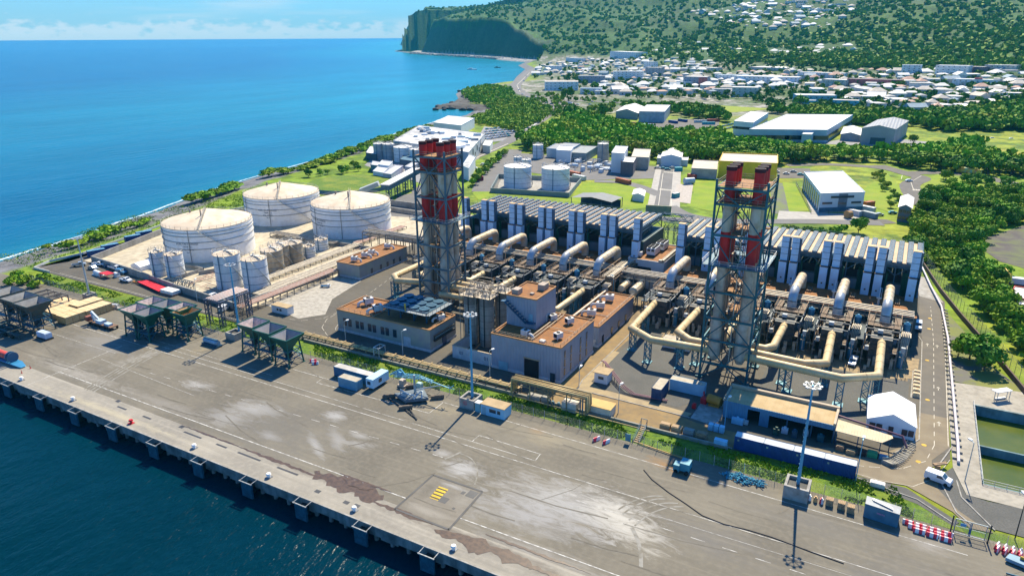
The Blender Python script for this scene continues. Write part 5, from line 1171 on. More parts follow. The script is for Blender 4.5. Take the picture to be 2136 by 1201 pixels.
mast('grey mast on the far left beside the timber stacks', -244,132.2,22,MG); plinthbox('small concrete plinth of the far left mast', -244,132.2,1.6,1.9)
mast('blue mast behind the three green hoppers', -170.4,134,23,MB1); plinthbox('dark concrete plinth of the mast behind the green hoppers', -170.4,132.4,2.0,2.2)
def lamp(label, x, y, h, ang=0, m=None, z=0):
    t = T('street_lamp', label, 'lamp post', (x,y,z), 'small lamp posts inside the plant')
    b = MB(); b.cyl((x,y,z),(x,y,z+h),.11,8,.07); b.bar((x,y,z+h),(x+.9*math.cos(ang),y+.9*math.sin(ang),z+h+.15),.1); b.build('pole', m or MG, t)
    b = MB(); b.obox((x+1.1*math.cos(ang),y+1.1*math.sin(ang)), .9,.5,z+h+.05,z+h+.3,ang); b.build('lamp_head', WH, t)
lamp('lamp post in front of the low blue grey building', -117.8,146.5,7.5, 1.2); lamp('lamp post in front of the ribbed main hall', -88,145.2,8.5, 1.2)
lamp('lamp post on the dusty road right of the guard hut', -51.7,144.8,7.5, 1.4); lamp('blue lamp post at the left end of the workshop shed', -27.4,149.2,8.2, 1.3, MB1); lamp('blue lamp post at the right end of the blue containers', .9,142.2,9.5, 1.5, MB1)
lamp('lamp post on the plant road left of the pipe bridge', -207,147.5,8, 2.0); lamp('lamp post beside the slim white tanks', -226,156,8.5, 1.6); lamp('lamp post left of the low building beside the bend', -139.5,146.8,6.2, 1.2); lamp('lamp post at the gate by the ochre pavement', -65.6,152.8,5.5, 1.6)
lamp('tall bent lamp post at the right edge beyond the gate', 27.6,136.4,9, 1.9, DARK); lamp('lamp post standing among the pools road', 20.4,152.6,9, 2.2, MG)
def fence(label, pts, h=2.4, step=3.0, m=None, mesh=True, name='fence'):
    t = T(name, label, 'fence', (pts[0][0],pts[0][1],0)); b = MB(); c = MB()
    for p, q_ in zip(pts[:-1], pts[1:]):
        p, q_ = Vector((*p,0)), Vector((*q_,0)); L_ = (q_-p).length; n = max(1,int(L_/step))
        for i in range(n+1):
            s = p.lerp(q_, i/n); b.bar(s, s+Vector((0,0,h)), .09); d = (q_-p).normalized(); nn = Vector((-d.y,d.x,0)); b.bar(s+Vector((0,0,h)), s-nn*.35+Vector((0,0,h+.4)), .06)
        for k in range(9): z = .1+k*(h-.15)/8; c.bar(p+Vector((0,0,z)), q_+Vector((0,0,z)), .022)
        if mesh:
            k = int(L_/.55)
            for i in range(k): s = p.lerp(q_, i/k); c.bar(s, s+Vector((0,0,h)), .018)
    b.build('post', m or GALV, t); c.build('wire_mesh', mat('wire', (.18,.22,.22), .6, .3), t); return t
fence('long security fence of galvanised posts between apron and grass strip', [(-165,131),(-143,131.5),(-132,133.4),(-60,133.6),(17.5,133.9)])
fence('security fence along the foot of the grass bank behind the timber stacks', [(-286,132.4),(-260,132.8),(-236,132),(-200,132.2),(-174,131.6)])
fence('wire fence right of the steel gate towards the right edge', [(23,133.3),(32,132.6),(52,131)])
t = T('steel_gate', 'grey double leaf steel gate with a small blue sign at the apron exit', 'gate', (18,132.6,0))
for x0, x1 in ((17.9,20.2),(20.4,22.7)):
    b = MB(); b.bar((x0,133,.15),(x0,133,3.2),.14); b.bar((x1,133,.15),(x1,133,3.2),.14); b.bar((x0,133,3.2),(x1,133,3.2),.12); b.bar((x0,133,.3),(x1,133,.3),.12); b.bar((x0,133,1.7),(x1,133,1.7),.08)
    for k in range(10): b.bar((x0+.22*k+.1,133,.3),(x0+.22*k+.1,133,3.2),.04)
    b.build('gate_leaf', mat('gate_grey', (.30,.36,.38), .5, .3), t)
b = MB(); b.box(18.7,19.6,132.86,132.92,2.0,2.6); b.build('sign', mat('sign_blue', (.10,.35,.62), .5), t)
b = MB(); b.box(20.1,20.5,132.8,132.9,.8,1.9); b.build('lock_box', mat('lock_blue', (.03,.10,.25), .5), t)
for x in (17.4,23.2): one(MB().bar((x,132.7,0),(x,132.7,3.9),.22), 'gate_post', DARK, 'dark post %s the steel gate' % ('left of' if x < 20 else 'right of'), 'post')
# right hand perimeter: dark wall with tall mesh fence, white pipe line
PW_ = mat('brown_wall', (.13,.085,.065), .85, c2=(.09,.06,.05), sc=.4)
rp_ = [(8.5,322),(11.5,312),(17,281),(22.3,257),(28.8,230.5),(35.1,203),(40,190)]
wall('perimeter_wall', 'brown perimeter wall running diagonally beside the jungle', rp_, .4, 1.5, PW_)
fence('tall mesh fence leaning over the brown perimeter wall', [(x+.8,y+.4) for x, y in rp_], 4.6, 3.2, mat('fence_blue', (.16,.22,.24), .5, .3))
t = T('pipeline', 'white pipeline on short stands along the right road', 'pipeline', (18,230,0)); b = MB()
b.tube([(11.2,306,1.0),(14.2,282,1.0),(17.2,261.4,1.0),(18.6,232,1.0),(19.0,198,1.0),(19.4,166,1.0),(19.4,159,.6)], .3, 10); b.build('pipe_run', mat('pipeline_white', (.66,.60,.62), .5), t); b = MB()
for k in range(34): y = 161+k*3.0; x = 19.3-(y-166)*.0125 if y < 261 else 17; b.bar((x-1.0,y,.35),(x+1.0,y,.35),.35,.3); b.bar((x,y,0),(x,y,.7),.3)
b.build('stand', CONC, t)
# yellow pipe racks along the inside of the front fence
t = T('pipe_rack', 'long low rack of yellow pipes behind the front fence', 'pipe rack', (-115,142,0)); b = MB()
for yy, zz, r in ((141.9,1.45,.24),(142.4,1.5,.2),(142.95,1.45,.3),(143.5,1.4,.16)): b.tube([(-152.4,yy,zz),(-78,yy,zz)], r, 8)
b.build('pipe_run', YPIPE, t); b = MB()
for k in range(25): x = -152+k*3.1; b.bar((x,141.4,1.1),(x,143.9,1.1),.24); b.bar((x,141.6,0),(x,141.6,1.1),.22); b.bar((x,143.6,0),(x,143.6,1.1),.22); b.box(x-.25,x+.25,141.6,143.8,1.75,1.82)
b.bar((-152,141.3,.75),(-78,141.3,.75),.12,.3); b.build('rack_frame', mat('ochre_steel', (.36,.26,.12), .7, .1, c2=(.12,.10,.08), sc=.9), t)
wall('kerb_wall', 'low concrete wall under the yellow pipe rack', [(-150,140.6),(-78,140.9),(-25,141.3)], .5, .8, mat('low_wall', (.26,.25,.21), .85, c2=(.17,.17,.14), sc=.5))
t = T('goalpost', 'small grey steel goalpost frame straddling the yellow pipes', 'steel frame', (-122.8,142,0)); b = MB()
for x in (-123.8,-121.9):
    for y in (141,143.8): b.bar((x,y,0),(x,y,3.4),.18)
    b.bar((x,141,3.4),(x,143.8,3.4),.2)
b.bar((-123.8,141,3.4),(-121.9,141,3.4),.2); b.bar((-123.8,143.8,3.4),(-121.9,143.8,3.4),.2); b.bar((-123.8,141,1.2),(-121.9,141,3.2),.12); b.build('frame', GALV, t)
t = T('pump_station', 'raised yellow pipe bridge with pumps and boxes under it', 'pump station', (-68,142,0)); b = MB()
for yy, r in ((139.6,.26),(140.3,.34),(141.1,.2),(141.9,.3)): b.tube([(-78.4,yy,1.4),(-78.2,yy,5.2),(-57.8,yy,5.2),(-57.6,yy,1.2)], r, 8)
b.tube([(-78.6,139,.9),(-50,139.2,.9),(-42,139.2,.9)], .13, 6); b.build('pipe_run', YPIPE, t); b = MB()
for x in (-78,-73,-68,-63,-58):
    for y in (139.4,142.2): b.bar((x,y,0),(x,y,4.9),.24)
    b.bar((x,139.2,4.8),(x,142.4,4.8),.26)
for y in (139.4,142.2):
    b.bar((-78,y,4.8),(-58,y,4.8),.22)
    for k in range(8): b.bar((-78+k*2.5,y,4.0 if k%2 else 4.8),(-75.5+k*2.5,y,4.8 if k%2 else 4.0),.1)
    b.bar((-78,y,4.0),(-58,y,4.0),.16)
b.bar((-69,139.3,.2),(-66,139.3,4),.16); b.bar((-66,139.3,.2),(-68.5,139.3,4),.16); b.build('rack_frame', mat('ochre_steel', (.36,.26,.12)), t)
b = MB(); b.box(-64.4,-60.6,139.6,141.9,.1,2.4); b.build('equipment_box', mat('cream_box', (.58,.54,.46), .6, c2=(.5,.44,.34), sc=.6), t)
b = MB(); b.box(-74,-70.5,139.9,141.6,.1,1.7); b.box(-70.2,-68.6,140.2,141.4,.1,1.9); b.build('equipment_box', mat('grey_box', (.26,.25,.22), .6), t)
b = MB()
for x in (-68,-67.2,-65.6): b.tube([(x,139.8,.2),(x,139.8,1.3),(x+.7,139.8,1.5),(x+.7,139.8,.2)], .17, 6); b.cyl((x,140.6,.1),(x,140.6,1.4),.35,8)
for x in (-59.4,-58.8): b.tube([(x,139.5,.2),(x,139.5,4.4)], .18, 6)
b.build('pump', mat('pump_blue', (.08,.16,.20), .5, .2), t)
# cabins, containers, small stuff inside the front fence
def cabin(name, label, x0, x1, y0, y1, h, m, roof, ang=0, wins=(), cat='cabin', z=.06, door=None, over=.12):
    t = T(name, label, cat, (0,0,0)); w, d = (x1-x0), (y1-y0)
    b = MB(); b.box(-w/2,w/2,-d/2,d/2,0,h); b.build('wall', m, t)
    b = MB(); b.box(-w/2-over,w/2+over,-d/2-over,d/2+over,h,h+.14); b.build('roof', roof, t)
    for (a, c, z0, z1) in wins: b = MB(); b.box(-w/2+a,-w/2+c,-d/2-.06,-d/2-.01,z0,z1); b.build('window', GLASS, t)
    if door: b = MB(); b.box(-w/2+door[0],-w/2+door[1],-d/2-.05,-d/2-.01,.05,2.1); b.build('door', door[2] if len(door) > 2 else DOORB, t)
    t.location = ((x0+x1)/2,(y0+y1)/2,z); t.rotation_euler = (0,0,ang); return t
TRF = mat('tan_roof', (.42,.31,.17), .85, c2=(.33,.24,.13), sc=.6)
SKYB = mat('cabin_blue', (.30,.56,.70), .6, c2=(.25,.48,.62), sc=.4); CW = mat('cabin_white', (.66,.69,.71), .6, c2=(.58,.60,.61), sc=.6)
cabin('site_cabin', 'pale blue cabin with tan roof right of the plinth with the red letter', -80.8,-74.3,128.8,132.2,2.7,SKYB,TRF,0,((2.4,4.2,1.1,2.0),(4.6,5.4,1.1,2.0)),door=(.4,1.4),z=.03)
cabin('meter_box', 'small blue green cupboard between plinth and pale blue cabin', -82.7,-81.3,129.2,130.6,2.3,mat('box_teal', (.18,.40,.44), .6),WHS,z=.03)
cabin('guard_hut', 'white guard hut with tan roof on the ochre pavement corner', -63.2,-59.6,157.2,160.6,2.9,CW,TRF,0,((1.1,2.6,1.2,2.0),),z=.14,over=.35)
cabin('site_cabin', 'cream cabin with ochre roof right of the pump bridge', -58.6,-52.4,141.2,144.9,2.3,mat('cream_wall', (.60,.55,.45), .7, c2=(.5,.45,.36), sc=.8),mat('ochre_roof', (.58,.38,.14), .85, c2=(.48,.30,.11), sc=.5),wins=((.4,1.2,1.0,1.7),))
cabin('site_cabin', 'small pale cabin with tan roof beside the road of the tank side', -177.2,-170,153.2,156,2.5,CW,TRF,.0,((3.6,4.6,1.0,1.8),(2.4,3.2,1.0,1.8)))
def container(label, x, y, l, m, ang=0, z=.03, w=2.44, h=2.59, top=None, group=None, name='container'):
    t = T(name, label, 'container', (0,0,0), group); b = MB(); b.box(-l/2,l/2,-w/2,w/2,.12,h,0,1); b.build('body', [m, top or m], t)
    b = MB()
    for sx in (-1,1):
        for sy in (-1,1): b.bar((sx*(l/2-.08),sy*(w/2-.08),0),(sx*(l/2-.08),sy*(w/2-.08),h+.02),.2)
    for sy in (-1,1): b.bar((-l/2,sy*w/2,h-.02),(l/2,sy*w/2,h-.02),.12); b.bar((-l/2,sy*w/2,.14),(l/2,sy*w/2,.14),.16)
    b.build('frame', m, t)
    b = MB(); b.box(l/2,l/2+.05,-w/2+.15,-.03,.2,h-.15); b.box(l/2,l/2+.05,.03,w/2-.15,.2,h-.15); 
    for yy in (-.8,-.4,.4,.8): b.bar((l/2+.08,yy,.25),(l/2+.08,yy,h-.2),.05)
    b.build('door', m, t); t.location = (x,y,z); t.rotation_euler = (0,0,ang); return t
CBL = mat('container_blue', (.02,.075,.26), .5, .1, c2=(.015,.055,.19), sc=.5, corr=('xy',.28,.05)); CBT = mat('container_roof_pale', (.55,.60,.62), .6, c2=(.45,.48,.48), sc=.5, corr=('x',.28,.03))
CB2 = mat('container_sky', (.14,.36,.52), .5, .1, c2=(.11,.28,.40), sc=.5, corr=('xy',.28,.05)); CRD = mat('container_orange', (.50,.15,.05), .55, .1, c2=(.38,.11,.05), sc=.7, corr=('xy',.28,.05)); CDK = mat('container_navy', (.015,.05,.14), .5, .1, c2=(.03,.09,.2), sc=.8, corr=('xy',.28,.05))
CTA = mat('container_tan_top', (.42,.37,.28), .7, c2=(.32,.27,.19), sc=.7); CGY = mat('container_white', (.60,.62,.63), .55, .1, c2=(.52,.53,.53), sc=.5, corr=('xy',.28,.04))
for i, x in enumerate((-20.7,-14.6,-8.5,-2.4)):
    t = container(('dark blue container with pale roof, '+('leftmost','second from left','third from left','rightmost')[i]+' of the row of four'), x, 143.6, 6.02, CBL, 0, .06, 2.5, 3.1, CBT, 'row of blue containers at the workshop')
    b = MB(); b.box(x-2.4,x-2.0,142.28,142.34,2.2,2.6); b.build('vent_plate', mat('plate_green', (.35,.42,.35), .6), t)
container('long blue container with weathered white roof on the apron', -120.2,128.6,12.2,mat('container_mid', (.03,.16,.30), .5, .1, c2=(.02,.11,.22), sc=.5, corr=('xy',.28,.05)),0,.03,2.44,2.7,mat('worn_white_roof', (.52,.50,.46), .7, c2=(.35,.33,.29), sc=.5, lo=.45, hi=.6))
t = container('short bright blue container with tan roof in front of the long one', -117.9,124.4,6.1,CB2,0,.03,2.44,2.7,CTA)
cabin('trailer_cabin', 'pale blue trailer cabin with two windows beside the containers', -1,1,-1,1,1,SKYB,WHS) if False else None
t = T('trailer_cabin', 'pale blue trailer cabin with dark windows standing across the other containers', 'trailer', (-112.3,128.6,0)); b = MB(); b.box(-113.5,-111.1,125.4,131.8,.7,3.2); b.build('body', mat('cabin_sky', (.42,.64,.76), .5, c2=(.36,.56,.68), sc=.5), t)
b = MB(); b.box(-113.0,-112.0,125.32,125.38,1.6,2.5); b.box(-111.08,-111.02,127.6,128.8,1.5,2.5); b.build('window', GLASS, t)
b = MB()
for y in (127.8,129.2):
    for x in (-113.3,-111.4): b.cyl((x-.1,y,.4),(x+.12,y,.4),.4,12)
b.build('wheel', mat('rubber', (.02,.02,.02)), t)
container('dark blue container with tan roof standing across the gravel by the long white one', -45.8,158.6,6.4,CDK,math.pi/2,.06,2.5,3.2,CTA)
t = container('long pale blue container with tan roof at the foot of the right stack tower', -40.2,163.9,8.8,mat('pale_blue_sheet', (.34,.54,.66), .5, c2=(.28,.46,.58), sc=.5, corr=('x',.28,.03)),0,.06,2.4,3.0,CTA)
container('white and tan container half under the yellow duct', -50.5,189,8,CW,0,.06,2.6,2.9,CTA); 
# shed and lean-to, tent
sh = T('workshop_shed', 'blue ribbed workshop shed with tan flat roof and open front', 'shed', (-17,160,0)); SB = mat('shed_blue', (.10,.25,.38), .55, .1, c2=(.08,.20,.31), sc=.3, corr=('xy',.55,.05))
b = MB(); b.box(-29.2,-29.0,155.2,163.4,.05,4.4); b.box(-5.1,-4.9,155.4,163.6,.05,4.4); b.box(-29.0,-5.1,163.3,163.5,.05,4.4); b.box(-29.0,-23.6,155.2,155.4,.05,4.4); b.box(-20.9,-18.8,155.2,155.4,.05,4.4); b.box(-23.6,-20.9,155.2,155.4,3.6,4.4); b.box(-18.8,-5.1,155.2,155.4,3.2,4.4); b.build('wall', SB, sh)
b = MB(); b.poly([(-29,155.4,4.42),(-5,155.4,4.42),(-5,163.4,4.3),(-29,163.4,4.3)]); b.build('roof', mat('shed_roof', (.46,.34,.18), .85, c2=(.38,.27,.13), sc=.4, corr=('x',1.0,.03)), sh)
b = MB(); b.box(-29.4,-4.8,163.0,163.8,4.35,5.1); b.box(-5.3,-4.8,155.2,163.0,4.35,4.9); b.box(-29.5,-29.1,155.2,163,4.35,4.8); b.build('parapet', mat('tan_steel', (.42,.33,.22)), sh)
b = MB()
for x in (-14.8,-9.6,-5.0): b.bar((x,155.3,0),(x,155.3,3.3),.3)
b.build('column', BLUE, sh); b = MB(); b.box(-28.9,-5.2,162.9,163.2,.1,4.2); b.build('rear_dark_sheet', BLK, sh)  # near-black sheet over the rear wall, standing for the dark shed interior
r_ = random.Random(9)
for i, (x, y, w, h, m, lab) in enumerate(((-25.4,153.6,2.6,1.5,MATS['cabin_blue'],'blue workbench outside the left end of the workshop'),(-16.6,153,1.3,1.6,GREEN,'green machine in the open front of the workshop'),(-15,154.6,1.4,1.3,MATS['cabin_white'],'white cabinet inside the workshop front'),(-12.8,153.6,1.1,1.8,BLUE,'blue machine behind the workshop column'),(-10.6,155.8,1.2,1.5,mat('pale_box', (.38,.42,.44)),'grey machine deep in the workshop'),(-7.4,154.8,1.4,1.6,TEAL,'teal cabinet at the right end of the workshop'),(-24.2,154.4,2.2,.9,WHS,'white low tank at the workshop wall'))):
    b = MB(); b.box(x-w/2,x+w/2,y-.5,y+.5,.08,h); b.cyl((x,y,h),(x,y,h+.4),.3,8); b.box(x-w/2+.1,x+w/2-.1,y-.56,y-.5,h*.4,h*.8); one(b, 'machine', m, lab, 'machine')
lt = T('lean_to', 'cream sloping lean-to roof on posts right of the workshop', 'shelter', (0,156,0)); b = MB(); b.prism([(-4.7,154.6),(4.6,154.0),(6.6,157.2),(6.4,158.2),(-4.7,160.2)], 3.5, 3.62); b.build('roof', mat('cream_sheet', (.58,.47,.30), .7, c2=(.5,.40,.25), sc=.5, corr=('x',.6,.04)), lt)
b = MB()
for x, y in ((-4.4,155),(4.4,154.4),(6.2,157.4),(0,154.8)): b.bar((x,y,0),(x,y,3.5),.2)
b.build('post', BLUE, lt)
b = MB(); b.tube([(-4.7,161.4,3.9),(8.4,159.6,3.3),(9.6,158.6,1.2)], .25, 8); one(b, 'pipe_run', mat('maroon_pipe', (.22,.10,.12), .5), 'maroon pipe passing behind the cream lean-to', 'pipe')
for i, (x, y, w, h, m, lab) in enumerate(((-3.2,152.8,1.6,1.2,ORST,'rusty machine under the left of the lean-to'),(-1,152.4,1.8,.9,mat('straw', (.42,.30,.16)),'tan bundle under the lean-to'),(1.2,153,1.5,1.1,DARK,'dark engine block under the lean-to'),(3.2,153.4,2.0,1.3,mat('skip_green', (.03,.30,.14), .6),'green skip under the right of the lean-to'),(5.4,153.6,1.8,.8,CB2,'blue crate at the right corner of the lean-to'))):
    b = MB(); b.box(x-w/2,x+w/2,y-.6,y+.6,.08,h); b.box(x-w/2+.15,x+w/2-.15,y-.45,y+.45,h,h+.15,0); b.bar((x-w/2,y-.65,h*.6),(x+w/2,y-.65,h*.6),.1); one(b, 'yard_item', m, lab, 'machine')
bt = tent('white_tent', 'big white gable tent with dark windows beside the right road', 1.2,11.0,164.6,176.5,3.4,5.6,TENT,.05)
for x0, x1, z0, z1 in ((-4.4,-3.2,.9,2.6),(-3.0,-1.8,.9,2.6),(-.5,.5,.1,2.5),(2.2,3.3,.9,2.4),(3.5,4.6,.9,2.4)):
    b = MB(); b.box(x0,x1,-.2,-.12,z0,z1); o = b.build('window' if z0 > .5 else 'door', mat('tent_window', (.10,.07,.07), .4), None); o.parent = bt
b = MB(); r_ = random.Random(4)
for i in range(60):
    t_ = i/60; x = 6+t_*4.6; y = 151.2+t_*t_*11; b.bar((x-.9,y+.5,.1+.25*(i%4)),(x+.9,y-.4,.15+.25*(i%4)),.14)
    b.bar((x-.9,y+.5,.2),(x-.8,y+.9,1.3),.08)
one(b, 'scaffold_stack', mat('scaffold', (.42,.40,.34), .6, .2, c2=(.2,.19,.17), sc=1.2), 'curved row of stacked scaffold frames on the road bend', 'scaffolding')
for i in range(7): b = MB(); y = 188.2+i*2.4; b.box(10.2,11.8,y,y+(1.6 if i%3 else 1.0),.1,.9); b.box(10.3,11.7,y+.1,y+.9,.9,1.1); one(b, 'stone_box', mat('ochre_block', (.60,.50,.34), .8, c2=(.5,.36,.18), sc=1.5), '%s of the ochre boxes in a line along the right road, from the tent' % wordsn[i], 'box', 'ochre boxes in a line')
for i, (x, m, lab) in enumerate(((-39.5,mat('brown_crate', (.42,.29,.16), .8),'tan crate leftmost on the grass bank'),(-36.8,MATS['brown_crate'],'tan crate second on the grass bank'),(-34,mat('grey_box', (.26,.25,.22)),'grey machine box on the grass bank'),(-31,ORST,'open rusty skip on the grass bank'))):
    b = MB(); b.box(x-1.15,x+1.15,142.4,144,.1,1.5); b.box(x-1.0,x+1.0,142.6,143.8,1.5,1.62); b.bar((x-1.2,142.3,.8),(x+1.2,142.3,.8),.12); one(b, 'crate', m, lab, 'crate')
for i in range(3): b = MB(); x = -30.2+i*1.25; b.box(x-.55,x+.55,147.4,148.6,.1,1.5); b.cyl((x,147.36,.8),(x,147.3,.8),.35,10); b.box(x-.5,x+.5,147.4,148.6,1.5,1.62); one(b, 'compressor', SKYB, '%s blue compressor box in front of the workshop' % ('left','middle','right')[i], 'compressor')
b = MB(); b.box(-27.9,-25.1,141.3,142.6,.1,1.7); b.box(-27.7,-26.6,141.2,141.3,.5,1.3); b.box(-26.4,-25.3,141.2,141.3,.5,1.3); one(b, 'double_cabinet', SKYB, 'pale blue double cabinet at the left end of the blue containers', 'cabinet')
b = MB(); b.cyl((-34,160.2,1.5),(-30.6,159.4,1.5),1.15,14); 
for k in range(4): b.cyl((-33.6+k*.9,160.1-k*.2,1.5),(-33.4+k*.9,160.05-k*.2,1.5),1.2,14)
b.box(-33.6,-31,158.8,161,.1,.5); one(b, 'cable_drum', mat('orange_drum', (.60,.24,.03), .5), 'orange horizontal drum beside the workshop', 'drum')
b = MB(); b.box(-35.6,-34.2,159,160.4,.1,1.6); b.bar((-35,160,1.2),(-35.4,161,2.6),.3); one(b, 'pump_unit', RED, 'red pump unit left of the orange drum', 'pump')
b = MB(); b.box(-36.8,-35.9,155.6,156.6,.1,1.2); b.cyl((-36.3,156,1.2),(-36.3,156,1.5),.3,8); one(b, 'pump_unit', RED, 'small red pump unit on the concrete near the orange drum', 'pump')
b = MB()
for o in (0,.35,.7): b.tube([(-65,166,2.2+o*0),(-64.4+o,166.2,2.2),(-55+o,155.9+o,1.2),(-52+o,154.8+o,.5),(-43,155.6+o,.5)], .13, 6)
for k in range(8): t_ = k/8; b.bar((-64.4+t_*9.4,166.2-t_*10.3,0),(-64.4+t_*9.4,166.2-t_*10.3,2.1-t_),.14)
one(b, 'pipe_run', mat('maroon_pipe', (.22,.10,.12)), 'bent maroon pipe run crossing the gravel behind the guard hut', 'pipes')
t = T('crossing_stair', 'steel stair over the grass bank by the fence', 'stair', (-43.4,137,0)); b = MB()
for k in range(9): b.box(-44.1,-42.9,134.4+k*.55,134.8+k*.55,.15+k*.17,.22+k*.17)
b.build('tread', mat('tread_wood', (.35,.25,.15), .8), t); b = MB()
for x in (-44.2,-42.8): b.bar((x,134.2,.1),(x,139.6,1.9),.14); b.bar((x,134.2,1.1),(x,139.6,2.9),.08); b.bar((x,134.2,0),(x,134.2,1.1),.1); b.bar((x,139.6,0),(x,139.6,3.4),.12)
b.bar((-44.2,139.6,3.4),(-42.8,139.6,3.4),.12); b.build('stringer', BLUE, t); b = MB(); b.box(-45.6,-44.4,133.2,133.3,.6,2.4); b.build('notice_board', mat('notice_blue', (.12,.30,.36), .6), t)
# ------------------------------------------------------------------ things on the apron
def hopper(label, x, y, s, ht, m, inner, group, z0=0, grate=False, load=None):
    t = T('loading_hopper', label, 'hopper', (0,0,0), group); q = s*.30
    ft, fb = 8.5*ht/8.5, 4.6*ht/8.5
    b = MB(); T4 = [(-s,-s),(s,-s),(s,s),(-s,s)]; B4 = [(-q,-q),(q,-q),(q,q),(-q,q)]
    vs = [(*p,ft) for p in T4]+[(*p,fb) for p in B4]; b.add(vs, [(i,4+i,4+(i+1)%4,(i+1)%4) for i in range(4)], 0)
    b.box(-q,q,-q,q,fb-.9,fb)
    b.build('funnel', m, t)
    b = MB(); k = .965; vs = [(p[0]*k,p[1]*k,ft-.02) for p in T4]+[(p[0]*.9,p[1]*.9,fb+.35) for p in B4]
    b.add(vs, [((i+1)%4,4+(i+1)%4,4+i,i) for i in range(4)]+[(4,5,6,7)], 0); b.build('lining', inner, t)
    b = MB()
    for i in range(4): p, r2 = T4[i], T4[(i+1)%4]; b.bar((*p,ft),(*r2,ft),.22,.35)
    b.build('rim', m, t)
    for sx in (-1,1):
        for sy in (-1,1): b = MB(); b.bar((sx*s*.82,sy*s*.82,0),(sx*s*.66,sy*s*.66,ft-1.6),.32); b.box(sx*s*.82-.35,sx*s*.82+.35,sy*s*.82-.35,sy*s*.82+.35,0,.15); b.build('leg', m, t)
    b = MB()
    for i in range(4):
        p, r2 = T4[i], T4[(i+1)%4]; a, c = .78, .72
        b.bar((p[0]*a,p[1]*a,2.4),(r2[0]*a,r2[1]*a,2.4),.2); b.bar((p[0]*c,p[1]*c,4.6),(r2[0]*c,r2[1]*c,4.6),.2)
        b.bar((p[0]*.8,p[1]*.8,.4),((p[0]+r2[0])*.39,(p[1]+r2[1])*.39,2.4),.14); b.bar((r2[0]*.8,r2[1]*.8,.4),((p[0]+r2[0])*.39,(p[1]+r2[1])*.39,2.4),.14); b.bar((p[0]*a,p[1]*a,2.4),(r2[0]*c,r2[1]*c,4.6),.14)
    b.box(-s*.8,s*.8,-s*.8,-s*.5,2.45,2.52); rail(b, [(-s*.8,-s*.8,2.5),(s*.8,-s*.8,2.5)], 1)
    b.build('bracing', mat('brace_blue', (.03,.14,.22), .5, .2, c2=(.02,.08,.12), sc=1), t)
    b = MB(); b.box(-q*.7,q*.7,-q*.7,q*.7,1.6,fb-.9); b.cyl((-1.4,0,2.9),(1.4,0,2.9),.35,8); b.bar((.9,-.8,1.2),(2.2,-1.2,1.2),.7); b.build('chute', mat('chute_dark', (.03,.05,.06), .6, .2), t)
    if load:
        b = MB(); r2 = random.Random(7)
        for i in range(26): b.blob((r2.uniform(-q*1.4,q*1.4),r2.uniform(-q*1.4,q*1.4),fb+.8+r2.random()*.5), .4,.4,.3, 0, 6)
        b.build('load', load, t)
    t.location = (x,y,z0); return t
PINK = mat('hopper_lining', (.58,.46,.42), .8, c2=(.44,.38,.37), sc=.7, c3=(.22,.19,.18), sc3=1.4); OLN = mat('orange_lining', (.70,.40,.14), .85, c2=(.40,.27,.15), sc=.8); DLN = mat('slate_lining', (.22,.23,.25), .8, c2=(.30,.28,.28), sc=.6)
HGRN = mat('hopper_green', (.010,.12,.085), .55, .1, c2=(.008,.07,.06), sc=.7); G1 = 'green loading hoppers on the apron'
for x, y, inn, lab in ((-200.6,126.8,PINK,'green hopper in the group of six with pale lining, back left'),(-194.2,127.4,DLN,'green hopper in the group of six with dark lining, back middle'),(-187.6,128,PINK,'green hopper in the group of six with pale lining, back right'),
    (-199.2,120.2,PINK,'green hopper in the group of six with pale lining, front left'),(-192.8,120.2,DLN,'green hopper in the group of six with dark lining, front middle'),(-183.2,126.2,OLN,'green hopper with bright orange lining')):
    hopper(lab, x, y, 3.15, 8.5, HGRN, inn, G1)
for x, y, inn, lab in ((-158.2,129.4,PINK,'green hopper with pink lining, left of the three in a row by the mast'),(-150.6,128.6,DLN,'green hopper in the middle of the three in a row'),(-142.8,127.4,DLN,'green hopper at the right end of the three in a row')):
    hopper(lab, x, y, 3.3, 8.5, HGRN, inn, G1)
OLDH = mat('old_hopper', (.045,.085,.085), .7, .2, c2=(.10,.09,.075), sc=.8)
hopper('old dark hopper with rusty load, nearer the timber', -229.6,107.2,3.9,9.5,OLDH,mat('grey_lining', (.34,.33,.30), .85, c2=(.2,.2,.2), sc=.4),'old dark hoppers on the far left',0,load=mat('rust_load', (.32,.15,.07), .9))
hopper('old dark hopper with rusty load, left of the other', -238.0,107.6,3.9,9.5,OLDH,MATS['grey_lining'],'old dark hoppers on the far left',0,load=MATS['rust_load'])
hopper('old dark hopper at the left edge of the picture', -247.4,108.4,3.9,9.5,OLDH,MATS['grey_lining'],'old dark hoppers on the far left')
t = T('screening_rig', 'old grey frame with grid top behind the dark hoppers', 'steel frame', (-249,121,0)); b = MB()
for x in (-254,-250,-246,-242):
    for y in (118,124): b.bar((x,y,0),(x,y,4.2),.3)
    b.bar((x,118,4.2),(x,124,4.2),.35,.5)
b.bar((-254,118,4.2),(-242,118,4.2),.35,.5); b.bar((-254,124,4.2),(-242,124,4.2),.35,.5)
for k in range(12): b.bar((-253.5+k,118,4.3),(-253.5+k,124,4.3),.12)
b.build('grid', mat('old_grey', (.15,.14,.13), .8, .2, c2=(.24,.22,.19), sc=.8), t)
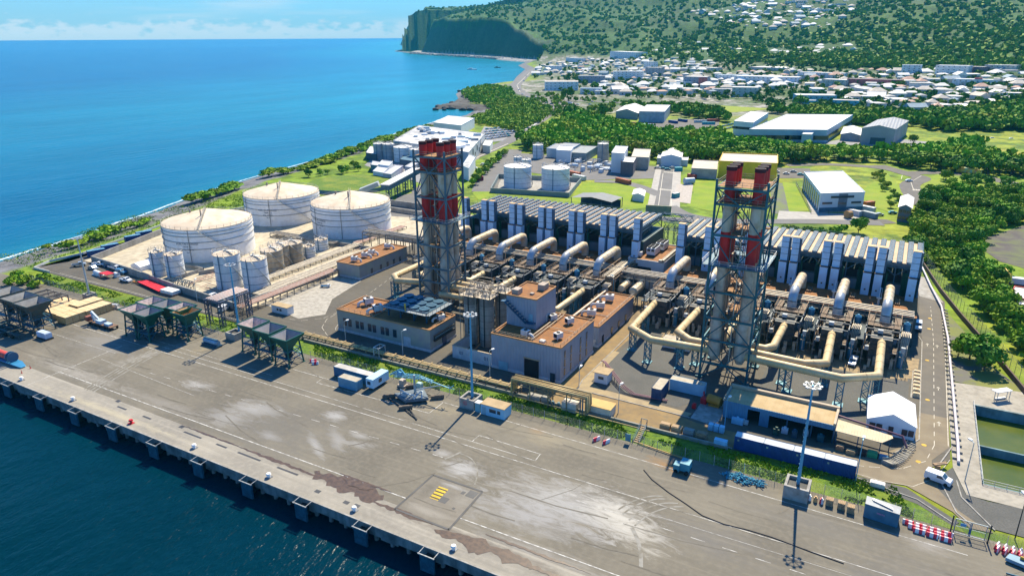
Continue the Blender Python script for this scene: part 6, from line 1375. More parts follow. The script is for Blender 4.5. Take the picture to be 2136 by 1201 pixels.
# lower chassis of the old hoppers, cab
for i, (x, y) in enumerate(((-240,98.5),(-233,100))):
    t = T('conveyor_chassis', 'dark conveyor chassis under the old hoppers, %s' % ('front','rear')[i], 'chassis', (x,y,0)); b = MB(); b.box(x-9,x+6,y-.4,y+.4,1.0,1.5); b.box(x-9,x+6,y+3.4,y+4,1.0,1.5)
    for k in range(6): b.bar((x-9+k*3,y-.4,1.2),(x-9+k*3,y+4,1.2),.3); b.bar((x-9+k*3,y,0),(x-9+k*3,y,1.2),.3)
    b.build('frame', OLDH, t); b = MB()
    for k in range(4): b.cyl((x-8+k*3.6,y-.8,.6),(x-8+k*3.6,y-.3,.6),.6,10)
    b.build('wheel', MATS['rubber'], t)
t = T('generator_box', 'white blue generator box beside the old dark hoppers', 'generator', (-221.5,104.4,0)); b = MB(); b.box(-224,-219.3,103.4,105.4,.5,2.0); b.box(-223.8,-219.5,103.5,105.3,2.0,2.15); b.build('casing', mat('gen_white', (.50,.60,.72), .5), t); b = MB(); b.box(-224.3,-219,103.2,105.6,.1,.5); b.build('skid', DARK, t)
# timber stacks: bundles one can count
TMB = mat('timber', (.58,.40,.19), .8, c2=(.48,.31,.13), sc=1.2, stripes=(2,.32,.12,(.25,.15,.06))); TMT = mat('timber_top', (.66,.50,.29), .8, c2=(.58,.41,.21), sc=.5, stripes=(1,.5,.1,(.35,.24,.12)))
tp = T('timber_bundle', None, 'timber stack', (0,0,0), 'stacks of sawn timber'); b = MB(); b.box(-2.6,2.6,-1.05,1.05,.15,2.6,0,1); b.build('planks', [TMB, TMT], tp)
b = MB()
for x in (-2,0,2): b.bar((x,-1.1,.08),(x,1.1,.08),.16)
b.build('bearer', mat('bearer', (.2,.13,.07)), tp)
i = 0
for gx, gy, cnt, hh in ((-228.6,114.6,3,1),(-228.2,121.2,4,1.0),(-235.4,115.6,3,.8),(-234.8,122.4,4,1.0),(-241.4,118.4,5,.7),(-247.2,121,3,.6)):
    for k in range(cnt):
        lab = 'pale timber stack, %s in the %s pile of the timber yard' % (wordsn[k], ('front right','back right','front middle','back middle','left','far left')[(i_ := [(-228.6,114.6),(-228.2,121.2),(-235.4,115.6),(-234.8,122.4),(-241.4,118.4),(-247.2,121)].index((gx,gy)))])
        loc = (gx, gy+k*2.2-(2.2 if cnt > 4 else 0), 0)
        if i == 0: tp.location = loc; tag(tp, lab, None)
        else: dup(tp, loc, 0, lab, (1,1,hh))
        i += 1
t = T('scrap_trailer', 'low flatbed trailer with a white crane arm left of the green hoppers', 'trailer', (-213,118,0)); b = MB(); b.box(-221.6,-209,117.4,120,.9,1.15); b.build('bed', mat('bed_rust', (.22,.13,.08), .8), t)
b = MB()
for k in range(5): 
    for yy in (117.3,119.7): b.cyl((-220+k*2.6,yy,.45),(-220+k*2.6,yy+.35,.45),.45,10)
b.build('wheel', MATS['rubber'], t); b = MB(); b.box(-221.8,-220.4,117.2,120.2,1.15,2.6); b.build('headboard', mat('head_rust', (.28,.10,.07), .8), t)
b = MB(); b.bar((-219,118.6,1.2),(-219.8,118.6,4.2),.7); b.bar((-219.8,118.6,4.2),(-216,118.6,1.8),.5); b.box(-217,-214.2,117.6,119.6,1.15,2.2); b.box(-213,-210.4,117.8,119.2,1.15,1.8); b.build('crane_arm', mat('pale_blue_machine', (.45,.58,.66), .5), t)
r_ = random.Random(12); b = MB()
for i in range(90): x = r_.uniform(-243,-224); y = r_.uniform(127.6,131.4); s = r_.uniform(.2,.9); b.obox((x,y), s*1.8, s, .03, .1+s*.6, r_.uniform(0,3))
for i in range(50): x = r_.uniform(-262,-246); y = r_.uniform(113,129); s = r_.uniform(.3,1.0); b.obox((x,y), s*2, s, .03, .1+s*.8, r_.uniform(0,3))
tag(b.build('scrap_heap', mat('scrap', (.25,.21,.17), .8, .2, c2=(.40,.40,.38), sc=.6)), 'scattered scrap iron and rubble along the fence by the timber', 'scrap', kind='stuff')
for i, (x, y, m) in enumerate(((-231,129,CW),(-236,129.5,MATS['brown_crate']),(-227,130,GALV))):
    b = MB(); b.obox((x,y), 3, 1.6, .1, 1.4, .3*i); b.obox((x,y), 2.6, 1.2, 1.4, 1.6, .3*i); one(b, 'steel_box', m, 'scrap box among the rubble by the fence, %s' % ('white one','brown one','metal one')[i], 'box')
# blue tank cart between the hopper groups
t = T('tank_skid', 'long pale blue tank on a skid between the hopper groups', 'tank skid', (-172,125,0)); b = MB(); b.cyl((-175.2,125.2,1.3),(-169.2,125.2,1.3),.75,12); b.build('tank', mat('skid_blue', (.22,.38,.50), .5), t); b = MB(); b.box(-175.6,-168.8,124.2,126.2,.1,.6); b.box(-175.2,-169.4,124.9,125.5,1.95,2.2); b.build('skid', BLUE, t)
# hose reel truck at left edge
t = T('reel_trailer', 'blue low loader with a red drum and a blue wheel at the left edge', 'trailer', (-212,90,0)); b = MB(); b.box(-222,-208.4,88.4,91,.5,.9); b.add([(-208.4,88.4,.5),(-205.6,89,.3),(-205.6,90.4,.3),(-208.4,91,.5),(-208.4,88.4,.9),(-208.4,91,.9)], [(0,1,2,3),(4,5,2,1),(0,4,1),(3,2,5)]); b.build('bed', mat('bed_blue', (.03,.22,.42), .5), t)
b = MB(); b.cyl((-218.6,89.7,2.1),(-212,89.7,2.1),1.0,14); b.build('drum', mat('drum_red', (.62,.08,.05), .5), t)
b = MB(); b.cyl((-211.6,89.7,2.2),(-211.2,89.7,2.2),1.5,16); b.cyl((-210.4,89.7,2.2),(-210.1,89.7,2.2),1.5,16); b.build('reel', mat('reel_blue', (.05,.13,.22), .5), t)
for i, (x, y) in enumerate(((-203.6,90.4),(-202.6,87.6))): b = MB(); b.cyl((x,y,.02),(x,y,1.0),.12,8,.05); b.box(x-.2,x+.2,y-.2,y+.2,.02,.08); one(b, 'traffic_cone', RED, 'small red cone by the reel trailer, %s one' % ('upper','lower')[i], 'cone')
# folded marine loading arm on its base
t = T('marine_loader', 'pale blue folded loading arm on a steel raft with a tall post', 'loading arm', (-100,127,0)); ARM = mat('arm_blue', (.12,.36,.50), .45, .1, c2=(.14,.38,.54), sc=.8)
b = MB(); b.prism([(-104.2,125.2),(-99.5,123.6),(-95.2,127.4),(-99.6,131.2)], .6, 1.3); b.build('raft', mat('raft_slate', (.13,.17,.20), .6, c2=(.09,.12,.14), sc=.5), t)
b = MB(); b.bar((-99.8,128,1.3),(-99.8,128,6.2),.4); b.bar((-99.8,128,3.6),(-98.6,127.2,1.3),.15)
b.tube([(-102.5,125.8,1.3),(-102.5,125.8,2.4),(-99.4,124.8,2.4),(-98.2,125.4,2.2),(-98.2,125.4,1.3)], .2, 6); b.tube([(-98,125,1.3),(-97.5,126.8,2.5),(-97.0,127.4,2.5),(-96.4,126.2,1.3)], .22, 6); b.box(-101.8,-100.4,124.9,125.9,1.3,2.1); b.tube([(-99.6,128,2.0),(-98,128.6,2.6),(-92.6,129.6,4.4)], .16, 6); b.build('post', mat('post_grey', (.40,.48,.52), .5, .3), t)
b = MB(); truss(b, (-105.6,127.4,5.2),(-98.6,128.8,5.6),.8,.12,8); truss(b, (-98.6,128.8,5.6),(-95.0,129.2,4.9),.55,.1,5); b.bar((-95,129.2,4.9),(-90.4,129.6,4.2),.18); b.box(-104.6,-103.4,127.2,128,5.3,6.2); b.bar((-106.8,127.2,5.0),(-103.8,127.8,7.0),.35); b.bar((-103.8,127.8,7.0),(-102.6,128,5.6),.3)
for k in range(6): a = k*.9; b.bar((-90.2,129.6,4.2),(-90.2+1.3*math.cos(a),129.6+.6*math.sin(a*2),4.2+.9*math.sin(a)),.12)
b.build('boom', ARM, t)
b = MB()
for x, y in ((-105.6,124.2),(-98.4,121.6),(-103.6,131.4),(-94.6,129.8)): b.obox((x,y), .7, 2.6, .05, 1.0, -.9); b.obox((x+.7,y+.4), .25, 2.4, .05, 1.1, -.9)
b.build('ballast', mat('ballast_dark', (.16,.13,.10), .8), t)
b = MB(); b.bar((-105.6,124.2,.3),(-98.4,121.6,.3),.25); b.bar((-103.6,131.4,.3),(-94.6,129.8,.3),.2); b.bar((-98.4,121.6,.3),(-92.6,119.0,.25),.2); b.bar((-101,125,.4),(-92.6,118.8,.25),.2); b.build('base_beam', DARK, t)
b = MB(); b.box(-106.9,-105.5,130.6,131.9,.4,2.0); b.box(-107.4,-105.0,130.4,132.1,.05,.6); b.cyl((-105.6,131.2,2),(-105.6,131.2,2.2),.2,8); one(b, 'compressor', mat('cream_blue', (.46,.38,.30), .6), 'tan machine on a blue base right of the trailer cabin', 'compressor')
b = MB(); b.box(-102.0,-100.6,131.4,132.6,.05,1.8); b.box(-101.9,-100.7,131.5,132.5,1.8,1.95); one(b, 'utility_box', mat('mint_box', (.42,.58,.52), .6), 'pale green utility box behind the loading arm', 'box')
# red white barriers
BAR = mat('barrier_stripe', (.78,.78,.77), .5, stripes=(0,1.15,.48,(.62,.03,.07)))
def barrier(label, x, y, l=1.9, ang=0, group='red and white plastic barriers'):
    b = MB(); b.add([(-l/2,-.3,0),(l/2,-.3,0),(l/2,.3,0),(-l/2,.3,0),(-l/2,-.12,.85),(l/2,-.12,.85),(l/2,.12,.85),(-l/2,.12,.85)], [(3,2,1,0),(4,5,6,7),(0,1,5,4),(1,2,6,5),(2,3,7,6),(3,0,4,7)])
    o = b.build('road_barrier', BAR); o.location = (x,y,.03); o.rotation_euler = (0,0,ang); tag(o, label, 'barrier', group)
n = 0
for row, yy in enumerate((131.9,130.9,130.0)):
    for k in range(3 if row else 4): barrier('red and white barrier, %s from the left in the %s row left of the gate' % (wordsn[k], ('back','middle','front')[row]), 10.6+k*2.1+(row*.9), yy-k*.1)
for row, yy in enumerate((132.3,131.3)):
    for k in range(6): barrier('red and white barrier, %s from the left in the %s row right of the gate' % (wordsn[k], ('back','front')[row]), 24.6+k*1.1, yy-k*.05, 1.6, 1.2)
barrier('red and white barrier left of the pair near the stair', -51.6,131,1.9,1.1); barrier('red and white barrier right of the pair near the stair', -49.2,131,1.9,1.1)
barrier('red and white barrier beside the right green hopper, rear', -137.4,131,1.8,.6); barrier('red and white barrier beside the right green hopper, front', -135.8,130.2,1.8,.6)
for i, (x, m, lab) in enumerate(((-6.5,BAR,'red and white drum barrel left of the pallets'),(-5.4,mat('orange_cap', (.62,.38,.16)),'orange barrel between two striped ones'),(-4.3,BAR,'red and white drum barrel beside the pallets'))):
    b = MB(); b.cyl((x,130.8,.03),(x,130.8,1.0),.42,10,.34); b.cyl((x,130.8,1.0),(x,130.8,1.3),.2,8); one(b, 'barrel', m, lab, 'barrel')
for i, (x, y) in enumerate(((-2.9,131.1),(-.8,131.0),(.9,130.6))):
    b = MB()
    for k in range(4): b.box(x-.65,x+.65,y-.6,y+.6,.05+k*.35,.32+k*.35)
    for k in range(5): b.box(x-.65+k*.28,x-.48+k*.28,y-.62,y+.62,1.4,1.48)
    one(b, 'pallet_stack', mat('pallet', (.42,.30,.17), .85, c2=(.25,.17,.1), sc=2), '%s wooden pallet stack right of the mast plinth' % ('left','middle','right')[i], 'pallets', 'pallet stacks')
t = T('scrap_skip', 'big blue steel skip tank with girders lying on its top', 'skip', (6,131,0)); b = MB(); b.prism([(3.1,130.2),(8.9,129.6),(9.1,132.2),(3.2,133)], .05, 3.0, 0, 1); b.build('body', [mat('skip_blue', (.06,.17,.25), .6, c2=(.04,.12,.18), sc=.6), mat('skip_top', (.38,.40,.40), .7, c2=(.28,.29,.29), sc=.8)], t)
b = MB(); b.bar((4.2,132.2,3.2),(7.6,130.7,3.2),.2); b.bar((4.4,131.7,3.2),(7.7,130.3,3.2),.2); b.bar((4.2,132.2,3.2),(4.4,131.7,3.2),.15); b.build('girder', GALV, t); b = MB(); b.bar((5.2,129.96,1.75),(6.6,129.82,1.75),.02,.3); b.build('faded_stencil', mat('stencil_pink', (.4,.16,.3), .7, c2=(.06,.17,.25), sc=5, lo=.45, hi=.55), t)
b = MB(); r_ = random.Random(2)
for i in range(150):
    a = r_.uniform(0,6.28); rr_ = r_.random()**.6; x = -19.2+4.6*rr_*math.cos(a); y = 131.3+1.5*rr_*math.sin(a); p = [(x,y,.1+.5*(1-rr_))]
    for k in range(3): p.append((p[-1][0]+r_.uniform(-.5,.5),p[-1][1]+r_.uniform(-.4,.4),max(.08,p[-1][2]+r_.uniform(-.3,.35))))
    b.tube(p, r_.uniform(.06,.13), 5)
tag(b.build('net_heap', mat('net_blue', (.08,.36,.48), .8, c2=(.03,.14,.22), sc=2.5)), 'heap of tangled blue fishing nets at the fence', 'nets', kind='stuff')
t = T('blue_machine', 'teal tipping skip standing in the tower shadow at the fence', 'machine', (-30.8,128.6,0)); b = MB(); b.box(-31.6,-29.6,127.6,130,.6,2.4); b.box(-32.8,-31.6,127.2,129,.4,1.9); b.build('body', mat('machine_teal', (.05,.28,.36), .5), t); b = MB()
for x in (-32.2,-30): b.cyl((x,127.2,.45),(x,127.6,.45),.45,10); b.cyl((x,129.6,.45),(x,130,.45),.45,10)
b.build('wheel', MATS['rubber'], t)
b = MB(); b.bar((-43,134.2,.3),(-30,132.6,.3),.2); one(b, 'orange_pipe', mat('orange_pipe', (.5,.3,.08), .6), 'long orange pipe lying at the foot of the grass bank', 'pipe')
t = T('flatbed', 'blue and grey low platform with an orange roll at the bottom right edge', 'trailer', (29,128,0)); b = MB(); b.prism([(25.5,128.6),(38,125),(38.4,128.4),(26.2,130.2)], .3, .9); b.build('bed', mat('bed_grey_blue', (.20,.34,.44), .6), t); b = MB(); b.cyl((27.6,129.4,1.2),(29.6,129,1.2),.3,10); b.build('roll', mat('roll_orange', (.55,.33,.04), .6), t); b = MB(); b.box(25.4,38,124.8,125,.2,.5); b.build('side_beam', BLUE, t)
b = MB(); b.box(3.5,6.2,141.4,142.8,.15,.95); b.box(3.6,6.1,141.5,142.7,.95,1.05); one(b, 'white_block', WHS, 'white block box on the dark verge right of the blue containers', 'box')
b = MB(); b.box(15,16,154.6,155.4,.2,.9); b.bar((14.6,155,.9),(17,156.8,1.0),.3); b.bar((14.8,154.6,.9),(17.2,156.4,1.0),.3); one(b, 'barrier_arm', ORST, 'orange and blue folded barrier near the parked white van', 'barrier')
# ponds
PWT = mat('pond_water', (.055,.085,.007), .25, c2=(.09,.11,.010), sc=.15, spec=.15, bump=.02, bsc=2)
struct(MB().poly([(23.6,153.6,-2.6),(60,153.6,-2.6),(60,190.6,-2.6),(23.6,190.6,-2.6)]).build('pond_water', PWT))
PCW = mat('pond_wall', (.16,.26,.28), .8, c2=(.10,.17,.19), sc=.5, c3=(.05,.07,.06), sc3=.4, streak=True)
t = T('pond_basin', 'concrete walls of the green settling ponds', 'basin', (30,172,0)); b = MB(); b.box(23.4,23.75,153.4,190.8,-7,.09); b.box(23.75,62,190.6,191,-7,.09); b.box(23.75,62,153.2,153.6,-7,.09); b.box(61.6,62,153.6,190.6,-7,.09); b.build('wall', PCW, t)
b = MB(); b.box(23.75,61.6,170.9,171.4,-7,-.6); b.build('divider', PCW, t); b = MB(); rail(b, [(23.4,190.8,.1),(23.4,153.3,.1),(61,153.3,.1)], 1.1, .05, 2); b.build('railing', mat('tank_rail', (.55,.54,.5)), t)
t = T('shelter', 'small white roofed shelter beside the ponds', 'shelter', (29.4,196.6,0)); b = MB(); b.obox((29.4,197), 4.6, 1.8, 2.5, 2.65, .75); b.build('roof', WH, t); b = MB()
for d in (-1.9,1.9): b.bar((29.4+d*.73,197+d*.68,0),(29.4+d*.73,197+d*.68,2.5),.14); b.bar((29.9+d*.73,196.4+d*.68,0),(29.9+d*.73,196.4+d*.68,2.5),.14)
b.obox((29.4,197), 3, .5, .1, .55, .75); b.build('post', GALV, t)
# ------------------------------------------------------------------ vehicles
TYRE = MATS['rubber']
def vehicle(kind_, label, x, y, ang, m, group=None, z=.08, cab=None):
    t = T({'van':'delivery_van','car':'parked_car','pickup':'pickup_truck','truck':'flatbed_truck','semi':'semi_trailer'}[kind_], label, {'van':'van','car':'car','pickup':'pickup','truck':'truck','semi':'truck'}[kind_], (0,0,0), group)
    def body(profile, w, mm=m, nm='body'):
        b = MB(); n = len(profile); vs = [(p[0],-w/2,p[1]) for p in profile]+[(p[0],w/2,p[1]) for p in profile]
        b.add(vs, [tuple(range(n)), tuple(range(n,2*n))[::-1]]+[(i,n+i,n+(i+1)%n,(i+1)%n) for i in range(n)]); return b.build(nm, mm, t)
    def wheels(xs, w, r=.34):
        for xx in xs:
            for s in (-1,1): b = MB(); b.cyl((xx,s*(w/2-.12),r),(xx,s*(w/2+.03),r),r,12); b.build('wheel', TYRE, t)
    def glass(q, w):
        b = MB(); n = len(q); b.add([(p[0],-w/2-.012,p[1]) for p in q]+[(p[0],w/2+.012,p[1]) for p in q], [tuple(range(n)), tuple(range(n,2*n))[::-1]]); return b
    if kind_ == 'van':
        body([(-2.3,.3),(-2.35,1.0),(-2.25,1.85),(.6,1.9),(1.3,1.25),(2.15,1.05),(2.3,.6),(2.25,.3)], 1.8); wheels((-1.5,1.45), 1.8)
        b = glass([(-.2,1.2),(-.2,1.7),(.55,1.75),(1.05,1.25)], 1.8); b.add([(.66,-.75,1.87),(.66,.75,1.87),(1.28,.75,1.29),(1.28,-.75,1.29)], [(0,1,2,3)]); b.add([(-2.37,-.7,1.2),(-2.37,.7,1.2),(-2.31,.7,1.7),(-2.31,-.7,1.7)], [(3,2,1,0)]); b.build('window', GLASS, t)
        b = MB(); b.box(2.22,2.32,-.8,.8,.35,.6); b.build('bumper', DARK, t)
    elif kind_ == 'car':
        body([(-2.1,.28),(-2.15,.8),(-1.6,.95),(-1.2,1.42),(.35,1.45),(1.0,.95),(1.95,.8),(2.1,.5),(2.05,.28)], 1.72); wheels((-1.3,1.3), 1.72)
        b = glass([(-1.35,.98),(-1.08,1.36),(.3,1.38),(.8,.98)], 1.72); b.add([(.38,-.7,1.42),(.38,.7,1.42),(.98,.7,.99),(.98,-.7,.99)], [(0,1,2,3)]); b.build('window', GLASS, t)
    elif kind_ == 'pickup':
        body([(-.2,.5),(-.2,1.75),(.9,1.8),(1.35,1.2),(2.3,1.05),(2.45,.5)], 1.8); b = MB(); b.box(-2.6,-.25,-.9,.9,.55,.75); b.box(-2.6,-.25,-.9,-.82,.75,1.2); b.box(-2.6,-.25,.82,.9,.75,1.2); b.box(-2.6,-2.52,-.82,.82,.75,1.2); b.build('load_bed', m, t); wheels((-1.6,1.6), 1.8, .38)
        b = glass([(0,1.2),(0,1.65),(.85,1.7),(1.15,1.2)], 1.8); b.add([(.94,-.75,1.78),(.94,.75,1.78),(1.34,.75,1.24),(1.34,-.75,1.24)], [(0,1,2,3)]); b.build('window', GLASS, t)
    elif kind_ == 'truck':
        body([(1.6,.5),(1.6,2.3),(2.9,2.3),(3.4,1.5),(3.6,.5)], 2.2, cab or m, 'cab'); b = MB(); b.box(-3.6,1.5,-1.15,1.15,.8,1.0); b.box(-3.6,1.5,-1.15,-1.08,1,1.4); b.box(-3.6,1.5,1.08,1.15,1,1.4); b.build('load_bed', m, t); wheels((-2.4,2.5), 2.1, .45)
        b = glass([(1.9,1.4),(1.9,2.1),(2.8,2.1),(3.1,1.4)], 2.2); b.add([(2.93,-.9,2.26),(2.93,.9,2.26),(3.37,.9,1.55),(3.37,-.9,1.55)], [(0,1,2,3)]); b.build('window', GLASS, t)
    elif kind_ == 'semi':
        b = MB(); b.box(-6.6,5.4,-1.25,1.25,1.2,3.9); b.build('trailer_box', m, t); body([(5.8,.5),(5.8,3.2),(7.4,3.2),(7.9,2.0),(8.0,.5)], 2.4, cab or m, 'cab'); wheels((-5.4,-4.2,6.8), 2.3, .5)
        b = MB(); b.box(-6.4,6,-.5,.5,.8,1.1); b.build('chassis', DARK, t)
    t.location = (x,y,z); t.rotation_euler = (0,0,ang); return t
VW = mat('car_white', (.74,.76,.78), .3, 0, spec=.6)
vehicle('van', 'white van parked on the dark gravel by the ponds', 15.6,149.8,-.28,VW,z=.12).scale = (1.06,)*3
vehicle('van', 'white van facing the camera between two boiler bays', -4.6,201.4,-math.pi/2-.1,VW); vehicle('van', 'white van on the road edge beside the last boiler bay', 10.6,238.6,-math.pi/2,VW).scale = (1.15,)*3
vehicle('truck', 'white cab flatbed truck parked along the bund wall', -206.6,151.6,.1,mat('bed_tan', (.35,.28,.22)),cab=VW); vehicle('van', 'white blue van at the foot of the pipe bridge', -192.6,146.8,1.9,VW)
vehicle('truck', 'small blue and white dumper near the grey hall', -178.9,180.4,.5,mat('bed_blue', (.03,.22,.42)),cab=VW).scale = (.5,)*3
CARC = [mat('car_silver', (.42,.46,.48), .3, .4), mat('car_blue', (.06,.20,.36), .3, .2), VW, mat('car_teal', (.03,.28,.34), .4)]
vehicle('pickup', 'silver pickup leftmost at the bend of the plant road', -284,152.5,.9,CARC[0]); vehicle('pickup', 'white pickup in the bunch of parked cars at the bend', -277.5,156.6,.4,VW); vehicle('car', 'blue car in the bunch of parked cars at the bend', -271.5,157.4,.3,CARC[1]); vehicle('truck', 'white truck among parked cars at the bend', -266.5,156.4,-.1,mat('bed_white', (.6,.6,.6)),cab=VW); vehicle('van', 'dark blue van parked beside the bund corner', -260,154.6,.1,CARC[1])
vehicle('car', 'silver car parked by the bund corner', -275,152.6,.2,CARC[0]); vehicle('pickup', 'white pickup standing alone on the plant road', -249.4,149.4,.1,VW)
b = MB(); b.cyl((-268.4,149.4,1.0),(-263.6,148.6,1.0),.9,12); b.box(-268.6,-263.4,148,150,.1,.4); one(b, 'road_tanker', WH, 'white rounded tank trailer beside the red awning', 'tanker')
b = MB(); b.cyl((-258.8,151.2,1.0),(-256.8,151.2,1.0),.9,12); b.box(-259,-256.6,150.4,152,.1,.5); one(b, 'small_tanker', WH, 'small white tank unit right of the red awning', 'tank')
REDC = mat('red_cloth', (.62,.012,.03), .7, c2=(.52,.01,.02), sc=.6)
b = MB(); b.prism([(-263.4,148),(-258.4,147.8),(-258,150.6),(-262.8,151)], 1.6, 1.75); 
for x, y in ((-263.2,148.2),(-258.6,148),(-258.2,150.4),(-262.6,150.8)): b.bar((x,y,.05),(x,y,1.6),.1)
one(b, 'red_awning', REDC, 'small red awning beside the white tank trailer', 'awning')
b = MB(); b.prism([(-243.2,149.8),(-226.4,146.6),(-225.6,150.2),(-241.4,153.6)], .9, 1.05); 
for x, y in ((-243,150),(-226.8,146.9),(-226,150),(-241.2,153.3)): b.bar((x,y,.05),(x,y,.9),.12)
one(b, 'red_sheet', REDC, 'long bright red sheet cover on the plant road', 'awning')
b = MB(); b.box(-246.4,-243.6,150,153,.1,.5); b.box(-246,-244,150.4,152.6,.5,.7); one(b, 'orange_sheet', mat('orange_cloth', (.7,.30,.08), .7), 'orange sheet at the left end of the long red cover', 'cover')
t = T('crate_row', 'white crates with dark slots at the right end of the long red cover', 'crates', (-223,148.6,0)); b = MB()
for k in range(4): b.box(-226+k*1.7,-224.5+k*1.7,147,150.4,.6,1.7)
b.build('crate', WH, t); b = MB(); b.box(-226.2,-219.2,146.8,150.6,.05,.6); b.build('base', mat('base_brown', (.25,.16,.13)), t)
for i, (x, y, a) in enumerate(((-291,164.8,1.25),(-293.5,172.5,1.27),(-298.5,186.5,1.27),(-300.5,193.4,1.27))): container('dark blue container on the seaward service road, %s from the front' % wordsn[i], x-1.2, y, 6.6, CBL, a, .03, 2.5, 2.6, CB2, 'blue containers on the seaward road')
slab([(-298,142),(-292,142),(-296,165),(-311,215),(-298,292),(-292,292),(-304,214),(-291,163)], ASP, 'service_road', .06)
wall('sea_wall', 'low white edge wall along the seaward service road', [(-286,141.8),(-296.5,141.8),(-300.5,150),(-299,163),(-314,214),(-302,294)], .3, .9, WHS)
# ------------------------------------------------------------------ beyond the plant: works, warehouses, roads, town
def g2(px, py, z=0.0):
    p = at(px, py, z); return (p.x, p.y)
WIN = MB().box(-.5,.5,-.06,.06,-.5,.5)
_w = WIN.build('window', GLASS); WME = _w.data; bpy.data.objects.remove(_w)
def winpart(t, x, y, z, w, h, ang, m=None):
    o = bpy.data.objects.new('window', WME); COL.objects.link(o); o.parent = t; o.location = Vector((x,y,z))-parent_loc(t); o.scale = (w,1.6,h); o.rotation_euler = (0,0,ang); return o
def fp(label, A, B, C, h, wall, roof, name='building', cat='building', z0=0.0, gable=0.0, wins=None, raised=None, para=.4, group=None):
    """building on three ground corners: front left, front right, back right"""
    A, B, C = [Vector((p[0],p[1],0)) for p in (A, B, C)]; D = A+(C-B); t = T(name, label, cat, ((A.x+C.x)/2,(A.y+C.y)/2,z0), group)
    q = [A, B, C, D]; b = MB(); vs = [(p.x,p.y,z0-1.5) for p in q]+[(p.x,p.y,z0+h) for p in q]
    fs = [(0,1,5,4),(1,2,6,5),(2,3,7,6),(3,0,4,7)]
    if gable:
        m1, m2 = (A+B)/2, (C+D)/2; vs += [(m1.x,m1.y,z0+h+gable),(m2.x,m2.y,z0+h+gable)]; fs += [(4,5,8),(6,7,9)]
    b.add(vs, fs); b.build('wall', wall, t); r = MB()
    if gable:
        u = (B-A).normalized()*.5; e = .05
        r.add([(A.x-u.x,A.y-u.y,z0+h-.2+e),(m1.x,m1.y,z0+h+gable+e),(m2.x,m2.y,z0+h+gable+e),(D.x-u.x,D.y-u.y,z0+h-.2+e),(B.x+u.x,B.y+u.y,z0+h-.2+e),(C.x+u.x,C.y+u.y,z0+h-.2+e)], [(0,1,2,3),(1,4,5,2)])
    else:
        c = (A+C)/2; k = .99; r.poly([(c.x+(p.x-c.x)*k,c.y+(p.y-c.y)*k,z0+h+.02) for p in q])
    r.build('roof', roof, t)
    if not gable and para:
        p_ = MB()
        for i in range(4): a, c2 = q[i], q[(i+1)%4]; p_.bar((a.x,a.y,z0+h+para/2-.05),(c2.x,c2.y,z0+h+para/2-.05),.3,para)
        p_.build('parapet', wall, t)
    if wins:
        cols, rows, ww, wh, zb, dz = wins
        for (P, Q, n) in ((A,B,cols),(B,C,max(1,int(cols*(C-B).length/max(1,(B-A).length))))):
            d = (Q-P).normalized(); ang = math.atan2(d.y,d.x)
            for i in range(min(n,14)):
                s = P.lerp(Q,(i+.5)/min(n,14))
                for j in range(rows): winpart(t, s.x, s.y, z0+zb+j*dz, ww, wh, ang)
    return t
WR = mat('roof_white', (.72,.70,.66), .6, c2=(.62,.59,.54), sc=.08, c3=(.45,.43,.40), sc3=.3, amt3=.35); WWL = mat('far_white_wall', (.62,.66,.68), .65, c2=(.54,.58,.6), sc=.1)
LBW = mat('far_blue_wall', (.32,.44,.52), .65, c2=(.28,.38,.46), sc=.1); GRW = mat('far_grey_wall', (.33,.34,.35), .7, c2=(.27,.28,.29), sc=.1, corr=('xy',1.2,.05)); GRR = mat('far_grey_roof', (.24,.25,.27), .6, c2=(.19,.20,.21), sc=.2, corr=('x',2.4,.06))
YEW = mat('yellow_wall', (.80,.52,.02), .65, c2=(.66,.43,.02), sc=.3); CRW = mat('cream_far_wall', (.50,.42,.30), .7, c2=(.42,.34,.24), sc=.2); CRR = mat('cream_far_roof', (.52,.45,.36), .75, c2=(.42,.36,.28), sc=.15); GLB = mat('glass_blue', (.03,.12,.19), .2, spec=.8)
# two white tanks in their bund
for x, y, l in ((-205.3,375.1,'left of the pair of white tanks in the green bund'),(-182.6,380.7,'right of the pair of white tanks in the green bund')):
    t = tanksmall('white tank with diagonal stair, '+l, x, y, 8.4, 12.6, TW2, WR, group='white tanks of the works behind')
t = T('bund_wall', 'grey bund wall around the pair of white tanks', 'wall', (-193,372,0)); b = MB(); P4 = [g2(1024,402),g2(1186,412),g2(1212,380),g2(1040,372)]
for i in range(4): p, q_ = P4[i], P4[(i+1)%4]; b.bar((*p,1.4),(*q_,1.4),.5,2.8)
b.build('wall', mat('bund_green', (.20,.25,.25), .8, c2=(.15,.19,.19), sc=.3), t)
slab([P4[0],P4[1],P4[2],P4[3]], CONC, 'bund_floor', .05)
for px, py, r, h, l, m in ((1122,330,3.9,10,'small white tank behind the pair of tanks',TW2),(1080,348,2.9,7,'small white tank left behind the pair of tanks',TW2),(1098,352,3.3,6.5,'low white tank behind the pair of tanks',TW2),(1257,337,4.0,13,'tall tan tank with vertical ribs by the forest edge',mat('ribbed_tan', (.42,.40,.35), .6, .2, corr=('xy',1.0,.06)))):
    x, y = g2(px,py); tanksmall(l, x, y, r, h, m, WR, group='tanks of the works behind')
fp('pale blue low works building behind the small tanks', g2(1140,328), g2(1188,332), g2(1210,318), 6.5, LBW, GRR); fp('grey roofed works hall beside the tan ribbed tank', g2(1186,336), g2(1222,338), g2(1246,322), 6.0, mat('slate_green_wall', (.22,.28,.29), .7), mat('slate_roof', (.26,.28,.28), .7))
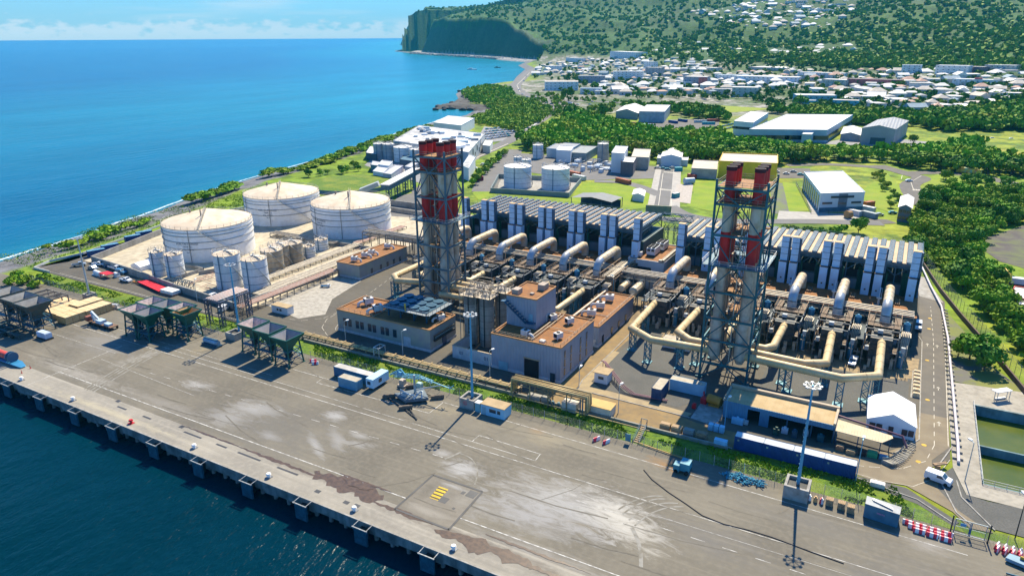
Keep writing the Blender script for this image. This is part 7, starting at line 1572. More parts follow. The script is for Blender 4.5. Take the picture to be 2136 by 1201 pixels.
fp('white block with dark louvred cooler in the works', g2(1160,338), g2(1190,340), g2(1196,330), 8.5, WWL, WR); fp('tall white works tower nearest the forest', g2(1274,360), g2(1300,362), g2(1308,345), 13, WWL, WR); fp('dark louvred cooler box beside the white works tower', g2(1294,365), g2(1320,367), g2(1326,355), 8.5, mat('louvre_brown', (.16,.14,.15), .7, c2=(.10,.09,.1), sc=2), WR)
fp('beige boxy works building right of the louvred cooler', g2(1316,352), g2(1352,354), g2(1356,335), 8, mat('beige_wall', (.48,.45,.37), .7), CRR); fp('pale hall with open front at the forest edge', g2(1378,346), g2(1420,348), g2(1424,330), 6.5, WWL, WR, gable=1.6); fp('white lean hall left of the pale open hall', g2(1370,342), g2(1384,343), g2(1388,332), 4, WWL, WR); fp('white lean hall right of the pale open hall', g2(1420,346), g2(1434,347), g2(1436,334), 4, WWL, WR)
t = T('pipe_manifold', 'white pipe tangle and vessels in the works yard', 'pipes', (*g2(1230,350),0)); b = MB(); r_ = random.Random(8); cx, cy = g2(1215,352)
for i in range(40): x, y = cx+r_.uniform(-28,16), cy+r_.uniform(-12,24); l = r_.uniform(2,7); z = r_.uniform(.5,4); b.tube([(x,y,.1),(x,y,z),(x+(l if i%2 else 0),y+(0 if i%2 else l),z)], r_.uniform(.15,.35), 5)
b.build('pipe', WHS, t); b = MB()
for i in range(7): x, y = cx+r_.uniform(-24,14), cy+r_.uniform(-8,20); b.cyl((x,y,1.6),(x+4,y,1.6),1.2,10)
for i in range(12): x, y = cx+r_.uniform(-34,20), cy+r_.uniform(-14,28); b.box(x,x+r_.uniform(1,4),y,y+r_.uniform(1,3),0,r_.uniform(1,3.5))
b.build('vessel', WWL, t)
b = MB(); x, y = g2(1255,352)
for i in range(5): b.cyl((x-1+i*1.3,y+i*.6,.8),(x+6+i*1.3,y-5+i*.6,.8),.6,8)
one(b, 'pipe_stack', WWL, 'stack of big white pipes lying in front of the tan ribbed tank', 'pipes')
x, y = g2(1300,382); container('orange container standing alone beside the crossing', x, y, 12.2, CRD, math.radians(-28)); x, y = g2(1161,352+14); 
x, y = g2(1196,366); container('long red orange container behind the pair of tanks', x, y, 12.2, CRD, math.radians(-25)); x, y = g2(1208,374); container('long white tank container behind the pair of tanks', x, y, 11, CGY, math.radians(-25)); x, y = g2(998,377); container('dark red container by the avenue of trees', x, y, 6, mat('container_wine', (.30,.04,.08), .5, corr=('xy',.3,.04)), .9)
x, y = g2(1415,357); container('teal container in the fenced yard', x, y, 5, mat('container_teal', (.04,.38,.42), .5), .6); x, y = g2(1409,412); container('green white kiosk container on the rubble yard', x, y, 4.5, mat('kiosk_green', (.06,.30,.30), .6), 1.2, top=WHS); x, y = g2(1443,372); container('red container left of the yellow building', x, y, 6, mat('container_red', (.42,.06,.05), .5), -.5)
b = MB(); x, y = g2(1436,384); b.cyl((x-2,y-2,2),(x+2.5,y+2.5,2),1.9,14); b.box(x-2,x+2,y-2,y+2,0,.5); one(b, 'grey_tank', mat('tank_slate', (.40,.50,.58), .5), 'grey blue lying tank at the rubble yard', 'tank')
slab([g2(1402,420),g2(1440,425),g2(1446,385),g2(1412,384)], mat('rubble', (.42,.36,.30), .9, c2=(.25,.22,.18), sc=1.0, c3=(.6,.58,.55), sc3=2, amt3=.6), 'rubble_yard', .07)
# carport shed and hut
cs = T('carport', 'dark grey double roofed open shed behind the radiators', 'shed', (*g2(1240,425),0)); A, B = Vector((*g2(1192,408,6),0)), Vector((*g2(1276,418,6),0)); d = (B-A).normalized(); n = Vector((-d.y,d.x,0)); b = MB(); M1 = (A+B)/2
b.add([(A.x,A.y,5),(M1.x,M1.y,6.4),(B.x,B.y,5),(A.x+n.x*14,A.y+n.y*14,5),(M1.x+n.x*14,M1.y+n.y*14,6.4),(B.x+n.x*14,B.y+n.y*14,5)], [(0,1,4,3),(1,2,5,4)]); b.build('roof', mat('carport_roof', (.17,.18,.18), .6, c2=(.14,.15,.15), sc=.3, corr=('x',.8,.05)), cs); b = MB()
for k in range(5):
    p = A.lerp(B,k/4); b.bar((p.x,p.y,0),(p.x,p.y,5),.3); b.bar((p.x+n.x*14,p.y+n.y*14,0),(p.x+n.x*14,p.y+n.y*14,5),.3)
b.build('post', BLUE, cs); b = MB(); b.bar((A.x+n.x*12,A.y+n.y*12,2),(B.x+n.x*12,B.y+n.y*12,2),.3,4); b.build('rear_wall', mat('dark_blue_wall', (.03,.08,.14), .6), cs)
fp('small white hut with a red door on the meadow by the road', g2(1319,419), g2(1342,422), g2(1345,410), 3.6, WWL, WR, gable=.9, name='hut', cat='hut')
wall('gate_wall', 'long tan topped green gate wall at the end of the road', [g2(1348,444), g2(1398,447)], .8, 4.2, mat('gate_green', (.20,.25,.16), .8, c2=(.34,.30,.18), sc=.4))
# yellow building and its flank
t = fp('yellow building with pale roof behind the right stack tower', g2(1497,372), g2(1618,378), g2(1618,357), 10.5, YEW, CRR, para=.8)
fp('pale low building left of the yellow one', g2(1441,371), g2(1494,374), g2(1496,355), 6, mat('pink_wall', (.45,.38,.34), .75), CRR)
# white blue warehouse
t = fp('white and blue warehouse with white roof and dark slit windows', g2(1707,443), g2(1798,440), g2(1752,391), 9.6, WWL, mat('clean_white_roof', (.80,.80,.79), .5, c2=(.74,.74,.73), sc=.05), para=.5)
A, B, C = Vector((*g2(1707,443),0)), Vector((*g2(1798,440),0)), Vector((*g2(1752,391),0)); D = A+(C-B); d = (B-A).normalized(); n_ = Vector((d.y,-d.x,0)); ang = math.atan2(d.y,d.x)
def facebox(t, nm, P, Q, f0, f1, z0, z1, m, out=.12):
    dd = (Q-P).normalized(); nn = Vector((dd.y,-dd.x,0)); a, c = P.lerp(Q,f0)+nn*out*.5, P.lerp(Q,f1)+nn*out*.5; b = MB(); b.bar((a.x,a.y,(z0+z1)/2),(c.x,c.y,(z0+z1)/2),out,z1-z0); return b.build(nm, m, t)
facebox(t,'plinth_band',A,B,.0,1,.1,2.4,mat('navy_panel', (.06,.16,.24), .6)); facebox(t,'central_panel',A,B,.42,.62,2.4,9.4,mat('slate_panel', (.15,.19,.23), .6),.1)
for f0, f1, z0, z1 in ((.24,.76,7.2,8.3),(.06,.28,4.2,5.2),(.42,.60,3.9,5.0),(.72,.94,4.2,5.2)): facebox(t,'window',A,B,f0,f1,z0,z1,GLASS,.3)
for k in range(9): facebox(t,'window',D,A,.04+k*.107,.09+k*.107,.3,8.2,GLB,.25)
fence('dark fence along the left side of the white and blue warehouse', [g2(1660,385),g2(1692,446),g2(1800,450)], 2, 4, DARK, True)
# small things in front of it
for px, py, l, a, m, lab in ((1783,449,6,-.5,CGY,'white container right below the warehouse'),(1813,453,8,-.6,mat('container_grey', (.30,.36,.36), .6),'grey container cabin below the warehouse'),(1812,430,6,.9,CRD,'orange red container beside the warehouse'),(1810,441,7,-.5,WHS,'white roofed box behind the grey cabin')):
    x, y = g2(px,py); container(lab, x, y, l, m, a)
b = MB(); x, y = g2(1768,455); b.cyl((x-.4,y-.4,1.8),(x+1.2,y+1.2,1.8),1.8,16); b.cyl((x-.7,y-.7,1.8),(x-.4,y-.4,1.8),2.1,16); one(b, 'cable_reel', mat('reel_wood', (.46,.26,.10), .8), 'big wooden cable reel in front of the warehouse', 'reel')
x, y = g2(1881,458); t = fp('two storey gatehouse with pale gable roof by the trees', g2(1870,462), g2(1896,465), g2(1900,440), 7.2, mat('gate_dark', (.10,.16,.20), .7, c2=(.22,.13,.10), sc=.5), WR, gable=1.4, wins=(3,2,1.4,1.3,2.2,3.2), name='gatehouse')
# warehouses beyond the forest
fp('very long white roofed warehouse beyond the forest', g2(1560,296), g2(1722,298), g2(1776,262), 10.5, LBW, WR, wins=(12,1,9,3.5,4,0)); fp('white office front of the long warehouse', g2(1528,282), g2(1568,286), g2(1600,262), 12.5, WWL, WR, wins=(5,1,6,2.2,7,0))
fp('white lower wing in the middle of the long warehouse', g2(1670,302), g2(1690,303), g2(1700,292), 8.5, LBW, WR); t = fp('big dark grey hall with shallow gable roof beyond the forest', g2(1793,300), g2(1862,303), g2(1890,282), 13.0, GRW, GRR, gable=2.6); facebox(t,'gate',Vector((*g2(1793,300),0)),Vector((*g2(1862,303),0)),.3,.75,.1,5.5,mat('gate_glass', (.03,.09,.12), .4))
fp('low pale shed between warehouse and dark grey hall', g2(1752,293), g2(1792,296), g2(1796,280), 5.5, GRW, WR, gable=1.8); fp('grey blue hall with flat white roof left beyond the forest', g2(1332,255), g2(1385,256), g2(1397,240), 11, mat('hall_blue_grey', (.36,.42,.46), .65), WR); fp('pale gabled hall beside the blue grey hall', g2(1284,246), g2(1330,250), g2(1345,236), 7, GRW, WR, gable=3.5)
for px, py, m, a, l in ((1328,261,CRD,-.4,'orange container in front of the blue grey hall'),(1352,264,CB2,-.4,'blue container in front of the blue grey hall'),(1404,257,CBL,-.6,'dark blue container in the truck yard'),(1424,254,CBL,-.6,'second dark blue container in the truck yard'),(1461,256,CGY,.5,'white blue container at the right of the truck yard'),(1478,260,MATS['container_teal'],.5,'teal container at the right of the truck yard'),(1488,254,MATS['container_red'],.5,'red container at the right of the truck yard')):
    x, y = g2(px,py); container(l, x, y, 13, m, a)
slab([g2(1300,262),g2(1400,274),g2(1500,272),g2(1500,246),g2(1400,250)], ASP, 'truck_yard', .06)
# coastal white works
fac = mat('factory_grey', (.42,.45,.47), .7, c2=(.36,.39,.41), sc=.1); JR = mat('junk_roof', (.56,.56,.55), .7, c2=(.25,.25,.25), sc=.16, lo=.50, hi=.54)
t = fp('long white coastal factory with cluttered flat roof', g2(822,322), g2(978,350), g2(1012,306), 10.4, fac, JR, wins=(0,0,1,1,1,1)); 
A, B, C = Vector((*g2(822,322),0)), Vector((*g2(978,350),0)), Vector((*g2(1012,306),0)); r_ = random.Random(41)
for i in range(34):
    p = A+(B-A)*r_.uniform(.05,.95)+(C-B)*r_.uniform(.06,.94); b = MB(); b.obox((p.x,p.y), r_.uniform(2,7), r_.uniform(2,5), 10.4, 10.4+r_.uniform(.8,2.6), ang); b.build('roof_unit', (GRW, WWL, LBW)[i % 3], t)
facebox(t,'glazed_band',A,B,.0,.24,5,9.8,GLB,.3)
for k in range(7): facebox(t,'window',B,C,.1+k*.12,.13+k*.12,2.0+(k%2)*3,5.5+(k%2)*4,GLASS,.3)
fp('white upper hall behind the coastal factory', g2(905,276), g2(962,283), g2(990,266), 9, WWL, WR); fp('white annex in front of the coastal factory', g2(965,372), g2(978,378), g2(992,352), 8, WWL, JR); fp('small white building by the factory car park', g2(1007,318), g2(1022,320), g2(1028,308), 5.5, WWL, WR)
b = MB(); x, y = g2(930,338); b.cyl((x,y,.1),(x,y,13),15,28); b.cone((x,y),15.2,13,15,28); one(b, 'white_tank', mat('dome_white', (.8,.8,.8), .5), 'wide white tank half hidden behind the left stack tower', 'tank')
for px, py, r, h, m, l in ((792,333,4.2,12,mat('silo_concrete', (.36,.39,.41), .7, c2=(.28,.31,.33), sc=.4),'left grey concrete silo of the coastal works'),(812,334,4.4,12,MATS['silo_concrete'],'right grey concrete silo of the coastal works'),(842,336,7,10.5,TW2,'white tank beside the two concrete silos'),(870,340,5,10,TW2,'white tank half hidden by the stack tower')):
    x, y = g2(px,py); tanksmall(l, x, y, r, h, m, WR, group='coastal works tanks')
fp('dark low shed left of the concrete silos', g2(764,333), g2(786,337), g2(794,322), 5, mat('dark_blue_wall', (.03,.08,.14)), WR); fp('long dark blue shed under the coastal tanks', g2(835,348), g2(875,354), g2(885,340), 5, mat('dark_blue_wall', (.03,.08,.14)), mat('navy_panel', (.06,.16,.24)))
for A_, B_, C_, h, w_, l in (((779,372),(800,376),(812,364),4.5,WWL,'white low building left of the lilac one'),((800,377),(817,379),(842,360),4.5,mat('lilac_wall', (.42,.42,.50), .7),'lilac grey long building in the coastal works'),((845,362),(858,364),(880,350),4.5,fac,'grey long building near the conveyor'),((790,361),(812,364),(820,354),5.5,WWL,'white cube building behind the lilac one'),((774,358),(792,361),(796,352),4.5,mat('navy_panel', (.06,.16,.24)),'navy low building on the coast lawn')):
    fp(l, g2(*A_), g2(*B_), g2(*C_), h, w_, mat('pale_flat_roof', (.5,.5,.52), .7))
t = T('conveyor_gallery', 'long raised white roofed conveyor gallery on blue trusses', 'conveyor', (*g2(830,385),8)); b = MB(); c = MB(); P5 = [at(803,392,8), at(870,356,10)]; 
b.bar(P5[0]+Vector((0,0,1.6)), P5[1]+Vector((0,0,1.6)), 5.5, .5); b.build('roof', WR, t); c.bar(P5[0], P5[1], 4.8, 2.6)
for k in range(4): p = P5[0].lerp(P5[1], .1+k*.25); truss(c, (p.x,p.y,0), (p.x,p.y,p.z-1), 2.2, .3, 4)
c.build('truss', BLUE, t); b = MB(); Q5 = [at(752,398,4), at(790,383,8)]; b.bar(Q5[0], Q5[1], 4.5, 2.5); one(b, 'conveyor_gallery', fac, 'short grey end piece of the conveyor gallery', 'conveyor')
b = MB(); x, y = g2(732,388); b.cyl((x,y,0),(x,y,2.2),26,40,mi=0,capm=1); one(b, 'round_basin', [mat('basin_wall', (.12,.22,.30), .7), GR], 'round dark walled basin behind the big tanks', 'basin')
wall('bund_wall', 'low blue railed wall right of the big tanks', [g2(815,428),g2(880,437)], .5, 3, mat('bund_wall', (.35,.34,.31)))
# ------------------------------------------------------------------ roads beyond
def road(pts, w, m=None, z=.09, name='road'):
    P = []; q = [g2(*p) for p in pts]; n = len(q)-1
    for i in range(n):
        for k in range(5):
            t = k/5; p0, p1, p2, p3 = q[max(0,i-1)], q[i], q[i+1], q[min(n,i+2)]
            P.append(tuple(.5*(2*p1[j]+(p2[j]-p0[j])*t+(2*p0[j]-5*p1[j]+4*p2[j]-p3[j])*t*t+(3*p1[j]-p0[j]-3*p2[j]+p3[j])*t**3) for j in (0,1)))
    P.append(q[-1]); o = struct(MB().ribbon(P, w, z).build(name, m or ASP)); return P
ASPG = mat('grey_asphalt', (.145,.14,.135), .85, c2=(.115,.112,.108), sc=.1); MK = mat('road_paint', (.62,.58,.48))
PV = mat('pale_pavement', (.38,.36,.32), .85, c2=(.30,.28,.25), sc=.3)
road([(1383,440),(1388,400),(1393,360),(1396,345)], 17, PV, .06, 'pavement'); road([(1378,440),(1386,398),(1391,362),(1394,348)], 8, ASPG, .09)
road([(1378,408),(1330,388),(1290,380),(1240,378)], 8, ASPG, .08); road([(1180,440),(1300,446),(1380,456),(1470,460),(1560,464)], 9, ASPG, .07); road([(1395,430),(1430,448),(1500,460),(1600,462),(1700,462),(1840,466)], 9, ASPG, .075)
road([(1010,400),(1018,378),(1040,352),(1062,330),(1070,312)], 15, ASPG, .07); road([(1060,325),(1120,330),(1200,345),(1270,368)], 9, ASPG, .08); slab([g2(1060,318),g2(1230,330),g2(1400,352),g2(1380,372),g2(1220,376),g2(1050,352)], ASPG, 'works_yard', .055)
road([(870,435),(905,425),(880,400),(900,385),(960,340),(1010,318),(1060,295),(1075,285)], 12, ASPG, .07); road([(840,432),(880,410),(895,395)], 9, ASPG, .075); slab([g2(800,450),g2(880,455),g2(900,420),g2(870,400),g2(830,410)], ASPG, 'works_yard', .06)
slab([g2(990,300),g2(1070,292),g2(1090,275),g2(1010,264)], mat('pale_asphalt', (.26,.26,.26), .85), 'car_park', .065); slab([g2(760,345),g2(900,390),g2(1000,330),g2(1012,300),g2(960,290),g2(800,310)], mat('pale_asphalt', (.26,.26,.26)), 'works_yard', .05)
road([(1060,295),(1100,268),(1130,252),(1150,236),(1165,228)], 9, ASPG, .08); road([(1095,270),(1128,252),(1142,240)], 3, WHS, .1, 'kerb_strip')
road([(1165,228),(1150,222),(1150,214),(1175,208),(1195,216),(1185,228),(1165,228)], 9, ASPG, .1); road([(1150,214),(1120,203),(1090,195),(1075,185),(1080,172),(1105,150),(1120,143)], 22, ASPG, .09)
road([(1150,206),(1250,212),(1330,217),(1420,222),(1500,222),(1600,225)], 13, ASPG, .09); road([(1500,214),(1560,222),(1640,232)], 12, ASPG, .09)
road([(1830,345),(1890,362),(1922,372),(1898,386),(1910,412),(1935,432),(1950,440)], 11, ASP, .09); road([(1890,362),(1960,360),(2040,368),(2136,388),(2200,400)], 11, ASP, .088); road([(1640,345),(1720,343),(1800,347),(1850,352)], 10, ASP, .086)
slab([g2(1795,455),g2(1850,458),g2(1872,466),g2(1790,470),g2(1770,462)], ASP, 'yard', .06); slab([g2(1625,440),g2(1800,447),g2(1780,466),g2(1620,460)], PV, 'forecourt', .055); slab([g2(1672,390),g2(1690,388),g2(1722,444),g2(1694,446)], PV, 'forecourt', .065)
slab([g2(1618,350),g2(1690,352),g2(1690,372),g2(1625,372)], ASP, 'parking_yard', .06); slab([g2(1705,300),g2(1890,308),g2(2010,318),g2(2050,300),g2(1900,285),g2(1760,290)], mat('pale_asphalt', (.26,.26,.26)), 'warehouse_yard', .06); road([(1890,272),(1960,278),(2060,286),(2136,292)], 10, ASP, .085)
slab([g2(1606,380),g2(1632,382),g2(1650,446),g2(1610,446)], mat('patch_asphalt', (.12,.12,.115), .9, c2=(.14,.19,.03), sc=.15), 'yard', .04)
slab([g2(2028,505),g2(2136,470),g2(2200,560),g2(2136,560),g2(2085,545)], mat('bare_soil', (.085,.075,.07), .95, c2=(.13,.12,.09), sc=.2, c3=(.12,.16,.03), sc3=.1), 'bare_ground', .03)
slab([g2(2110,600),g2(2200,560),g2(2260,640),g2(2160,660)], ASP, 'jungle_yard', .04)
# meadow panels with their own greens
BG_ = mat('bright_meadow', (.21,.29,.008), .95, c2=(.14,.235,.008), sc=.12, c3=(.24,.27,.03), sc3=.05, amt3=.6, bump=.15, bsc=2)
for k, P_ in enumerate(([(1218,380),(1300,386),(1372,394),(1360,432),(1300,440),(1180,430),(1200,400)],[(1440,385),(1500,378),(1610,382),(1600,446),(1480,440),(1432,430),(1448,400)],[(985,402),(1040,372),(1060,405),(1190,415),(1180,425),(1000,420)],[(1632,380),(1662,384),(1690,440),(1646,442)],[(1800,395),(1850,362),(1890,400),(1915,440),(1880,450),(1800,425)],[(1912,372),(1960,364),(2040,374),(2060,392),(1990,388),(1930,388)])): slab([g2(*p) for p in P_], BG_, 'meadow', .045)
slab([g2(2040,285),g2(2200,290),g2(2200,330),g2(2080,325)], mat('dry_field', (.30,.28,.03), .95, c2=(.24,.24,.03), sc=.05, c3=(.36,.30,.07), sc3=.02), 'field', .05); slab([g2(1445,222),g2(1590,219),g2(1610,228),g2(1530,235),g2(1440,233)], mat('yellow_field', (.24,.30,.012), .95), 'field', .1)
b = MB()
for py in (359,395):
    for k in range(8): x, y = g2(1377+(395-py)*.25+k*3.4, py+ k*.35); b.box(x-.25,x+.25,y-2,y+2,.10,.11)
for k in range(7): x, y = g2(1905+k*3.4, 396+k*.3); b.box(x-.3,x+.3,y-1.8,y+1.8,.10,.11)
struct(b.build('road_marking', MK))
b = MB()
for P_ in ([(1922,367),(1900,380),(1906,398)],[(1882,366),(1880,374)],[(1372,440),(1383,362)],[(1400,448),(1400,400)],[(1950,364),(2040,371),(2136,392)],[(1060,300),(1010,322),(960,345)],[(1180,206),(1330,213),(1500,219)],[(1085,192),(1078,178),(1105,152)]):
    b.ribbon([g2(*p) for p in P_], .3 if P_[0][1] > 300 else .8, .12)
struct(b.build('road_marking', MK))
struct(MB().poly([(*g2(p[0],p[1],3.0),3.6) for p in ((857,108.6),(1015,116.5),(1100,124),(1110,121.5),(1000,112.5),(870,106))]).build('sea_road', mat('sea_road', (.30,.30,.29), .85)))
r_ = random.Random(31); b = MB()
for i in range(900):
    f = r_.random(); x0, y0 = g2(855+245*f, 110.4+15*f+r_.uniform(-1.2,2.0), -1.5); b.blob((x0,y0,r_.uniform(-3.5,2.5)), r_.uniform(3,5.5), r_.uniform(3,5.5), r_.uniform(2,3.5), 0, 5)
tag(b.build('rock_armour', mat('rock_grey', (.34,.34,.33), .9, c2=(.22,.22,.22), sc=.05)), 'pale rock armour along the foot of the sea road', 'rocks', kind='stuff')
b = MB()
for i in range(70):
    px, py = r_.choice(((r_.uniform(905,945),r_.uniform(222,230)),(r_.uniform(940,985),r_.uniform(205,222)),(r_.uniform(955,990),r_.uniform(188,205)),(r_.uniform(960,1000),r_.uniform(222,230)))); x, y = g2(px,py,-3); s = r_.uniform(1.5,5); b.blob((x,y,-3.2+r_.random()*1.2), s*1.4, s, s*.6, 0, 6)
tag(b.build('shore_rocks', mat('lava_rock', (.055,.052,.05), .85, c2=(.12,.11,.10), sc=.2)), 'black lava rocks of the small headland', 'rocks', kind='stuff')
foam = MB()
for i in range(1, 13):
    p, q_ = shore[i], shore[i+1]; n = max(2,int((q_-p).length/4)); d = (q_-p).normalized(); nn = Vector((-d.y,d.x,0))
    for k in range(n):
        s, e = p.lerp(q_,k/n), p.lerp(q_,(k+1)/n); w = .6+2.0*vnoise(np.array([s.y/17.]),np.array([3.1]))[0]; o = (vnoise(np.array([s.y/9.]),np.array([8.1]))[0]-.2)*2
        foam.add([(s+nn*(o)),(e+nn*o),(e+nn*(o+w)),(s+nn*(o+w))], [(0,1,2,3)])
for v in range(len(foam.v)): foam.v[v] = (foam.v[v][0], foam.v[v][1], SEA+.08)
tag(foam.build('surf', mat('surf_foam', (.58,.66,.70), .7, c2=(.12,.30,.38), sc=.5, lo=.45, hi=.62)), 'thin white line of surf along the pebble beach', 'surf', kind='stuff')
# ------------------------------------------------------------------ vegetation
def leafmat(name, a, b_, c):
    m = bpy.data.materials.new(name); m.use_nodes = True; nt = m.node_tree; N, K = nt.nodes, nt.links; p = N['Principled BSDF']; p.inputs['Roughness'].default_value = .75; p.inputs['Specular IOR Level'].default_value = .15
    g = N.new('ShaderNodeNewGeometry'); oi = N.new('ShaderNodeObjectInfo')
    n1 = N.new('ShaderNodeTexNoise'); n1.inputs['Scale'].default_value = .33; n1.inputs['Detail'].default_value = 3; K.new(g.outputs['Position'], n1.inputs['Vector'])
    n2 = N.new('ShaderNodeTexNoise'); n2.inputs['Scale'].default_value = .045; n2.inputs['Detail'].default_value = 2; K.new(g.outputs['Position'], n2.inputs['Vector'])
    def mx(f, x, y):
        q = N.new('ShaderNodeMix'); q.data_type = 'RGBA'; K.new(f, q.inputs[0])
        for i, v in ((6,x),(7,y)):
            if isinstance(v, tuple): q.inputs[i].default_value = (*v,1)
            else: K.new(v, q.inputs[i])
        return q.outputs[2]
    def mr(v, lo, hi):
        r = N.new('ShaderNodeMapRange'); K.new(v, r.inputs[0]); r.inputs[1].default_value = lo; r.inputs[2].default_value = hi; return r.outputs[0]
    col = mx(mr(n1.outputs[0],.35,.65), a, b_); col = mx(mr(n2.outputs[0],.5,.7), col, c)
    hs = N.new('ShaderNodeHueSaturation'); K.new(col, hs.inputs['Color']); r = N.new('ShaderNodeMapRange'); K.new(oi.outputs['Random'], r.inputs[0]); r.inputs[3].default_value = .72; r.inputs[4].default_value = 1.3; K.new(r.outputs[0], hs.inputs['Value'])
    K.new(hs.outputs[0], p.inputs['Base Color']); return m
LF = leafmat('leaf_green', (.070,.205,.008), (.165,.32,.010), (.26,.30,.018)); LFD = leafmat('leaf_dark', (.040,.145,.014), (.105,.235,.014), (.17,.24,.014)); LFB = leafmat('leaf_bright', (.12,.24,.012), (.20,.32,.015), (.21,.28,.02))
BARK = mat('bark', (.12,.09,.06), .9)
def crown_arrays(r, nleaf, R, H, base, nl=9, size=.7, squash=.75):
    """leaf clumps set around a handful of uneven lobes"""
    L = []
    for i in range(nl):
        a = 2*math.pi*i/nl+r.uniform(-.5,.5); d = R*.62*math.sqrt(r.random()) if i else 0; rr2 = R*r.uniform(.34,.58)
        L.append((d*math.cos(a), d*math.sin(a), base+(H-base)*r.uniform(.3,.8), rr2, rr2*squash))
    V = np.zeros((nleaf*4,3)); g = np.random.default_rng(r.randrange(10**6))
    for k in range(nleaf):
        cx, cy, cz, rx, rz = L[k % nl]; d = g.normal(size=3); d /= np.linalg.norm(d); d[2] = abs(d[2])*.9 if g.random() < .75 else d[2]
        rad = 1+g.normal()*.10; c = np.array([cx+d[0]*rx*rad, cy+d[1]*rx*rad, cz+d[2]*rz*rad])
        n = d+g.normal(size=3)*.42; n /= np.linalg.norm(n); u = np.cross(n, g.normal(size=3)); u /= np.linalg.norm(u); w = np.cross(n,u); s = size*g.uniform(.6,1.35)
        V[4*k:4*k+4] = [c-u*s-w*s*.7, c+u*s-w*s*.55, c+u*s*.8+w*s*.7+n*s*.25, c-u*s*.9+w*s*.6]
    return V
def mesh_np(name, V, m):
    n = len(V)//4; me = bpy.data.meshes.new(name); me.vertices.add(len(V)); me.vertices.foreach_set('co', V.astype(np.float32).ravel())
    me.loops.add(4*n); me.loops.foreach_set('vertex_index', np.arange(4*n, dtype=np.int32)); me.polygons.add(n); me.polygons.foreach_set('loop_start', (np.arange(n)*4).astype(np.int32)); me.polygons.foreach_set('loop_total', np.full(n,4,np.int32)); me.update(calc_edges=True); me.materials.append(m); return me
RT_ = random.Random(77)
def tree_meshes(name, nleaf, R, H, base, m, nl=9, size=.7, squash=.75):
    cm_ = mesh_np('crown', crown_arrays(RT_, nleaf, R, H, base, nl, size, squash), m); b = MB(); b.cyl((0,0,-.3),(0,0,base+.6),.28,7,.16)
    for k in range(4): a = k*1.6+.3; b.cyl((0,0,base*.7),(R*.45*math.cos(a),R*.45*math.sin(a),base+(H-base)*.45),.13,5,.05)
    o = b.build('trunk', BARK); tm = o.data; bpy.data.objects.remove(o); return cm_, tm
BIG = [tree_meshes('big', 950, 5.2, 8.5, 1.6, m, nl, .52, sq) for m, nl, sq in ((LF,11,.75), (LFD,9,.9), (LFB,14,.6), (LF,7,.7))]
MID = [tree_meshes('mid', 260, 4.6, 8.0, 1.6, m, nl, .8, sq) for m, nl, sq in ((LF,9,.75), (LFD,7,.95), (LFB,11,.6), (LF,5,.8), (LFB,8,.7))]
BUSH = [tree_meshes('bush', 240, 2.6, 2.4, .2, m, 6, .45, .55) for m in (LF, LFB, LF)]
PALM = [tree_meshes('slim', 300, 2.0, 10.0, 1.2, LFD, 8, .55, 1.5)]
def plant(kind_, x, y, s, label, group, z=0.0, name='tree', hs=1.0):
    cmh, tm = kind_; t = bpy.data.objects.new(name, None); COL.objects.link(t); t.location = (x,y,z); t.rotation_euler = (0,0,RT_.uniform(0,6.28)); t.scale = (s,s,s*hs*RT_.uniform(.9,1.1))
    for nm, me in (('crown',cmh),('trunk',tm)):
        o = bpy.data.objects.new(nm, me); COL.objects.link(o); o.parent = t
    return tag(t, label, 'bush' if name == 'bush' else 'tree', group)
def inpoly(P, x, y):
    c = False; n = len(P)
    for i in range(n):
        x0, y0 = P[i]; x1, y1 = P[(i+1)%n]
        if (y0 > y) != (y1 > y) and x < (x1-x0)*(y-y0)/(y1-y0)+x0: c = not c
    return c
def pix(p):
    v = Vector(p)-Vector((0,0,CAMH)); w = v.dot(FW); return (PW/2+FPX*v.dot(RT)/w, PH/2-FPX*v.dot(UP)/w)
def scatter(polypx, gap, seed, cap=3000, avoid=()):
    Q = [g2(*p) for p in polypx]; xs = [q[0] for q in Q]; ys = [q[1] for q in Q]; r = random.Random(seed); out = []; cell = {}
    A_ = (max(xs)-min(xs))*(max(ys)-min(ys)); 
    for _ in range(int(min(60000, A_/gap/gap*6))):
        x, y = r.uniform(min(xs),max(xs)), r.uniform(min(ys),max(ys))
        if not inpoly(Q,x,y): continue
        k = (int(x//gap), int(y//gap)); gg = gap*r.uniform(.75,1.15)
        if any((x-a)**2+(y-b_)**2 < gg*gg for i in (-1,0,1) for j in (-1,0,1) for a, b_ in cell.get((k[0]+i,k[1]+j),())): continue
        cell.setdefault(k, []).append((x,y)); out.append((x,y))
        if len(out) >= cap: break
    return out
def spread(pts, kinds, s0, s1, labf, group, name='tree', z=0.0, hs=1.0):
    pts = sorted(pts, key=lambda p: pix((p[0],p[1],0))[0])
    for i, (x, y) in enumerate(pts): plant(RT_.choice(kinds), x, y, RT_.uniform(s0,s1), labf % ordn(i+1), group, z, name, hs)
def stuff_trees(name, pts, label, m, R=4.2, H=7.5, nleaf=46, size=1.6, zf=None, smin=.7, smax=1.25):
    protos = [crown_arrays(RT_, nleaf, R, H, 1.0, 6, size, .8) for _ in range(5)]; L = []
    for (x, y, *zz) in pts:
        P_ = protos[RT_.randrange(5)]; a = RT_.uniform(0,6.28); s = RT_.uniform(smin,smax); c_, s_ = math.cos(a), math.sin(a)
        L.append(np.c_[(P_[:,0]*c_-P_[:,1]*s_)*s+x, (P_[:,0]*s_+P_[:,1]*c_)*s+y, P_[:,2]*s+(zz[0] if zz else 0)])
    o = bpy.data.objects.new(name, mesh_np(name, np.concatenate(L), m)); COL.objects.link(o); return tag(o, label, 'trees', kind='stuff')
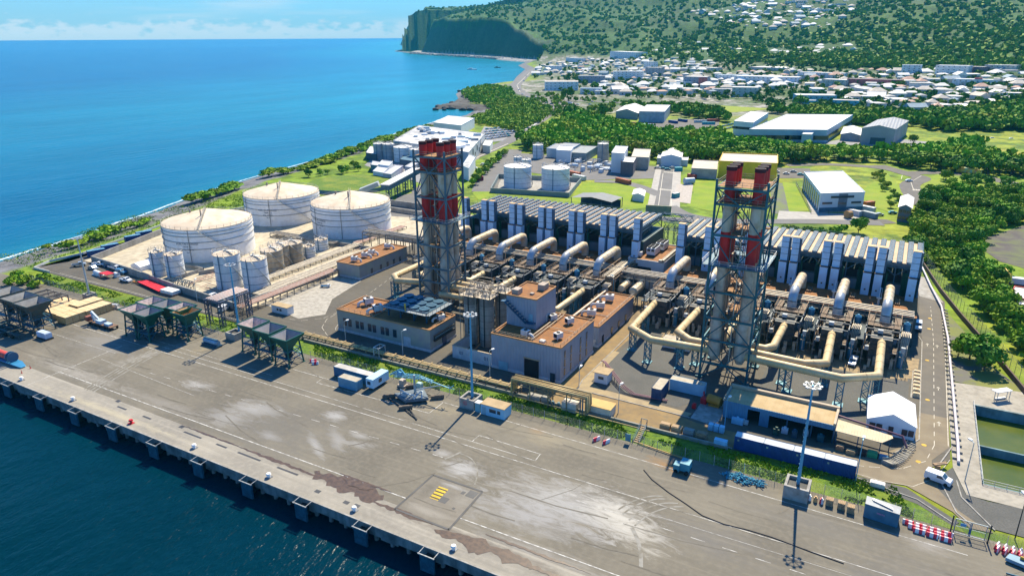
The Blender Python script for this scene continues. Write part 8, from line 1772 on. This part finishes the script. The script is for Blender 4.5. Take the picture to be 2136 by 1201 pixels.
FOREST = [(1085,306),(1110,286),(1160,268),(1200,243),(1290,268),(1320,274),(1400,288),(1490,285),(1525,305),(1620,314),(1700,322),(1800,326),(1900,328),(1965,318),(2030,300),(2060,330),(2136,340),(2200,372),(2060,366),(1900,352),(1850,338),(1700,336),(1620,346),(1500,338),(1440,340),(1370,332),(1280,324),(1190,312),(1120,320)]
fpts = scatter(FOREST, 6.6, 5); fpts.sort(key=lambda p: p[0]**2+p[1]**2)
spread(fpts[:200], MID, .85, 1.35, '%s tree from the left along the near edge of the forest belt', 'trees of the forest belt')
if len(fpts) > 200: stuff_trees('forest', fpts[200:], 'dense green forest belt behind the works and the warehouse', LF, 5.2, 9.0, 90, 1.3)
JUN = [(1905,545),(1902,470),(1915,430),(1960,398),(2060,404),(2200,420),(2200,470),(2100,470),(2045,500),(2040,560),(2085,590),(2110,640),(2200,690),(2230,850),(2150,770),(2085,690),(2022,622),(1960,560)]
jp = scatter(JUN, 5.6, 6, 320); jp.sort(key=lambda p: p[0]**2+p[1]**2)
spread([p for i, p in enumerate(jp) if i % 3 == 0][:90], BIG, .62, 1.05, '%s leafy tree from the left in the jungle beyond the perimeter wall', 'jungle trees right of the plant')
stuff_trees('undergrowth', [p for i, p in enumerate(jp) if i % 3]+scatter(JUN, 3.6, 61, 700), 'bright green undergrowth between the jungle trees', LFB, 2.8, 4.2, 150, .55, smin=.6, smax=1.1)
spread(scatter([(1960,368),(2050,380),(2136,395),(2136,420),(1990,400)], 8, 7, 26), BIG, .5, .85, '%s tree from the left on the island inside the road loop', 'trees inside the road loop')
for px, py, s, k, l in ((2022,748,1.0,0,'spreading dark tree left of the pair near the ponds'),(2052,772,.85,1,'round dark tree right of the pair near the ponds'),(1998,745,.62,2,'small spreading tree touching the pair near the ponds'),(1790,486,.8,1,'lone round tree on the verge behind the radiators'),(1905,300,.9,0,'small spreading tree in front of the dark grey hall')):
    x, y = g2(px,py); plant(BIG[k], x, y, s, l, 'lone trees')
for px, py, s, l in ((1090,300,1.5,'big dark tree at the head of the avenue'),(1190,250,1.9,'big round tree left beside the roundabout'),(1259,246,1.8,'big round tree right beside the roundabout'),(1758,212,2.2,'huge round tree in the town by the blue roofs'),(1668,226,1.9,'big tree in the town left of the huge round one'),(1186,212,2.1,'tall tree at the bend of the coast road'),(1330,210,1.6,'tall tree beside the road above the grey hall'),(1345,178,1.5,'tree by the white apartment block'),(1990,258,2.0,'dark conifer like tree at the right of the town'),(1240,190,1.6,'tree in front of the white flats')):
    x, y = g2(px,py); plant(MID[1], x, y, s, l, 'big single trees')
def along(P, n, jit, seed):
    r = random.Random(seed); Q = [Vector((*g2(*p),0)) for p in P]; Ls = [(b_-a).length for a, b_ in zip(Q,Q[1:])]; tot = sum(Ls); out = []
    for i in range(n):
        s = (i+.5)/n*tot; k = 0
        while s > Ls[k]: s -= Ls[k]; k += 1
        p = Q[k].lerp(Q[k+1], s/Ls[k]); out.append((p.x+r.uniform(-jit,jit), p.y+r.uniform(-jit,jit)))
    return out
spread(along([(985,392),(1020,352),(1058,322)], 16, 1.5, 1), MID, .5, .72, '%s tree from the near end of the avenue left of the works road', 'avenue trees')
spread(along([(100,520),(175,507),(205,497),(262,475),(300,462)], 22, 3.0, 2), BUSH, .8, 1.9, '%s bush from the left on the coast meadow', 'coast bushes', 'bush', 0, .65)
spread(along([(395,420),(430,410),(490,392)], 24, 3.0, 3), BUSH, 1.1, 2.2, '%s bush from the left in the clump by the big white tank', 'coast bushes by the tank', 'bush', 0, .65)
spread(along([(560,366),(640,350),(700,330),(760,310),(815,290),(870,270),(960,258)], 110, 5, 4), BUSH, 1.0, 2.4, '%s shrub from the left in the long coast thicket', 'coast thicket', 'bush', 0, .62)
spread(along([(625,372),(690,362),(745,358),(738,345)], 12, 6, 5), MID, .35, .7, '%s small tree from the left on the coast lawn', 'coast lawn trees')
spread(along([(1828,362),(1840,380),(1850,400),(1865,420),(1872,436)], 15, 3.5, 6), BIG, .3, .55, '%s small tree from the back in the row by the gatehouse', 'trees by the gatehouse')
spread(along([(1640,482),(1700,484),(1760,486)], 12, 1.5, 8), BUSH, .7, 1.2, '%s low shrub from the left on the verge behind the radiators', 'verge shrubs', 'bush')
spread(along([(20,590),(60,600),(90,585),(30,575),(110,600)], 12, 5, 9), BUSH, .6, 1.2, '%s grey green bush from the left behind the old hoppers', 'bushes by the old hoppers', 'bush')
HEAD = [(1000,262),(985,250),(1030,232),(1010,222),(1050,205),(1080,205),(1130,222),(1148,240),(1120,258),(1080,278),(1040,266)]
stuff_trees('scrub', scatter(HEAD, 5.5, 11, 700), 'green scrub on the knoll between the sea and the road', LFB, 3.2, 3.6, 40, 1.1, smin=.6)
stuff_trees('headland_scrub', scatter([(962,200),(975,186),(1020,180),(1065,186),(1072,200),(1060,212),(1020,220),(985,216)], 6.5, 12, 300), 'dark green scrub on the lava headland', LF, 3.6, 5, 40, 1.2)
# rough grass tufts: the strip by the fence, the coast meadow
def tufts(name, polys, n, hgt_, label, m, seed):
    g = np.random.default_rng(seed); L = []
    for P_, share in polys:
        P_ = np.array(P_); k = int(n*share); lo, hi = P_.min(0), P_.max(0); q = lo+(hi-lo)*g.random((k*3,2)); ins = np.zeros(len(q), bool)
        for i in range(len(P_)):
            x0, y0 = P_[i]; x1, y1 = P_[(i+1)%len(P_)]
            if y0 != y1: ins ^= ((y0 > q[:,1]) != (y1 > q[:,1])) & (q[:,0] < (x1-x0)*(q[:,1]-y0)/(y1-y0)+x0)
        q = q[ins][:k]; dens = fbm(q[:,0]/5, q[:,1]/5, 3, 40); q = q[dens > .42]; L.append(q)
    q = np.concatenate(L); k = len(q); a = g.random(k)*6.28; s = hgt_*(.5+g.random(k)); u = np.c_[np.cos(a), np.sin(a), np.zeros(k)]*(s*.8)[:,None]; c0 = np.c_[q, np.zeros(k)]
    up = np.c_[g.normal(size=(k,2))*.4, np.ones(k)]*s[:,None]
    V = np.stack([c0-u, c0+u, c0+u*.5+up, c0-u*.5+up], 1).reshape(-1,3); o = bpy.data.objects.new(name, mesh_np(name, V, m)); COL.objects.link(o); return tag(o, label, 'grass', kind='stuff')
tufts('rough_grass', [([(-140,134),(12,134.2),(8,143.6),(-25,141.2),(-60,140.4),(-146,140.4)],.45),([(-285,133.2),(-200,133.2),(-152,134),(-152,138.6),(-285,141)],.2),([(-340,142),(-300,142),(-304,160),(-316,214),(-308,292),(-340,292),(-345,210),(-325,150)],.35)], 26000, .28, 'rough green grass tufts on the banks and the coast meadow', LFB, 3)
# ------------------------------------------------------------------ town
ROOFS = [mat('house_roof_white', (.80,.78,.73), .7, c2=(.70,.67,.61), sc=.06), mat('house_roof_cream', (.62,.54,.44), .75), mat('house_roof_pink', (.56,.33,.24), .75), mat('house_roof_blue', (.28,.38,.44), .7), mat('house_roof_grey', (.40,.40,.40), .7)]
RN = ['white','cream','pinkish','blue grey','grey']; HW = [mat('house_wall', (.68,.67,.63), .75), mat('house_wall_grey', (.52,.53,.52), .75)]  # two wall tones, each used on whole houses; the second is a darker grey
def house_proto(ri, shape, w, d, h):
    t = T('house', None, 'house', (0,0,0)); b = MB(); b.box(-w/2,w/2,-d/2,d/2,-3,h)
    if shape == 2: b.box(w/2,w/2+4,-d/2+1,d/2-2,-3,h*.8)
    b.build('wall', HW[ri % 2], t); r = MB(); e = .6; W2, D2 = w/2+e, d/2+e; k = min(W2,D2)*.55
    if shape == 0: r.add([(-W2,-D2,h),(W2,-D2,h),(W2,D2,h),(-W2,D2,h),(-W2+D2*.9,0,h+k),(W2-D2*.9,0,h+k)], [(0,1,5,4),(1,2,5),(2,3,4,5),(3,0,4)])
    elif shape == 1: r.add([(-W2,-D2,h),(W2,-D2,h),(W2,D2,h),(-W2,D2,h),(-W2,0,h+k),(W2,0,h+k)], [(0,1,5,4),(2,3,4,5),(1,2,5),(3,0,4)])
    else: r.box(-W2,W2,-D2,D2,h,h+.4); r.box(w/2+e,w/2+4.4,-d/2+.6,d/2-1.6,h*.8,h*.8+.3)
    r.build('roof', ROOFS[ri], t); b = MB()
    for x in (-w*.3,0,w*.3): b.box(x-.7,x+.7,-d/2-.06,-d/2-.01,.9,2.2)
    b.build('window_band', GLASS, t); return t
PROT = [(ri, sh, house_proto(ri, sh, *dims)) for ri, sh, dims in ((0,0,(13,10,4)),(0,1,(15,9,4.5)),(0,2,(16,10,4)),(1,0,(13,10,4)),(1,1,(16,9,5)),(2,0,(12,10,4)),(3,1,(14,9,4.5)),(4,2,(18,12,5)))]
used_ = set(); HB = {0:'hipped',1:'gabled',2:'flat'}
ZONES = [('on the upper hillside',[(1440,30),(1520,18),(1600,2),(1700,-2),(1790,2),(1780,30),(1730,62),(1600,72),(1560,60),(1480,42)],95,1.45),('on the slope above town',[(1310,98),(1450,92),(1600,102),(1780,98),(1790,118),(1640,122),(1480,120),(1300,118)],40,1.0),
 ('in the upper left town',[(1120,132),(1280,122),(1500,128),(1500,150),(1300,160),(1110,160)],42,1.0),('in the middle town',[(1250,165),(1500,155),(1700,150),(1700,185),(1500,200),(1240,200)],48,1.05),('in the right town',[(1700,150),(2136,150),(2160,200),(2000,240),(1850,235),(1700,200)],70,1.0)]
hits = {}
HR = random.Random(19)
for zn, P_, cnt, sc_ in ZONES:
    xs = [p[0] for p in P_]; ys = [p[1] for p in P_]; cand = []
    while len(cand) < cnt*4:
        a, c_ = HR.uniform(min(xs),max(xs)), HR.uniform(min(ys),max(ys))
        if inpoly(P_,a,c_): cand.append((a,c_))
    W3 = on_ground([c[0] for c in cand],[c[1] for c in cand]); got = []
    for w3, c in zip(W3, cand):
        if math.isnan(w3[0]): continue
        if all((w3[0]-q[0])**2+(w3[1]-q[1])**2 > 19**2 for q, _ in got): got.append((w3,c))
        if len(got) >= cnt: break
    got.sort(key=lambda q: q[1][0]); hits[zn] = [q[0] for q in got]
    for i, (w3, c) in enumerate(got):
        ri, sh, pr = HR.choice(PROT[:5]+PROT[:3]+PROT) if zn.startswith(('in the m','in the r')) else HR.choice(PROT[:4]+PROT[:3]+[PROT[6]])
        lab = '%s %s roofed house, %s from the left %s' % (RN[ri], HB[sh], ordn(i+1), zn); loc = (w3[0],w3[1],w3[2]+.2); rz = HR.choice((0,math.pi/2))+HR.uniform(-.35,.35)+.3; s = HR.uniform(1.0,1.6)*sc_
        gname = 'houses '+zn
        if id(pr) not in used_: used_.add(id(pr)); cache(pr); pr.location = loc; pr.rotation_euler = (0,0,rz); pr.scale = (s,)*3; pr['group'] = gname; tag(pr, lab, None)
        else: dup(pr, loc, rz, lab, s, gname)
for ri, sh, pr in PROT:
    if id(pr) not in used_:
        for c in kids(pr): bpy.data.objects.remove(c)
        bpy.data.objects.remove(pr)
APW = mat('apartment_white', (.76,.77,.77), .7); APR = mat('apartment_red', (.42,.12,.12), .7); APG = mat('apartment_grey', (.34,.36,.38), .7); APS = mat('apartment_slate', (.30,.32,.37), .7); APT = mat('apartment_tan', (.55,.55,.49), .7)
def block(pl, pr, yb, d, h, w_, r_, floors, label, gable=0, cols=None):
    o = on_ground([pl,pr],[yb,yb]); zb = min(o[0,2],o[1,2]); A, B = Vector((o[0,0],o[0,1],0)), Vector((o[1,0],o[1,1],0)); n = (B-A).normalized(); n = Vector((-n.y,n.x,0)); C = B+n*d; L_ = (B-A).length
    return fp(label, A, B, C, h, w_, r_, 'apartment_block', 'building', zb, gable, (cols or max(3,int(L_/7)), floors, 1.8 if L_ < 90 else 2.6, 1.1, h/floors*.5, h/floors))
for a in ((1278,1342,168,20,17,APW,ROOFS[0],4,'long white apartment block with rows of dark windows'),(1345,1378,160,18,19,APG,ROOFS[0],5,'grey apartment block right of the long white one'),(1342,1362,146,18,18,APW,ROOFS[3],4,'narrow white block up behind the grey one'),(1272,1325,124,40,24,APW,ROOFS[0],4,'white hillside residence on the left at the foot of the hill'),
    (1424,1472,181,22,17,APS,ROOFS[0],4,'slate grey apartment block with a red end'),(1456,1474,182,12,15,APR,ROOFS[0],4,'red end block of the slate grey apartment block'),(1206,1262,174,20,13,APS,ROOFS[4],2,'slate coloured low block left of the white apartments'),(1136,1206,190,32,14,APW,ROOFS[1],3,'large white block with cream roof by the coast road'),(1210,1256,198,16,9,APW,ROOFS[3],2,'low white and blue building by the roadside'),
    (1138,1172,148,20,12,APW,ROOFS[0],3,'white block near the shore under the hill'),(1180,1212,130,20,12,APW,ROOFS[0],3,'white block at the foot of the cliff slope'),(1434,1492,150,22,9,APT,ROOFS[0],2,'long low tan school building'),(1530,1664,176,26,14,APW,ROOFS[0],3,'very long white winged building in the middle of the town'),(1560,1640,150,60,9,mat('mall_wall', (.5,.48,.44)),ROOFS[0],1,'big white roofed market hall'),(1662,1760,165,18,11,APW,ROOFS[0],3,'long white three storey row right of the winged building'),
    (1526,1580,202,20,13,APT,ROOFS[0],3,'green grey office block by the road'),(1484,1526,198,18,8,APT,ROOFS[4],2,'low tan building left of the green grey office'),(1765,1880,180,16,11,APR,ROOFS[4],3,'long dark red and grey apartment row'),(1712,1762,182,22,11,APT,ROOFS[0],2,'cream building with a white hipped roof'),(1660,1744,216,26,10,mat('cyan_wall', (.22,.42,.50), .7),ROOFS[0],2,'wide pale blue building with white roof'),(1675,1700,226,14,9,mat('bright_cyan_wall', (.10,.42,.52), .7),ROOFS[4],2,'small cyan building left'),(1735,1790,226,16,9,mat('bright_cyan_wall', (.10,.42,.52), .7),ROOFS[1],2,'cyan building with a tan roof'),
    (1878,1920,160,18,18,mat('pale_cyan_wall', (.46,.60,.66), .7),ROOFS[0],5,'white and pale blue apartment tower at the hill foot'),(1948,2016,160,22,17,APW,ROOFS[0],4,'big white apartment block with gables on the right'),(2014,2048,158,18,13,mat('plum_wall', (.22,.16,.18), .7),ROOFS[0],3,'white roofed block with a plum coloured front'),(2050,2116,156,20,14,APT,ROOFS[0],3,'long cream apartment block at the far right'),(1984,2080,180,20,10,APW,ROOFS[0],2,'white row with a red bay on the right'),(2030,2046,180,8,10.5,APR,ROOFS[0],2,'red bay in the white row on the right'),
    (2070,2140,178,24,9,APT,ROOFS[1],2,'white and tan building near the right edge'),(2060,2130,208,20,8,APT,ROOFS[0],2,'low white roofed hall near the right edge'),(1410,1440,182,16,9,APW,ROOFS[0],2,'white gabled building left of the slate block'),(1490,1560,168,24,10,APW,ROOFS[3],3,'white and blue roofed complex beside the market hall')):
    block(*a)
# the rest of the small far roofs, past the three hundred built one by one
hr2 = random.Random(91); FB = MB(); cc = []
for zn, P_, cnt, sc_ in ZONES:
    xs = [p[0] for p in P_]; ys = [p[1] for p in P_]; k = 0
    while k < cnt*(4 if cnt == 95 else 2.4):
        a, c_ = hr2.uniform(min(xs),max(xs)), hr2.uniform(min(ys),max(ys))
        if inpoly(P_,a,c_): cc.append((a,c_)); k += 1
H0 = [h for v in hits.values() for h in v]
for w3 in on_ground([c[0] for c in cc],[c[1] for c in cc]):
    if math.isnan(w3[0]) or min((w3[0]-h[0])**2+(w3[1]-h[1])**2 for h in H0) < 17**2: continue
    H0.append(w3); a = hr2.uniform(0,3); w, d, h = hr2.uniform(9,18), hr2.uniform(8,12), hr2.uniform(3,6); ca, sa_ = math.cos(a), math.sin(a); z0 = w3[2]; o_ = hr2.choice((2,2,3,4,5,6))
    FB.obox((w3[0],w3[1]), w, d, z0-2, z0+h, a, hr2.choice((0,1))); X_ = lambda x,y,z: (w3[0]+x*ca-y*sa_, w3[1]+x*sa_+y*ca, z)
    W2, D2 = w/2+.5, d/2+.5; FB.add([X_(-W2,-D2,z0+h),X_(W2,-D2,z0+h),X_(W2,D2,z0+h),X_(-W2,D2,z0+h),X_(-W2+D2*.7,0,z0+h+2),X_(W2-D2*.7,0,z0+h+2)], [(0,1,5,4),(1,2,5),(2,3,4,5),(3,0,4)], o_)
tag(FB.build('distant_houses', HW+ROOFS), 'the many tiny far roofs scattered between the larger houses of the town', 'houses', kind='stuff'); hits['more'] = H0
# town greenery as one mass per quarter, hill forest crowns
def green(name, P_, cnt, label, m, seed, **k):
    r = random.Random(seed); xs = [p[0] for p in P_]; ys = [p[1] for p in P_]; c = []
    while len(c) < cnt:
        a, d = r.uniform(min(xs),max(xs)), r.uniform(min(ys),max(ys))
        if inpoly(P_,a,d): c.append((a,d))
    W3 = on_ground([q[0] for q in c],[q[1] for q in c]); H3 = np.array([tuple(h) for h in hits['more']]); pts = []
    for w3 in W3:
        if math.isnan(w3[0]) or (np.hypot(H3[:,0]-w3[0]-2, H3[:,1]-w3[1]+3) < 11).any(): continue
        pts.append(tuple(w3))
    stuff_trees(name, pts, label, m, **k)
green('town_trees', [(1110,140),(1300,122),(1700,125),(2160,142),(2160,250),(1900,258),(1780,245),(1640,232),(1560,215),(1250,205),(1180,196),(1110,165)], 1500, 'garden trees filling the town between the houses', LFD, 5, R=4.0, H=6.5, nleaf=26, size=1.8)
green('town_edge_trees', [(1600,236),(1700,232),(1900,250),(2136,225),(2170,275),(1980,276),(1900,268),(1780,262),(1640,246)], 700, 'broad dark trees between the warehouses and the town', LF, 6, R=5.4, H=9, nleaf=44, size=1.8)
green('park_trees', [(1290,222),(1440,228),(1500,236),(1520,258),(1440,248),(1400,238),(1300,232)], 160, 'trees around the yellow field', LF, 8, R=5, H=8.5, nleaf=46, size=1.6)
green('road_trees', [(1090,215),(1150,240),(1160,250),(1250,245),(1290,238),(1280,222),(1200,232),(1160,212),(1250,216),(1400,222),(1400,226),(1120,198)], 120, 'trees and shrubs around the road junction', LFB, 9, R=4, H=5.5, nleaf=40, size=1.3)
gi = np.random.default_rng(4); I = gi.integers(0, NR, 110000); J = gi.integers(0, NA, 110000); hr_ = np.hypot(GX[I,J], GY[I,J]); cliffy = np.isin(GK[I,J], ['c','f','r']) & (GS[I,J] < 150)
okk = (GP[I,J] > 26) & (GS[I,J] > 40) & (hr_ > 1400) & (hr_ < 5600) & ~cliffy; I, J = I[okk], J[okk]; H3 = np.array([tuple(h) for h in hits['more']]); px_ = []
for x, y, z_ in zip(GX[I,J], GY[I,J], GZ[I,J]):
    if (np.hypot(H3[:,0]-x, H3[:,1]-y) > 19).all(): px_.append((x+gi.uniform(-6,6), y+gi.uniform(-6,6), z_-2))
    if len(px_) > 14000: break
stuff_trees('hill_forest', px_, 'tree crowns of the forest covering the hills', LFB, R=7, H=7.5, nleaf=16, size=3.8)
# far cars: car park, roads
def cars(pts, lab, group, seed):
    r = random.Random(seed)
    for i, (x, y, a) in enumerate(pts):
        o = dup(CP[r.randrange(len(CP))], (x,y,.12), a, lab % ordn(i+1), None, group)
CP = []
for m, l, px, py in ((VW,'white car on the road loop near the jungle',1896,379),(CARC[0],'silver car beside the grey cabin',1834,450),(CARC[3],'teal pickup like car by the gatehouse',1862,446)):
    t = T('parked_car', l, 'car', (0,0,0)); b = MB(); P_ = [(-2.1,.28),(-2.15,.8),(-1.6,.95),(-1.2,1.42),(.35,1.45),(1.0,.95),(1.95,.8),(2.1,.5),(2.05,.28)]; n = len(P_)
    b.add([(p[0],-.86,p[1]) for p in P_]+[(p[0],.86,p[1]) for p in P_], [tuple(range(n)), tuple(range(n,2*n))[::-1]]+[(i,n+i,n+(i+1)%n,(i+1)%n) for i in range(n)]); b.build('body', m, t)
    b = MB(); b.add([(.40,-.7,1.43),(.40,.7,1.43),(.99,.7,1.0),(.99,-.7,1.0)], [(0,1,2,3)]); b.add([(-1.3,-.875,1.0),(-1.05,-.875,1.36),(.3,-.875,1.38),(.8,-.875,1.0)], [(0,1,2,3)]); b.build('window', GLASS, t); b = MB()
    for xx in (-1.3,1.3):
        for s in (-1,1): b.cyl((xx,s*.7,.34),(xx,s*.9,.34),.34,8)
    b.build('wheels', TYRE, t); x, y = g2(px,py); t.location = (x,y,.12); t.rotation_euler = (0,0,.4); cache(t); CP.append(t)
P_ = []
for row in range(5):
    a, c_ = Vector((*g2(1004+row*3,293-row*5.6),0)), Vector((*g2(1062+row*5,285-row*5.0),0))
    for k in range(9):
        p = a.lerp(c_,k/8); P_.append((p.x,p.y,1.2))
cars(P_, '%s car counted through the factory car park rows', 'cars in the factory car park', 1)
cars([(*g2(px,py),a) for px,py,a in ((1090,198,.3),(1083,188,1.2),(1100,203,.2),(1118,205,.1),(1125,213,.1),(1140,216,0),(1150,218,0),(1132,222,.3),(1160,222,.3),(1172,215,.2),(1200,208,.1),(1222,211,.1),(1236,214,0),(1260,212,0),(1280,214,0),(1310,217,0),(1098,160,.9),(1093,170,1),(1110,152,.8),(1205,219,0),(1230,219,0),(1247,222,0),(1105,208,.2),(1112,212,.2))], '%s car counted from the coast end on the junction roads', 'cars on the coast road', 2)
cars([(*g2(1478+k*6.2,272-k*1.5),.9) for k in range(9)]+[(*g2(1494+k*6.2,275-k*1.5),.9) for k in range(7)], '%s car in the two rows left of the long warehouse', 'cars by the long warehouse', 3)
cars([(*g2(px,py),.2) for px,py in ((1500,196),(1512,199),(1640,206),(1650,209),(1660,205),(1632,203),(1672,211),(1645,214),(1620,360),(1640,364),(1655,360),(1670,366),(1960,274),(2110,291),(2070,290),(1393,355),(1384,353),(1403,352),(1371,352),(1008,345),(990,352))], '%s car of the scattered parked cars in the distance', 'scattered parked cars', 4)
vehicle('semi', 'long yellow truck with colourful trailer on the far road', *g2(2022,364), math.radians(151), mat('trailer_yellow', (.62,.50,.06), .5, c2=(.20,.45,.30), sc=.35, lo=.5, hi=.56, c3=(.6,.15,.05), sc3=.5, amt3=.8), cab=mat('cab_yellow', (.65,.38,.02), .5))
vehicle('semi', 'white lorry by the junction of the coast road', *g2(1182,219), .1, VW)
# excavator and red hut in the jungle yard
t = T('excavator', 'yellow long arm machine with white cab in the jungle yard', 'excavator', (*g2(2118,592),0)); x, y = g2(2120,596); b = MB(); b.box(x-2,x+2,y-1.3,y+1.3,1,3.1); b.build('cab', CW, t); b = MB(); b.box(x-2.4,x+2.4,y-1.6,y+1.6,.2,1.0); b.build('track', DARK, t); b = MB(); b.tube([(x-1.4,y+.5,2),(x-4.2,y+2,4.5),(x-4.6,y-1,6),(x-3.2,y-4,5),(x-2.6,y-5,3)], .35, 6); b.build('arm', MATS['yellow_steel'], t)
fp('red walled hut with a white roof in the jungle', g2(2100,640), g2(2150,648), g2(2160,625), 3.5, mat('hut_red', (.5,.06,.03), .7), WR, name='hut', cat='hut'); fp('small grey hut with white roof at the jungle edge', g2(2112,662), g2(2140,668), g2(2146,652), 3.2, GRW, WR, name='hut', cat='hut')
b = MB(); x, y = g2(984,143); b.prism([(x-14,y-3),(x+14,y-3),(x+18,y),(x+14,y+3),(x-14,y+3)], SEA-.2, SEA+2.2); b.box(x-8,x+2,y-2,y+2,SEA+2.2,SEA+5); one(b, 'boat', WWL, 'small white boat on the bay below the sea road', 'boat')
b = MB(); x, y = g2(1037,139); b.prism([(x-9,y-2),(x+9,y-2),(x+12,y),(x+9,y+2),(x-9,y+2)], SEA-.2, SEA+2); b.box(x-4,x+2,y-1.4,y+1.4,SEA+2,SEA+3.6); one(b, 'boat', DARK, 'dark little boat right of the white one in the bay', 'boat')
b = MB(); x, y = g2(1034,110); b.bar((x,y,3),(x-8,y,34),2.2); b.box(x-5,x+5,y-4,y+4,2,8); one(b, 'crane', WWL, 'white crane leaning over the sea road', 'crane')
# ------------------------------------------------------------------ air
hb = MB(); hb.box(-7400, 3600, -420, 9400, -16, 640)
m = bpy.data.materials.new('haze_air'); m.use_nodes = True; nt = m.node_tree; nt.nodes.remove(nt.nodes['Principled BSDF']); pv = nt.nodes.new('ShaderNodeVolumePrincipled')
pv.inputs['Color'].default_value = (.06,.62,.95,1); pv.inputs['Density'].default_value = .00004; pv.inputs['Anisotropy'].default_value = 0
nt.links.new(pv.outputs[0], nt.nodes['Material Output'].inputs['Volume'])
HZ = hb.build('haze', m); HZ['kind'] = 'stuff'; HZ['label'] = 'thin blue air between the plant and the far hills'; HZ['category'] = 'haze'
